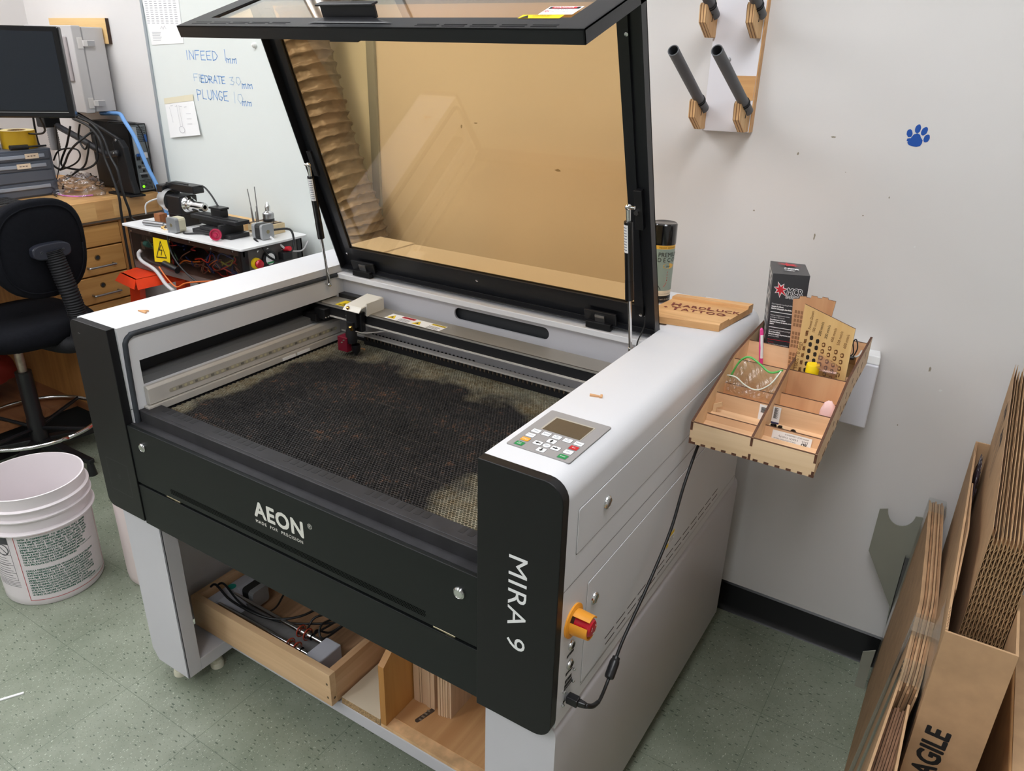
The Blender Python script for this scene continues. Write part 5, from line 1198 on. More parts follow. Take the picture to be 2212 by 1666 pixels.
# small scraps
def scrap(pts, z, h, label):
    m = MB(); m.prism(pts, 'z', z, z+h); return single('wood_scrap', m, [mat('scrap_wood', (206, 158, 112), .7)], label, 'wood scrap')
scrap([(1.186, .318), (1.189, .311), (1.206, .3165), (1.208, .3145), (1.2125, .3165), (1.2085, .327), (1.204, .326), (1.2065, .3205)], ZT+.0002, .003, 'L-shaped wood sliver on the white top behind the keypad')
scrap([(.083, .121), (.113, .120), (.112, .125), (.099, .1265), (.106, .1345), (.100, .135)], ZT+.0006, .003, 'tiny triangular wood scrap on the left white arm of the laser cutter')
scrap([(.283, .655), (.296, .658), (.300, .652), (.297, .650), (.2935, .654), (.284, .651)], .863, .003, 'pale wood offcut on the honeycomb bed under the laser head')
# spray can
t = thing('spray_can', 'spray paint can with a black cap behind the open lid', 'spray can', (1.052, .985, ZT))
cx, cy, z0 = 1.050, .968, ZT+.0005; rc_ = .0325
link('can_body', MB().lathe([(.0001, 0), (rc_-.002, 0), (rc_, .003), (rc_, .150), (rc_-.002, .153)], (cx, cy, z0), 40), mat('can_white', (226, 226, 228), .3), t, smooth=35)
link('cap', MB().lathe([(rc_+.0008, .148), (rc_+.0012, .151), (rc_+.0006, .197), (rc_-.002, .2), (rc_-.004, .199), (.0001, .1985)], (cx, cy, z0), 40), mat('cap_gloss_black', (14, 14, 16), .12, coat=.5), t, smooth=35)
def can_fn(a0, zz, rr=rc_+.0004):
    return lambda x, y: (cx+rr*math.cos(a0+x/rr), cy+rr*math.sin(a0+x/rr), z0+zz+y)
def can_strip(m, a0, a1, za, zb, n=20, rr=rc_+.0002):
    m.grid(lambda u, v: (cx+rr*math.cos(a0+(a1-a0)*u), cy+rr*math.sin(a0+(a1-a0)*u), z0+za+(zb-za)*v), n, 1)
m = MB(); A0, A1 = math.radians(-107), math.radians(30)
m.m = 0; can_strip(m, A0+.12, A1, .030, .138)
m.m = 1; can_strip(m, A0+.12, A1+.3, .138, .1475)
m.m = 2; can_strip(m, A0-1, A1+1, .0005, .0165)
m.m = 3; can_strip(m, A0-.6, A1+.6, .0165, .030)
m.m = 4; text(m, 'INDOOR  OUTDOOR', .0048, (0, 0, 0), (1, 0, 0), (0, 0, 1), fn=can_fn(A0+.45, .1405, rc_+.0008))
text(m, 'PREMIUM', .0165, (0, 0, 0), (1, 0, 0), (0, 0, 1), fn=can_fn(A0+.42, .1185, rc_+.0008), sx=.92); text(m, 'D E C O R', .0155, (0, 0, 0), (1, 0, 0), (0, 0, 1), fn=can_fn(A0+.40, .1055, rc_+.0008), sx=.9)
text(m, 'ideal for furniture, trim and more', .0036, (0, 0, 0), (1, 0, 0), (0, 0, 1), fn=can_fn(A0+.35, .021, rc_+.0008))
m.m = 1; m.add([can_fn(A0+1.35, .095, rc_+.0006)(.016*math.cos(q*.45), .007*math.sin(q*.45)) for q in range(14)], [tuple(range(14))])
m.m = 4; text(m, 'Satin', .006, (0, 0, 0), (1, 0, 0), (0, 0, 1), fn=can_fn(A0+1.1, .0925, rc_+.001), shear=.4)
m.m = 5
for k in range(4): m.add([can_fn(0, 0, rc_+.0007)((A0+a)*(rc_+.0007), zz) for a, zz in ((.02+.04*k, .074-k*.0075), (1.3, .081-k*.007), (1.3, .077-k*.007), (.03+.04*k, .070-k*.0075))], [(0, 1, 2, 3)])
m.add([can_fn(0, 0, rc_+.0007)((A0+a)*(rc_+.0007), zz) for a, zz in ((.24, .050), (1.3, .052), (1.1, .041), (.37, .042))], [(0, 1, 2, 3)])
m.m = 4
for (a, za, b, zb) in ((-.04, .078, .12, .034), (.12, .060, .40, .034), (.40, .044, .32, .032), (.62, .044, .82, .033)): m.add([can_fn(0, 0, rc_+.0009)((A0+q)*(rc_+.0009), zz) for q, zz in ((a, za), (a+.05, za), (b+.05, zb), (b, zb))], [(0, 1, 2, 3)])
m.m = 3; text(m, 'NET WT 12 OZ (340 g)', .0055, (0, 0, 0), (1, 0, 0), (0, 0, 1), fn=can_fn(A0+.5, .005, rc_+.0009))
link('can_label', m, [mat('label_sage', (142, 160, 150), .4), mat('label_gold', (226, 176, 66), .4), mat('label_black', (24, 22, 24), .4), mat('label_cream', (232, 216, 190), .4), INKB, mat('bench_red', (196, 36, 52), .4)], t, label='sage green label with a red bench picture')

# engraved wooden sign (HARD LUCK TATTOO)
t = thing('engraved_board', 'light wooden board engraved HARD LUCK TATTOO on the white housing', 'engraved board', (1.18, .9, ZT))
A = Vector((1.268, .811, 0)); Bv = Vector((1.290, 1.010, 0)); right = Vector((.1415, .0, 0))
# axes: u along the long front edge (to the left-back), v towards the wall
uu = Vector((-.985, -.17, 0)).normalized(); vv = Vector((.108, .994, 0)).normalized()
Lu, Lv = .190, .196; Ob = Vector((1.270, .808, ZT+.0006)); hb = .021
def BP(a, b, h): p = Ob+uu*a+vv*b; return (p.x, p.y, Ob.z+h)
prof = [(0, 0), (Lv, 0), (Lv, hb+.001), (Lv-.028, hb+.001), (Lv-.030, hb-.006), (.055, hb-.006), (.052, hb-.002), (.004, hb-.002), (0, hb-.005)]
m = MB(); n = len(prof)
m.add([BP(0, b, h) for b, h in prof]+[BP(Lu, b, h) for b, h in prof], [tuple(range(n)), tuple(range(n, 2*n))[::-1]]+[(i, n+i, n+(i+1) % n, (i+1) % n) for i in range(n)])
link('board', m, MAPLE, t)
ENG = mat('burnt_engraving', (122, 58, 44), .8)
m = MB(); o1 = BP(.168, .108, hb-.0058); 
text(m, 'H', .036, BP(.166, .108, hb-.0058), -uu, vv, bold=.0012); text(m, 'ARD', .026, BP(.135, .108, hb-.0058), -uu, vv, bold=.0008, space=1.15)
text(m, 'L', .036, BP(.078, .108, hb-.0058), -uu, vv, bold=.0012); text(m, 'UCK', .026, BP(.055, .108, hb-.0058), -uu, vv, bold=.0008, space=1.1)
text(m, '+', .018, BP(.172, .082, hb-.0058), -uu, vv, bold=.001); text(m, 'T', .036, BP(.150, .074, hb-.0058), -uu, vv, bold=.0012); text(m, 'ATTOO', .027, BP(.125, .076, hb-.0058), -uu, vv, bold=.0008, space=1.2); text(m, '+', .018, BP(.030, .080, hb-.0058), -uu, vv, bold=.001)
link('engraving', m, ENG, t, label='dark engraved HARD LUCK TATTOO lettering')

# plywood pocket organizer
PLY = wood('birch_plywood', (236, 198, 158), (216, 174, 134), 'x', 1, .5, fine=40); PLYF = wood('birch_plywood_front', (240, 212, 174), (228, 196, 154), 'x', .7, .5, fine=60); PLYR = wood('reddish_ply', (224, 176, 132), (204, 150, 108), 'z', .8, .5, fine=30)
BURN = mat('laser_burnt_edge', (92, 58, 40), .75, var=.3, vs=80)
ox0, ox1, oy0, xm = 1.3225, 1.5715, .520, 1.4455
t = thing('plywood_organizer', 'laser-cut plywood tray of compartments hung at the right side of the laser cutter', 'organizer', ((ox0+ox1)/2, .75, .93))
th = .0045
topP = [(.520, .982), (.760, 1.052), (.880, 1.060), (1.030, 1.066)]; botP = [(1.030, 1.000), (.86, .995), (.530, .931), (.520, .931)]
def side_panel(x, name, short=False):
    tp = list(topP); bp = list(botP)
    m = MB(); m.m = 0; m.prism(tp+bp, 'x', x, x+th)
    m.m = 1
    for (a, b) in zip(tp[:-1], tp[1:]): m.hexa([(x-.0001, a[0], a[1]-.0004), (x+th+.0001, a[0], a[1]-.0004), (x+th+.0001, b[0], b[1]-.0004), (x-.0001, b[0], b[1]-.0004), (x-.0001, a[0], a[1]+.0004), (x+th+.0001, a[0], a[1]+.0004), (x+th+.0001, b[0], b[1]+.0004), (x-.0001, b[0], b[1]+.0004)])
    m.box((x-.0002, oy0-.0006, .962), (x+th+.0002, oy0+.0003, .981)); m.box((x-.0002, oy0-.0006, .931), (x+th+.0002, oy0+.0003, .944))
    if name == 'right_side':   # burnt slots where the dividers key in
        for q, (y, z0_, z1_) in enumerate(((.605, .948, .960), (.655, .985, .997), (.655, .955, .966), (.71, .998, 1.010), (.71, .968, .978), (.76, 1.008, 1.022), (.76, .985, .995), (.82, 1.02, 1.034), (.87, 1.03, 1.044), (.93, 1.02, 1.035), (.96, 1.035, 1.05))):
            m.box((x+th, y-.0016, z0_), (x+th+.0003, y+.0016, z1_))
        for q in range(11):
            y = .55+q*.038; zb_ = .9345+(y-.53)*.194 if y < .86 else .9985
            m.hexa([(x+th, y, zb_), (x+th+.0003, y, zb_), (x+th+.0003, y+.014, zb_+.0026), (x+th, y+.014, zb_+.0026), (x+th, y, zb_+.005), (x+th+.0003, y, zb_+.005), (x+th+.0003, y+.014, zb_+.0076), (x+th, y+.014, zb_+.0076)])
    return link('side_panel', m, [PLYF, BURN], t)
side_panel(ox0, 'left_side'); side_panel(xm, 'middle'); side_panel(ox1-th, 'right_side')
m = MB(); m.m = 0; m.box((ox0+.0001, oy0, .9315), (ox1-.0001, oy0+th, .9795)) if False else m.box((ox0+th, oy0, .9315), (xm, oy0+th, .9795)).box((xm+th, oy0, .9315), (ox1-th, oy0+th, .9795)).box((ox0, oy0-.0002, .944), (ox0+th, oy0+.001, .962)).box((ox1-th, oy0-.0002, .944), (ox1, oy0+.001, .962)).box((xm, oy0-.0002, .944), (xm+th, oy0+.001, .962))
m.m = 1
m.box((ox0+th, oy0, .9795), (xm, oy0+th, .9803)); m.box((xm+th, oy0, .9795), (ox1-th, oy0+th, .9803))
for i in range(12):
    x = ox0+.004+i*.0215; m.box((x, oy0-.0005, .9312), (x+.0095, oy0+.001, .9362))
link('front_panel', m, [PLYF, BURN], t, label='pale front panel with burnt finger joints')
def divider(xa, xb, y, zt, zb, mt=PLY, lean=.004):
    m = MB(); m.m = 0
    m.hexa([(xa, y, zb), (xb, y, zb), (xb, y+.003, zb), (xa, y+.003, zb), (xa, y+lean, zt), (xb, y+lean, zt), (xb, y+.003+lean, zt), (xa, y+.003+lean, zt)])
    m.m = 1; m.box((xa, y+lean-.0001, zt), (xb, y+lean+.0031, zt+.0007))
    return link('divider', m, [mt, BURN], t)
fl = lambda y: .9365+(y-.53)*.194 if y < .86 else .998
for (y, zt_) in ((.605, .965), (.655, .996), (.710, .999), (.760, 1.041), (.870, 1.052)): divider(ox0+th, xm, y, zt_, fl(y), PLY if y != .71 else PLYR)
for (y, zt_) in ((.605, .972), (.655, 1.000), (.710, 1.006), (.752, 1.046), (1.0, 1.056)): divider(xm+th, ox1-th, y, zt_, fl(y), PLYR if y in (.752, .71) else PLY)
divider(ox0+th, xm, 1.0, 1.052, .998)
link('tray_floor', MB().hexa([(ox0+th, .5245, .931), (ox1-th, .5245, .931), (ox1-th, .86, .995), (ox0+th, .86, .995), (ox0+th, .5245, .9355), (ox1-th, .5245, .9355), (ox1-th, .86, .9995), (ox0+th, .86, .9995)]).box((ox0+th, .86, .995), (ox1-th, 1.03, .9995)), PLY, t)
# labels inside the tray
def note(name, o, r, u, w_, h_, draw, label):
    m = MB(); m.m = 0; plane_quad(m, o, r, u, w_, h_, .0004); draw(m, Vector(o), Vector(r).normalized(), Vector(u).normalized())
    link(name, m, [PAPER, INKB, mat('label_navy', (40, 44, 90), .6), REDP], t, label=label)
def d_bd(m, o, r, u):
    m.m = 1
    text(m, 'BD', .010, o+r*.014+u*.018, -r, -u, bold=.0004); text(m, '5316', .0075, o+r*.018+u*.0065+u*.0, -r, -u) if False else None
note('printed_sticker', (1.467, .6035, .9475), (1, 0, 0), (0, .13, 1), .078, .0215, lambda m, o, r, u: (setattr(m, 'm', 1), text(m, 'BD', .0085, o+r*.070+u*.0075, -r, -u, bold=.0004), text(m, '5316', .0062, o+r*.072+u*.0130, -r, -u, bold=.0002), text(m, '5 EACH  Craft Ply', .0052, o+r*.052+u*.0125, -r, -u), text(m, '6MMX12X24  6.00x300x610', .0040, o+r*.072+u*.0185, -r, -u), text(m, 'Made in USA of Global Material', .0034, o+r*.048+u*.0060, -r, -u)), 'white printed sticker reading BD 5316')
note('barcode_sticker', (1.451, .6530, .958), (1, 0, 0), (0, .05, 1), .016, .040, lambda m, o, r, u: (setattr(m, 'm', 2), plane_quad(m, o, r, u, .016, .006, .0008), setattr(m, 'm', 1), [plane_quad(m, o+r*.003+u*(.014+.0012*k), r, u, .009-.002*(k % 3), .0006+.0003*(k % 2), .0008) for k in range(20)]), 'white barcode sticker')
note('barcode_sticker', (1.4225, .6540, .951), (1, 0, 0), (0, .05, 1), .019, .044, lambda m, o, r, u: (setattr(m, 'm', 2), plane_quad(m, o, r, u, .019, .007, .0008), setattr(m, 'm', 1), [plane_quad(m, o+r*.004+u*(.026+.0012*k), r, u, .010, .0006+.0003*(k % 2), .0008) for k in range(11)]), 'white barcode sticker')
m = MB().prism([(1.329, .948), (1.329, .975), (1.346, .984), (1.348, .975), (1.336, .968), (1.336, .948)], 'y', .640, .644)
single('plywood_offcut', m, [PLYF], 'small bent plywood offcut standing in the left tray pocket', 'wood scrap')
for i in range(7):
    x = 1.455+random.uniform(0, .09) if i > 3 else 1.456+i*.006; y = .633; s_ = random.uniform(.003, .006)
    m = MB().prism(blot(x, .960+s_-.002*(i > 3), s_*1.4, s_, 7, .3), 'y', y, y+.003)
    single('small_part', m, [mat('part_cream', (226, 214, 180), .6) if i % 2 == 0 else INKB], 'tiny cut part among the bits in the right tray pocket', 'small part', 'bits in the right tray pocket')
single('pink_cloth', crumple(1.552, .690, .99, .016, .012, .033, .10, 5, 24, 12), mat('pink_fabric', (240, 200, 196), .6), 'pale pink scrap showing over a divider in the right tray row', 'cloth', smooth=True)
# pen
t = thing('pen', 'pink and white pen standing in the rear left tray pocket', 'pen', (1.369, .822, 1.0))
p0 = Vector((1.376, .822, 1.000)); p1 = Vector((1.362, .822, 1.105)); d = (p1-p0).normalized()
link('pen_body', MB().cyl(p0, p0+d*.060, .0040, .0052, n=16).cyl(p0+d*.060, p1-d*.004, .0052, .0040, n=16).cyl(p1-d*.004, p1, .0040, .0015, n=16), mat('pink_plastic', (236, 70, 150), .35), t, smooth=35)
link('white_grip', MB().cyl(p0+d*.035+Vector((.0016, -.0020, 0)), p0+d*.090+Vector((.0016, -.0024, 0)), .0036, .0034, n=14), PAPER, t, smooth=35)
# zip bag
t = thing('zip_bag', 'empty clear zip bag with a green seal in the left tray pocket', 'plastic bag', (1.385, .71, .98))
g1 = [(1.331, .735, 1.010), (1.346, .738, 1.050), (1.366, .735, 1.066), (1.392, .728, 1.058), (1.418, .722, 1.046), (1.444, .715, 1.060)]
g2 = [(1.333, .700, 1.026), (1.355, .690, 1.030), (1.378, .690, 1.016), (1.404, .690, 1.012), (1.428, .695, 1.030), (1.442, .712, 1.058)]
def spl(P, u):
    P = [Vector(p) for p in P]; s = u*(len(P)-1); i = min(int(s), len(P)-2); q = s-i
    p0, p1, p2, p3 = P[max(i-1, 0)], P[i], P[i+1], P[min(i+2, len(P)-1)]
    return .5*((2*p1)+(p2-p0)*q+(2*p0-5*p1+4*p2-p3)*q*q+(3*p1-p0-3*p2+p3)*q**3)
CL2 = glassy('clear_zip_film', (240, 242, 240), spec=3.5, rough=.15)
m = MB()
for G, yb in ((g1, .728), (g2, .700)):
    m.grid(lambda u, v: spl(G, u).lerp(Vector((1.334+.098*u, yb+.003*math.sin(u*17), .985)), v)+Vector((0, (.004*math.sin(u*23+v*9)+.003*math.sin(u*51-v*17))*v*(1-v)*4, 0)), 60, 20)
link('film', m, CL2, t, smooth=True)
link('green_seal', MB().tube([tuple(spl(g1, k/20)-Vector((0, 0, .003))) for k in range(21)], .0024, 6, 0), mat('zip_green', (90, 180, 90), .4), t, smooth=True)
link('pale_seal', MB().tube([tuple(spl(g2, k/20)-Vector((0, 0, .002))) for k in range(21)], .0016, 6, 0), mat('zip_pale', (222, 226, 214), .4), t, smooth=True)
# safety glasses box
t = thing('carton', 'tall black MCR SAFETY product box standing at the back of the tray', 'box', (1.39, .95, 1.0))
bx = [Vector((1.3560, .905, 1.0005)), Vector((1.4300, .905, 1.0005))]
def CP(a, b, h):   # a across 0..1, b depth 0..1, h height
    k = h/.212
    x = (1.3590+(.0740)*a)*(1-k)+(1.3485+.0800*a)*k; x -= b*.040*.9; return (x, .905+b*.110+a*.008, 1.0005+h)
m = MB(); m.m = 0; m.hexa([CP(0, 0, 0), CP(1, 0, 0), CP(1, 1, 0), CP(0, 1, 0), CP(0, 0, .211), CP(1, 0, .216), CP(1, 1, .214), CP(0, 1, .212)])
link('box_shell', m, [mat('carton_charcoal', (54, 54, 58), .35)], t)
fo = Vector(CP(0, 0, 0)); fr_ = (Vector(CP(1, 0, .1))-Vector(CP(0, 0, .1))).normalized(); fu = (Vector(CP(0, 0, .211))-Vector(CP(0, 0, 0))).normalized()
def FQ(m, a0, h0, a1, h1, l=.0006):
    pts = [Vector(CP(a0, 0, h0)), Vector(CP(a1, 0, h0)), Vector(CP(a1, 0, h1)), Vector(CP(a0, 0, h1))]; nn = fr_.cross(fu)
    m.add([p+nn*l for p in pts], [(0, 1, 2, 3)])
m = MB(); m.m = 1
def FT(m, s, size, a, h, **k): text(m, s, size, CP(a, 0, h), fr_, fu, lift=.0012, **k)
m.m = 0; FT(m, 'MCR', .0215, .44, .167, bold=.0016, sx=.76); FT(m, 'SAFETY', .0095, .42, .1575, bold=.0010, sx=.90)
m.m = 3; text(m, 'MCR', .0215, CP(.44, 0, .167), fr_, fu, lift=.0018, bold=.0004, sx=.76); text(m, 'SAFETY', .0095, CP(.42, 0, .1575), fr_, fu, lift=.0018, bold=.0001, sx=.90)
def star(m, ca, ch, r1, r2, l, seed, n=7):
    rn = random.Random(seed); c = Vector(CP(ca, 0, ch)); nn = fr_.cross(fu); pts = []
    for i in range(2*n):
        a = math.pi*i/n+.2; r = (r1*rn.uniform(.7, 1.15) if i % 2 == 0 else r2); pts.append(c+fr_*math.cos(a)*r+fu*math.sin(a)*r*1.1+nn*l)
    m.add([c+nn*l]+pts, [(0, 1+i, 1+(i+1) % (2*n)) for i in range(2*n)])
m.m = 0; star(m, .255, .176, .0205, .0085, .0012, 4); m.m = 2; star(m, .255, .176, .0175, .0058, .0018, 4)
m.m = 0
rows = [(.139, 0), (.133, .9), (.128, .4), (.120, 3), (.112, 0), (.107, 0), (.101, .5), (.096, .6), (.091, .1), (.083, 3), (.076, 0), (.071, .4), (.066, .5), (.061, 0), (.053, 4), (.046, 4), (.041, 0), (.037, 0), (.033, 0), (.025, 3), (.020, 4), (.016, 0), (.012, 0), (.008, 0), (.002, 3)]
words = ['Clean frequently to prolong the life of your', 'Contains No Silicone', 'Ideal for: safety goggles, face shields,', '', 'Nettoyer frequemment les verres', 'prolonger la duree de vie', 'Ne contient pas de silicone', 'Ideal pour: lunettes de securite, ecrans', 'visieres', '', 'Limpie frecuentemente para prolongar la vida de', 'No contiene silicona', 'Ideal para: anteojos de proteccion, caretas', 'proteccion y lentes', '', 'Directions:', '- Open packet and remove towelette', '- Remove any dust and debris from lenses', '- Unfold towelette and wipe lenses', '', 'Mode d\'emploi:', '- Ouvrir le paquet et retirer une lingette', '- Enlever la poussiere et les debris', '- Ouvrir la lingette et bien nettoyer les deux cotes', '']
for (h, kd), s in zip(rows, words):
    if kd == 3: m.m = 0; FQ(m, .05, h, .93, h+.0016)
    elif h == .053: m.m = 2; FQ(m, .05, h, .95, h+.0010)
    else:
        m.m = 2 if kd == 4 else 0
        text(m, s, .0046, CP(.06, 0, h), fr_, fu, lift=.001, bold=.0003 if 0 < kd < 1 else 0, sx=.68)
# top face and left face art
tn = Vector((0, 0, 1))
def TQ(a, b, l=.0006): p = Vector(CP(a, b, .213)); return p+Vector((0, 0, .0024))
m.m = 0; 
tr = (TQ(1, .5)-TQ(0, .5)).normalized(); tu = (TQ(.5, 1)-TQ(.5, 0)).normalized()
text(m, 'MCR', .016, TQ(.32, .35), tr, tu, bold=.001, lift=.0004); text(m, 'SAFETY', .007, TQ(.32, .22), tr, tu, bold=.0006, lift=.0004)
m.m = 2; c = TQ(.5, .72); pts = [c+tr*math.cos(math.pi*i/7)*(.030 if i % 2 == 0 else .012)+tu*math.sin(math.pi*i/7)*(.016 if i % 2 == 0 else .006)+tn*.0004 for i in range(14)]; m.add([c+tn*.0004]+pts, [(0, 1+i, 1+(i+1) % 14) for i in range(14)])
m.m = 0
for k in range(16):
    p = [Vector(CP(0, .15, .20-k*.011)), Vector(CP(0, .8-.1*(k % 3), .20-k*.011)), Vector(CP(0, .8-.1*(k % 3), .205-k*.011)), Vector(CP(0, .15, .205-k*.011))]
    if k % 4 != 3: m.add([q+Vector((-.0008, 0, 0)) for q in p], [(3, 2, 1, 0)])
link('box_print', m, [INKW, INKB, REDP, mat('carton_ink', (44, 44, 48), .4)], t, label='white and red MCR SAFETY print')
# engraved sample plates
t = thing('comb_plate', 'plywood plate with notched top and engraved scales, rearmost in the tray', 'plywood sample', (1.465, .86, 1.0))
def S1(a, h, d=0): return (1.4250-.009*h/.19+a, .862+d, .9995+h*.955)
pts = [(0, 0), (.082, 0), (.079, .15), (.084, .192), (.068, .193), (.067, .197), (.055, .197), (.0545, .193), (.045, .193), (.0445, .196), (.032, .196), (.0315, .190), (.022, .190), (.0215, .192), (.008, .190), (.0075, .184), (-.006, .181), (-.002, .1)]
m = MB(); m.m = 0; n = len(pts); m.add([S1(a, h) for a, h in pts]+[S1(a, h, .0035) for a, h in pts], [tuple(range(n)), tuple(range(n, 2*n))[::-1]]); m.m = 1; m.add([S1(a, h) for a, h in pts]+[S1(a, h, .0035) for a, h in pts], [(i, (i+1) % n, n+(i+1) % n, n+i) for i in range(n)])
link('plate', m, [PLYR, BURN], t)
m = MB(); m.m = 0
for r_ in range(14):
    for c_ in range(12):
        if r_ % 5 == 4: continue
        a = .001+c_*.0066; h = .148-r_*.0105; m.add([S1(a, h, -.0004), S1(a+.0050, h, -.0004), S1(a+.0050, h+.008, -.0004), S1(a, h+.008, -.0004)], [(0, 1, 2, 3)])
link('engraving', m, mat('engraving_brown', (150, 108, 74), .8), t)
t = thing('power_test_plate', 'light plywood plate engraved with a burnt grid and mm/s speeds, leaning in the tray', 'plywood sample', (1.505, .80, 1.0))
def S2(a, h, d=0): return (1.4520+a, .800+d+h*.02, .9995+h)
pts = [(0, 0), (.107, 0), (.105, .149), (-.004, .183)]
m = MB(); m.m = 0; n = 4; m.add([S2(a, h) for a, h in pts]+[S2(a, h, .004) for a, h in pts], [(0, 1, 2, 3), (7, 6, 5, 4)]); m.m = 1; m.add([S2(a, h) for a, h in pts]+[S2(a, h, .004) for a, h in pts], [(i, (i+1) % n, n+(i+1) % n, n+i) for i in range(n)])
link('plate', m, [wood('scorched_birch', (240, 204, 142), (226, 184, 120), 'z', 1, .5, fine=30), BURN], t)
m = MB(); m.m = 0
dd = Vector((.06, 0, 1)).normalized()
for c_ in range(6):
    text(m, ('100', '200', '300', '400', '500', '600')[c_]+' mm/s', .0085, S2(.0265+c_*.0136, .124-c_*.0042, -.0008), (.07, 0, 1), (-1, 0, .07), bold=.0001, sx=.95)
    for r_ in range(8):
        m.m = 0 if c_ > 1 else 1
        a = .0225+c_*.0136+.001*(7-r_)*0; h = .112-c_*.0046-r_*.0150-.0005*c_
        if h < .001: continue
        k = .0048; cx_, ch = a, h; n_ = 9; sc2 = 1-(.08*r_)
        P_ = [S2(cx_+k*math.cos(q*2*math.pi/n_+.5)*(1 if q % 2 else .75), ch+k*1.15*math.sin(q*2*math.pi/n_+.5), -.0006) for q in range(n_)]
        if c_ < 2: m.add(P_, [tuple(range(n_))])
        else:
            P2 = [S2(cx_+k*.45*math.cos(q*2*math.pi/n_+.5)-.0008, ch+k*.55*math.sin(q*2*math.pi/n_+.5), -.0006) for q in range(n_)]
            m.add(P_+P2, [(q, (q+1) % n_, n_+(q+1) % n_, n_+q) for q in range(n_)])
m.m = 0
text(m, 'Power 100% / 0 deg)', .0115, S2(.004, .002, -.0008), (.02, 0, 1), (-1, 0, .02), sx=1.0)
text(m, 'Power Down', .0085, S2(.0175, .130, -.0008), (.02, 0, 1), (-1, 0, .02), bold=.0002, sx=.9)
for r_, s in enumerate(('100%', '90%', '80%', '70%', '60%', '50%')): text(m, s, .0072, S2(.0135, .114-r_*.0165, -.0008), (.02, 0, 1), (-1, 0, .02), bold=.0005, sx=.8)
link('engraving', m, [mat('engraving_dark', (110, 66, 28), .8), mat('engraving_char', (36, 24, 18), .9)], t, label='burnt power and speed test grid')
t = thing('glue_bottle', 'small bottle with a bright yellow cap in the right tray pocket', 'bottle', (1.493, .783, 1.0))
link('yellow_cap', MB().lathe([(.0145, .030), (.0140, .058), (.0130, .0605), (.0001, .0605)], (1.492, .783, 1.0), 28), mat('cap_yellow', (250, 215, 20), .35), t, smooth=35)
link('bottle', MB().lathe([(.0001, 0), (.0135, 0), (.0135, .030)], (1.492, .783, .9997), 24), mat('bottle_clear_white', (226, 224, 214), .4), t, smooth=35)
t = thing('clear_case', 'small clear plastic case beside the yellow cap', 'plastic case', (1.525, .785, 1.0))
def S3(a, h, d): return (1.5000+a, .772+d, 1.0+h)
m = MB(); m.hexa([S3(0, .058, 0), S3(.040, .040, 0), S3(.040, .040, .012), S3(0, .058, .012), S3(0, .088, .003), S3(.043, .066, .003), S3(.043, .066, .015), S3(0, .088, .015)])
link('lid', m, glassy('clear_plastic_pink', (246, 234, 234), spec=2.2, rough=.03), t)
link('body', MB().box((1.507, .774, 1.0003), (1.545, .788, 1.052)), CL2, t)
t = thing('wire_clip', 'black wire clip hooked at the rear right corner of the tray', 'clip', (1.56, .87, 1.05))
link('wire_loop', MB().tube([(1.555, .862, 1.062), (1.562, .865, 1.085), (1.556, .868, 1.105), (1.551, .866, 1.098), (1.556, .863, 1.075), (1.548, .862, 1.066)], .0014, 6), CABLE, t, smooth=True)
link('clip_body', MB().cyl((1.545, .862, 1.062), (1.560, .862, 1.064), .004, n=10), CABLE, t, smooth=35)
t = thing('safety_glasses', 'pair of smoke-tinted glasses tucked in the tray behind the engraved plate', 'glasses', (1.535, .88, 1.0))
m = MB(); m.grid(lambda u, v: (1.512+.050*u, .885-.018*math.sin(math.pi*u), 1.012+.050*v), 10, 6); link('lens', m, glassy('smoke_lens', (120, 116, 100), spec=1.6), t, smooth=True)
link('temple_arm', MB().tube([(1.512, .885, 1.058), (1.535, .870, 1.070), (1.562, .882, 1.062), (1.562, .96, 1.052)], .0022, 6), mat('arm_clear', (226, 226, 220), .2), t, smooth=True)

# white box on the wall
t = thing('outlet_box', 'white square-edged plastic box fixed to the wall behind the plywood tray', 'outlet box', (1.55, 1.17, .79))
m = MB().hexa([(1.47, 1.130, .790), (1.592, 1.130, .786), (1.575, YW, .800), (1.45, YW, .800), (1.47, 1.130, .962), (1.592, 1.130, .962), (1.578, YW, .955), (1.45, YW, .955)])
link('cover', m, mat('box_white', (228, 228, 236), .35), t, bevel=.004)
link('top_piece', MB().hexa([(1.48, 1.134, .962), (1.591, 1.134, .962), (1.580, YW, .955), (1.46, YW, .955), (1.48, 1.142, .984), (1.590, 1.142, .984), (1.580, YW, .972), (1.46, YW, .972)]), PAPER, t, bevel=.003)

# cable from the USB socket
t = thing('usb_cable', 'black USB cable with a ferrite bead plugged into the laser cutter side', 'cable', (1.33, .3, .6))
link('usb_plug', MB().box((W+.004, .046, .614), (W+.026, .062, .630)).hexa([(W+.026, .048, .616), (W+.040, .052, .616), (W+.040, .060, .616), (W+.026, .060, .616), (W+.026, .048, .628), (W+.040, .052, .626), (W+.040, .060, .626), (W+.026, .060, .628)]), PLASTB, t, bevel=.002)
link('usb_shell', MB().box((W, .048, .618), (W+.005, .060, .626)), STEEL, t)
cpts = [(W+.038, .056, .620), (1.350, .075, .606), (1.350, .100, .594), (1.346, .125, .588), (1.342, .150, .589), (1.340, .170, .598), (1.338, .192, .612), (1.336, .235, .640), (1.334, .339, .690), (1.333, .442, .762), (1.332, .495, .842), (1.330, .560, .903), (1.329, .600, .918)]
link('cord', MB().tube(cpts, .0032, 8), CABLE, t, smooth=True)
link('strain_relief', MB().tube(cpts[:3], lambda u: .0052-.0012*u, 8, 5), PLASTB, t, smooth=True)
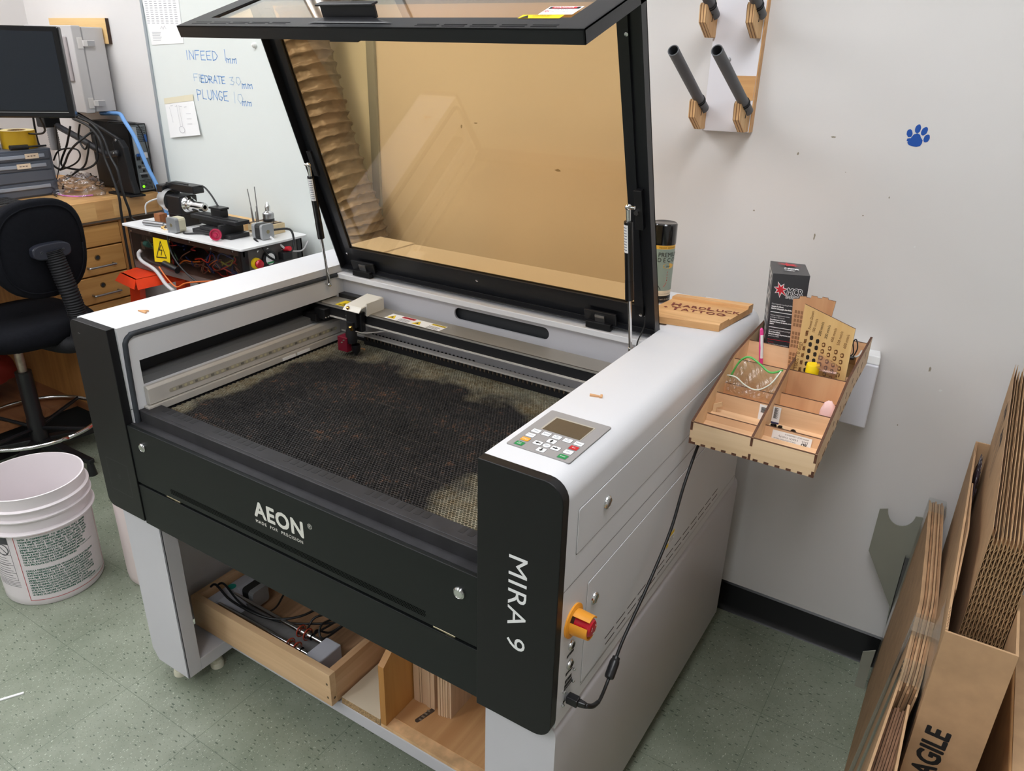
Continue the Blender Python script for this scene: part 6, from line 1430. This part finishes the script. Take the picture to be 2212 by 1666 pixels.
a, b = Vector((1.341, .160, .594)), Vector((1.3375, .200, .617)); link('ferrite_bead', MB().lathe([(.004, 0), (.0085, .002), (.0095, .006), (.0095, .032), (.0085, .037), (.0075, .038), (.0075, .043), (.004, .045)], a, 22, b-a), PLASTB, t, smooth=35)

# ------------------------------------------------------------ pipe rack on the wall
t = thing('pipe_rack', 'narrow white wall rack with dark grey pipe arms in plywood brackets', 'wall rack', (1.1, 1.2, 1.48))
m = MB(); m.m = 0; m.hexa([(1.040, 1.197, 1.486), (1.163, 1.197, 1.488), (1.155, YW, 1.485), (1.032, YW, 1.483), (1.040, 1.197, 2.20), (1.163, 1.197, 2.20), (1.155, YW, 2.20), (1.032, YW, 2.20)])
link('back_board', m, mat('rack_white', (232, 230, 236), .45), t)
m = MB().hexa([(1.1632, 1.197, 1.488), (1.166, 1.197, 1.488), (1.166, YW-.0005, 1.488), (1.158, YW-.0005, 1.488), (1.1632, 1.197, 2.2), (1.166, 1.197, 2.2), (1.166, YW-.0005, 2.2), (1.158, YW-.0005, 2.2)]); link('board_edge', m, MAPLE, t)
link('bare_patch', MB().prism([(1.115, 1.605), (1.114, 1.622), (1.1625, 1.6225), (1.1625, 1.565), (1.150, 1.563)], 'y', 1.1962, 1.197), MAPLE, t, label='bare wood patch')
link('mount_screw', MB().lathe([(.0065, 0), (.006, .002), (.0001, .003)], (1.087, 1.197, 1.658), 16, (0, -1, 0)), STEEL, t, smooth=35)
PB1 = wood('bracket_ply_face', (224, 184, 130), (204, 158, 104), 'z'); 
def plymat():
    m = bpy.data.materials.new('bracket_ply_layers'); MATS['bracket_ply_layers'] = m; nt, N, L, B = nodes(m)
    tc = N.new('ShaderNodeTexCoord'); sp = N.new('ShaderNodeSeparateXYZ'); L.new(tc.outputs['Object'], sp.inputs[0])
    a = N.new('ShaderNodeMath'); a.operation = 'MULTIPLY'; a.inputs[1].default_value = 900; L.new(sp.outputs[0], a.inputs[0])
    s = N.new('ShaderNodeMath'); s.operation = 'SINE'; L.new(a.outputs[0], s.inputs[0])
    r = N.new('ShaderNodeValToRGB'); r.color_ramp.elements[0].position = .3; r.color_ramp.elements[0].color = lin((228, 186, 134)); r.color_ramp.elements[1].position = .75; r.color_ramp.elements[1].color = lin((140, 96, 62))
    L.new(s.outputs[0], r.inputs['Fac']); L.new(r.outputs['Color'], B.inputs['Base Color']); B.inputs['Roughness'].default_value = .6; return m
PLM = plymat()
PVC = mat('pvc_grey', (82, 84, 88), .45)
for (x, zz) in ((1.028, 0), (1.143, 0), (1.028, .218), (1.143, .218), (1.028, .436), (1.143, .436)):
    z0_ = 1.490+zz
    m = MB().prism([(1.197, z0_), (1.165, z0_), (1.112, z0_+.032), (1.108, z0_+.070), (1.114, z0_+.076), (1.197, z0_+.060)], 'x', x, x+.018); m.mi[0] = m.mi[1] = 1
    b = link('bracket', m, [PLM, PB1], t, bevel=.001)
    root = Vector((x+.016, 1.160, z0_+.060)); tip = root+Vector((-.0, -.235, .126))
    if x > 1.1: tip = root+Vector((-.005, -.26, .128))
    d_ = (tip-root).normalized()
    pp = link('pipe', MB().cyl(root+d_*-.02, tip, .0130, n=28, inner=.0108), PVC, t, smooth=35)
    link('pipe_bore', MB().cyl(tip-d_*.03, tip-d_*.028, .0108, n=20), mat('bore_black', (6, 6, 7), .9), pp)
    m = MB()
    for k in (.022, .030):
        q = root+d_*k; a = d_.orthogonal().normalized(); bb_ = d_.cross(a)
        m.tube([tuple(q+(a*math.cos(w_*math.pi/8)+bb_*math.sin(w_*math.pi/8))*.0142) for w_ in range(17)], .0011, 5, 0)
    m.tube([(x+.018, 1.15, z0_+.066), (x+.021, 1.15, z0_+.052), (x+.0195, 1.152, z0_+.035)], .001, 5); m.box((x+.0175, 1.147, z0_+.06), (x+.023, 1.154, z0_+.066)); m.box((x+.002, 1.14, z0_+.074), (x+.008, 1.147, z0_+.08))
    link('cable_tie', m, PLASTB, b)
# paw print
PAW = mat('paw_blue_paint', (10, 76, 164), .6)
def ell(cx, cz, rx, rz, rot, n=22, wob=.05):
    out = []; r_ = math.radians(rot)
    for i in range(n):
        a = 2*math.pi*i/n; k = 1+random.uniform(-wob, wob); x, z = rx*math.cos(a)*k, rz*math.sin(a)*k
        out.append((cx+x*math.cos(r_)-z*math.sin(r_), cz+x*math.sin(r_)+z*math.cos(r_)))
    return out
m = MB(); py = YW-.0006
for (x, z, rx, rz, ro) in ((1.5335, 1.5105, .0062, .0092, 12), (1.549, 1.5215, .0060, .0100, -2), (1.5635, 1.5170, .0064, .0098, -16), (1.5715, 1.5015, .0062, .0090, -14)): m.prism(ell(x, z, rx, rz, ro), 'y', py, YW)
m.prism([(1.531, 1.4985), (1.538, 1.500), (1.543, 1.509), (1.550, 1.5115), (1.556, 1.509), (1.559, 1.503), (1.564, 1.497), (1.564, 1.490), (1.561, 1.4835), (1.554, 1.4815), (1.545, 1.4820), (1.537, 1.4845), (1.533, 1.489), (1.534, 1.492), (1.5305, 1.4935)], 'y', py, YW)
single('paw_print', m, PAW, 'blue spray-stencilled paw print on the right wall', 'paw print')
# fuzzy overspray specks around the stencil
rn = random.Random(2); m = MB()

# ------------------------------------------------------------ under the laser cutter
BOXW = wood('pine_box', (228, 194, 154), (208, 170, 128), 'x', .8, .55, fine=45)
BOXS = wood('pine_box_side', (216, 178, 140), (196, 154, 114), 'y', .8, .55, fine=45)
t = thing('wooden_tray', 'long open wooden box of parts on the shelf under the laser cutter', 'wooden box', (.32, .36, .10))
bx0, bx1, by0, by1, bz0, bz1 = .045, .598, .142, .60, .1005, .205
link('front_board', MB().box((bx0, by0, bz0), (bx1, by0+.020, bz1)), BOXW, t, bevel=.001)
link('back_board', MB().box((bx0, by1-.02, bz0), (bx1, by1, bz1)), BOXW, t, bevel=.001)
link('side_board', MB().box((bx0, by0+.02, bz0), (bx0+.018, by1-.02, bz1)), BOXS, t, bevel=.001); link('side_board', MB().box((bx1-.020, by0+.02, bz0), (bx1, by1-.02, bz1-.001)), BOXS, t, bevel=.001)
link('box_floor', MB().box((bx0+.018, by0+.02, bz0+.004), (bx1-.02, by1-.02, bz0+.010)), wood('stained_floor_ply', (190, 150, 116), (150, 114, 84), 'y', .8), t)
m = MB()
for p, d in (((bx1-.012, by0, .125), (0, -1, 0)), ((bx1-.012, by0, .170), (0, -1, 0)), ((bx1, by0+.012, .122), (1, 0, 0))): link('wood_screw', MB().lathe([(.004, 0), (.0035, .0004), (.0001, .0001)], p, 10, d), mat('screw_dark', (110, 90, 66), .5, .5), t)
# roller attachment in the box
t = thing('roller_attachment', 'grey roller attachment with two steel shafts and red rings lying in the wooden box', 'machine part', (.3, .3, .112))
LG = mat('light_grey_metal', (176, 176, 184), .45); zf = .1290
link('base_plate', MB().box((.085, .165, .1112), (.480, .262, zf+.004)), mat('plate_dull', (140, 138, 138), .4, .3, var=.25, vs=20), t)
link('end_housing', MB().box((.474, .168, .1112), (.528, .256, zf+.056)), LG, t, bevel=.004)
hp = link('end_plate', MB().box((.066, .163, .1112), (.096, .35, zf+.050)), LG, t, bevel=.002)
link('green_sticker', MB().lathe([(.013, 0), (.0001, .0002)], (.081, .255, zf+.0503), 24), mat('teal_sticker', (10, 140, 124), .5), hp)
link('plate_gusset', MB().hexa([(.096, .168, zf+.004), (.15, .19, zf+.004), (.15, .25, zf+.004), (.096, .27, zf+.004), (.096, .168, zf+.052), (.102, .19, zf+.052), (.102, .25, zf+.052), (.096, .27, zf+.052)]), LG, hp)
for k, y in enumerate((.190, .243)):
    s_ = link('roller_shaft', MB().cyl((.095, y, zf+.042), (.476, y, zf+.042), .0065, n=18), CHROME, t, smooth=35)
    for x in ((.400, .427) if k == 0 else (.386, .412)):
        link('red_ring', MB().tube([(x, y+.0165*math.cos(a*math.pi/12), zf+.042+.0165*math.sin(a*math.pi/12)) for a in range(25)], .0019, 6, 0), mat('silicone_red', (176, 62, 36), .5), s_, smooth=True)
    x0_ = .392 if k == 0 else .378
    link('roller_hub', MB().lathe([(.010, 0), (.0135, .002), (.0135, .008), (.010, .010), (.010, .030), (.0135, .032), (.0135, .038), (.010, .040), (.010, .052)], (x0_, y, zf+.042), 24, (1, 0, 0)), CHROME, s_, smooth=35)
link('motor_core', MB().prism(rrect(.266, zf-.006, .322, zf+.050, .010, 3), 'x', .112, .140), mat('motor_black', (30, 30, 30), .5), t)
link('motor_front', MB().prism(rrect(.265, zf-.007, .323, zf+.051, .010, 3), 'x', .140, .160), STP, t, bevel=.001)
link('motor_flange', MB().box((.098, .260, .1115), (.112, .325, zf+.052)), LG, t, bevel=.002)
for nm, pts, r, lb in (('cable', [(.06, .20, .205), (.075, .21, .212), (.14, .205, .190), (.24, .215, .178), (.30, .235, .176), (.345, .28, .176), (.37, .34, .18), (.40, .40, .175)], .0036, 'black cable arching along the roller attachment in the wooden box'),
                       ('cable', [(.058, .215, .190), (.08, .23, .206), (.16, .22, .180), (.25, .225, .170), (.33, .25, .166), (.42, .30, .172), (.46, .34, .170), (.44, .30, .150), (.42, .27, .170), (.43, .25, .172)], .0032, 'black cable looping back across the steel rollers'),
                       ('cable', [(.45, .36, .175), (.40, .30, .19), (.39, .27, .172), (.415, .25, .165), (.45, .35, .178), (.43, .28, .188), (.455, .26, .165), (.47, .35, .172)], .0032, 'coiled black cable hanging beside the red rings'),
                       ('cable', [(.20, .36, .150), (.215, .34, .165), (.235, .29, .155), (.25, .25, .168)], .003, 'short black cable from the motor in the wooden box')):
    cable(pts, r, lb)
# shelf boards
t_ = .020
m = MB(); m.m = 0; m.box((.604, .172, .0905), (.735, .90, .112)); m.m = 1; m.box((.604, .1715, .0905), (.7355, .1722, .1115))
single('chipboard_shelf', m, [mat('white_laminate', (222, 208, 184), .4), mat('chipboard_core', (176, 144, 104), .8, var=.5, vs=260)], 'white-faced chipboard strip on the bottom rail, right of the wooden box', 'shelf board')
m = MB(); m.m = 0; m.box((.738, .204, .0905), (1.152, 1.02, .1015)); m.m = 1; m.box((.738, .172, .0905), (1.152, .204, .1005))
single('plywood_shelf', m, [wood('shelf_ply', (214, 166, 116), (190, 138, 90), 'y', .8, .5, fine=40), mat('shelf_front_strip', (226, 182, 134), .6, var=.25, vs=30)], 'tan plywood shelf board with a worn front strip under the laser cutter', 'shelf board')
m = MB(); m.prism([(.172, .102), (.60, .102), (.60, .42), (.24, .42), (.24, .345), (.174, .290)], 'x', .738, .756)
single('wooden_divider', m, wood('honey_panel', (206, 152, 84), (184, 126, 62), 'z', .7, .45, fine=30), 'upright honey-coloured wooden divider with a cut corner on the lower shelf', 'divider')
zs = .1022
xs = .760
for i, w_ in enumerate((.020, .006, .016, .012, .014)):
    single('plywood_strip', MB().box((xs, .278+.001*(i % 3), zs), (xs+w_-.001, .60, zs+.30)), wood('strip_%d' % (i % 2), (238, 208, 176) if i % 2 else (230, 198, 166), (214, 178, 142), 'z', 1, .55), 'upright plywood sheet in the left stack on the lower shelf', 'plywood sheet', 'left stack of plywood sheets under the laser cutter'); xs += w_
xs = .843
for i, w_ in enumerate((.008, .007, .006, .007, .003, .006)):
    single('plywood_strip', MB().box((xs, .272+.0015*i, zs), (xs+w_-.0008, .60, zs+.30)), wood('strip_%d' % (i % 2), (238, 208, 176), (214, 178, 142), 'z', 1, .55), 'upright plywood sheet in the right stack on the lower shelf', 'plywood sheet', 'right stack of plywood sheets under the laser cutter'); xs += w_
m = MB(); m.m = 0; m.prism(rrect(-.006, -.03, .006, .03, .0058, 5), 'z', zs-.0005, zs+.0008); v2 = []
c, s = math.cos(-.25), math.sin(-.25); m.v = [(.816+x*c-y*s, .252+x*s+y*c, z) for x, y, z in m.v]
m.m = 1
for k in range(4): plane_quad(m, (.811, .232+.011*k, zs+.001), (1, 0, 0), (0, 1, 0), .009, .005)
single('metal_plate', m, [mat('slot_dark_brown', (70, 56, 46), .6), mat('slot_grey', (130, 118, 104), .5)], 'slim dark metal strip set in the plywood shelf in front of the sheets', 'metal plate')

# ------------------------------------------------------------ cardboard at the right
def cardmat(name, c, k=.12):
    return mat(name, c, .75, var=k, vs=26)
CARD = cardmat('cardboard_tan', (190, 154, 116)); CARDI = cardmat('cardboard_inside', (176, 140, 104)); CARDE = cardmat('cardboard_edge', (168, 128, 92), .35)
# metal offcut leaning on the wall
SM = mat('grey_green_sheet', (146, 146, 134), .45, .1, var=.1, vs=5)
t = thing('sheet_metal_offcut', 'grey sheet metal offcut with a round notch leaning on the wall behind the cardboard', 'metal sheet', (1.72, 1.2, 0))
ar = [(1.724+.0345*math.cos(math.radians(a)), .548+.046*math.sin(math.radians(a))) for a in range(185, 356, 10)]
pl = [(1.670, .536)]+[(x, z) for x, z in ar]+[(1.762, .545), (1.776, .548), (1.783, .596), (1.79, .60), (1.79, .02), (1.762, .127), (1.756, .24), (1.669, .398)]
m = MB(); m.prism(pl, 'y', 1.192, 1.195); link('notched_plate', m, SM, t)
link('lower_tab', MB().hexa([(1.722, 1.10, .126), (1.752, 1.10, .146), (1.752, 1.104, .146), (1.722, 1.104, .126), (1.722, 1.10, .082), (1.750, 1.10, .082), (1.750, 1.104, .082), (1.722, 1.104, .082)]).box((1.724, 1.10, .0), (1.75, 1.104, .083)), SM, t)
m = MB().box((1.760, 1.179, 0), (1.7615, 1.190, .42)).box((1.760, 1.179, 0), (1.774, 1.1805, .42)); link('channel', m, mat('channel_grey', (104, 104, 104), .35, .6), t)
# wrapped bundle of flat sheets
t = thing('cardboard_bundle', 'bundle of flat cardboard sheets taped in clear film, nearest the laser cutter', 'cardboard', (1.79, .7, 0))
YS = [1.176, .95, .72, .47, .19, -.05]; XT = [1.778, 1.793, 1.806, 1.802, 1.784, 1.770]
def xtop(y):
    for k in range(len(YS)-1):
        if y >= YS[k+1]-1e-6: return XT[k]+(XT[k+1]-XT[k])*(YS[k]-y)/(YS[k]-YS[k+1])
    return XT[-1]
def XB(y, z, off=0.): return 1.756+off+(xtop(y)-1.756)*z/.62
def sheet(off, wd, ya, yb, zt, n=14):
    m = MB(); V = []
    for k in range(n+1):
        y = ya+(yb-ya)*k/n; V += [(XB(y, 0, off), y, 0), (XB(y, 0, off)+wd, y, 0), (XB(y, zt, off)+wd, y, zt+.001*math.sin(k*2.1+off*900)), (XB(y, zt, off), y, zt+.001*math.sin(k*2.1+off*900))]
    return m.add(V, [(k*4+q, k*4+(q+1) % 4, k*4+4+(q+1) % 4, k*4+4+q) for k in range(n) for q in range(4)]+[(3, 2, 1, 0), (n*4, n*4+1, n*4+2, n*4+3)])
link('outer_sheet', sheet(0, .0040, -.05, 1.176, .612, 24), CARD, t, label='large plain outer cardboard face')
xs = .0044
for i in range(7):
    w_ = .0046; link('cardboard_sheet', sheet(xs, w_-.0008, .42+.01*((i*5) % 3), 1.172, .608+.004*((i*7) % 3)), CARD if i % 2 == 0 else CARDE, t); xs += w_
FILM = glassy('stretch_film', (236, 240, 240), spec=1.1, rough=.22)
def band(y0_, y1_, o=.002, drop=0.):
    m = MB(); zt_ = .622
    P_ = [(-o, .0), (-o, zt_), (xs+o, zt_), (xs+o, .25)]
    for (pa, pb) in zip(P_[:-1], P_[1:]):
        m.grid(lambda u, v: (XB(y0_+(y1_-y0_)*u, pa[1]+(pb[1]-pa[1])*v, pa[0]+(pb[0]-pa[0])*v)+.0008*math.sin(u*29+v*3), y0_+(y1_-y0_)*u, pa[1]+(pb[1]-pa[1])*v+.001*math.sin(u*31)), 10, 6)
    return m
for (a, b) in ((.575, .655), (.43, .50), (1.10, 1.176)): link('plastic_wrap', band(a, b), FILM, t, smooth=True)
link('clear_tape', band(.59, .64, .003), mat('packing_tape', (206, 190, 170), .15, alpha=.25), t)
# open sleeve next to it
t = thing('cardboard_sleeve', 'stack of dark brown sheets with a cardboard backing, lowest in front of the wrapped bundle', 'cardboard', (1.79, .25, 0))
link('sleeve_wall', MB().box((1.822, -.05, 0), (1.826, .395, .606)), CARD, t)
xs2 = .0048
for i in range(7):
    link('brown_sheet', sheet(xs2, .0036, -.05, .405, .575+.004*(i % 3), 6), cardmat('brown_sheet_dark', (140, 104, 78), .3), t); xs2 += .0044
# printed open carton
t = thing('fragile_carton', 'tall open cardboard carton printed FRAGILE at the lower right', 'carton', (1.89, .78, 0))
fx0, fx1, fy0, fy1, fz = 1.840, 1.946, .375, 1.190, .800; wt = .0042
m = MB().box((fx0, fy0, 0), (fx1, fy0+wt, fz-.002)).box((fx0, fy1-wt, 0), (fx1, fy1, fz)).box((fx1-wt, fy0+wt, 0), (fx1, fy1-wt, fz-.004))
m.prism([(fy0+wt, 0), (fy1-wt, 0), (fy1-wt, fz), (.80, fz+.006), (fy0+wt, fz)], 'x', fx0, fx0+wt); m.box((fx0+wt, fy0+wt, .0), (fx1-wt, fy1-wt, .004))
fc = link('carton_wall', m, [CARD], t)
# corrugated rim
def zig(p0, p1, off, n_):
    p0 = Vector(p0); p1 = Vector(p1); d = (p1-p0)/n_; m = MB(); off = Vector(off)
    pts = []
    for k in range(n_+1):
        q = p0+d*k+(off if k % 2 else Vector((0, 0, 0))); pts.append(q)
    for a, b in zip(pts[:-1], pts[1:]):
        s_ = (b-a).cross(Vector((0, 0, 1))).normalized()*.0004
        m.add([a-s_, b-s_, b+s_, a+s_], [(0, 1, 2, 3)])
    return m
z_ = fz+.0004
rim = zig((fx0+.001, fy0+.01, z_+.0005), (fx0+.001, fy1-.01, z_+.0010), (.0022, 0, 0), 180); link('corrugated_rim', rim, [mat('flute_dark', (112, 80, 54), .8)], t)
link('inner_flap', MB().prism([(.50, .60), (.52, .79), (.66, .84), (.95, .80), (.95, .70), (.56, .62)], 'x', fx0+wt+.001, fx0+wt+.004), CARDI, t)
m = MB(); text(m, 'FRAGILE', .052, (1.8885, fy0, .436), (.04, 0, 1), (-1, 0, .04), bold=.0017, sx=.83, space=1.0)
link('fragile_print', m, INKB, t, label='black FRAGILE lettering running upward')
link('grey_film', MB().grid(lambda u, v: (fx0-.0012+.0008*math.sin(v*30), .40+.28*u*(1-.5*v), .50+.26*v), 10, 10), FILM, t, smooth=True)
single('bubble_wrap', crumple(1.8575, 1.09, .62, .0095, .060, .17, .2, 12, 32, 20), mat('dark_film', (70, 60, 66), .12, spec=.9), 'dark crumpled plastic film stuffed at the wall end of the printed carton', 'plastic film', smooth=True)
# corrugated sheets standing in the carton
def corr_sheet(x, wd, seed, tall=0):
    rn = random.Random(seed); m = MB(); y0_, y1_ = .505, 1.172
    za, zb = .926+tall+rn.uniform(-.006, .006), 1.012+tall+rn.uniform(-.01, .012)
    lt = .0007
    poly = [(y0_, .02), (y1_, .02), (y1_, zb)]
    k = 9
    for i in range(1, k): q = i/k; poly.append((y1_+(y0_-y1_)*q, zb+(za-zb)*q+rn.uniform(-.003, .003)))
    poly += [(y0_, za)]
    m.m = 0; m.prism(poly, 'x', x, x+lt); m.prism(poly, 'x', x+wd-lt, x+wd)
    m.m = 1; n_ = 44; z = .50; dz = (za-.008-z)/n_; P_ = [(x+lt if i % 2 == 0 else x+wd-lt, z+dz*i) for i in range(n_+1)]
    for (a, b) in zip(P_[:-1], P_[1:]):
        m.add([(a[0], y0_+.0005, a[1]-.0005), (b[0], y0_+.0005, b[1]-.0005), (b[0], y0_+.0005, b[1]+.0005), (a[0], y0_+.0005, a[1]+.0005), (a[0], y0_+.03, a[1]-.0005), (b[0], y0_+.03, b[1]-.0005), (b[0], y0_+.03, b[1]+.0005), (a[0], y0_+.03, a[1]+.0005)], [(0, 1, 2, 3), (0, 4, 5, 1), (3, 2, 6, 7)])
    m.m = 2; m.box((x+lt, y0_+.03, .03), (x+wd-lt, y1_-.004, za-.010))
    return m
CARDL = cardmat('cardboard_liner', (196, 160, 118), .1)
m = corr_sheet(1.8705, .0056, 3)
for i, (x, wd) in enumerate([(1.8705+.0058*k, .0055) for k in range(12)]):
    if x+wd > 1.941: break
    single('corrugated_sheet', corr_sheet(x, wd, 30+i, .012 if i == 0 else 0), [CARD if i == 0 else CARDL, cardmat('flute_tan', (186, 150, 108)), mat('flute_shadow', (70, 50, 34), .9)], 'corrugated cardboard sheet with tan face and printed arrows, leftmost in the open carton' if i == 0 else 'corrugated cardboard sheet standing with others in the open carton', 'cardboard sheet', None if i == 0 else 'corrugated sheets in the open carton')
t = bpy.data.objects['corrugated_sheet']
m = MB(); x = 1.8698
for (y, z) in ((.90, .905), (1.0, .925)):
    for (a, b, c, d) in ((0, -.06, .004, .03), (.035, -.06, .039, .03)): m.add([(x, y+a, z+b), (x, y+c, z+b), (x, y+c, z+d), (x, y+a, z+d)], [(0, 3, 2, 1)])
    m.add([(x, y-.014, z+.022), (x, y+.018, z+.022), (x, y+.002, z+.052)], [(0, 2, 1)]); m.add([(x, y+.021, z+.022), (x, y+.053, z+.022), (x, y+.037, z+.052)], [(0, 2, 1)])
link('arrow_print', m, mat('arrow_ink', (70, 66, 64), .7), t)
# another carton at the very edge
t = thing('plain_carton', 'plain brown carton cut off by the lower right picture corner', 'carton', (2.1, .6, 0))
m = MB().hexa([(1.990, -.2, 0), (2.20, -.2, 0), (2.20, .95, 0), (1.990, .95, 0), (1.990, -.2, .56), (2.20, -.2, .56), (2.20, .95, .56), (1.990, .95, .56)]); link('carton_body', m, cardmat('cardboard_orange', (182, 136, 88)), t, bevel=.004)
link('top_flap', MB().box((1.994, -.19, .561), (2.19, .94, .565)), CARD, t)
# paper sliver on the floor at the left edge
m = MB().hexa([(-.285, -.360, .0005), (-.215, -.235, .0005), (-.221, -.232, .0005), (-.291, -.357, .0005), (-.285, -.360, .004), (-.215, -.235, .004), (-.221, -.232, .004), (-.291, -.357, .004)])
single('paper_sliver', m, PAPER, 'thin white stick lying on the green floor at the left picture edge', 'stick')
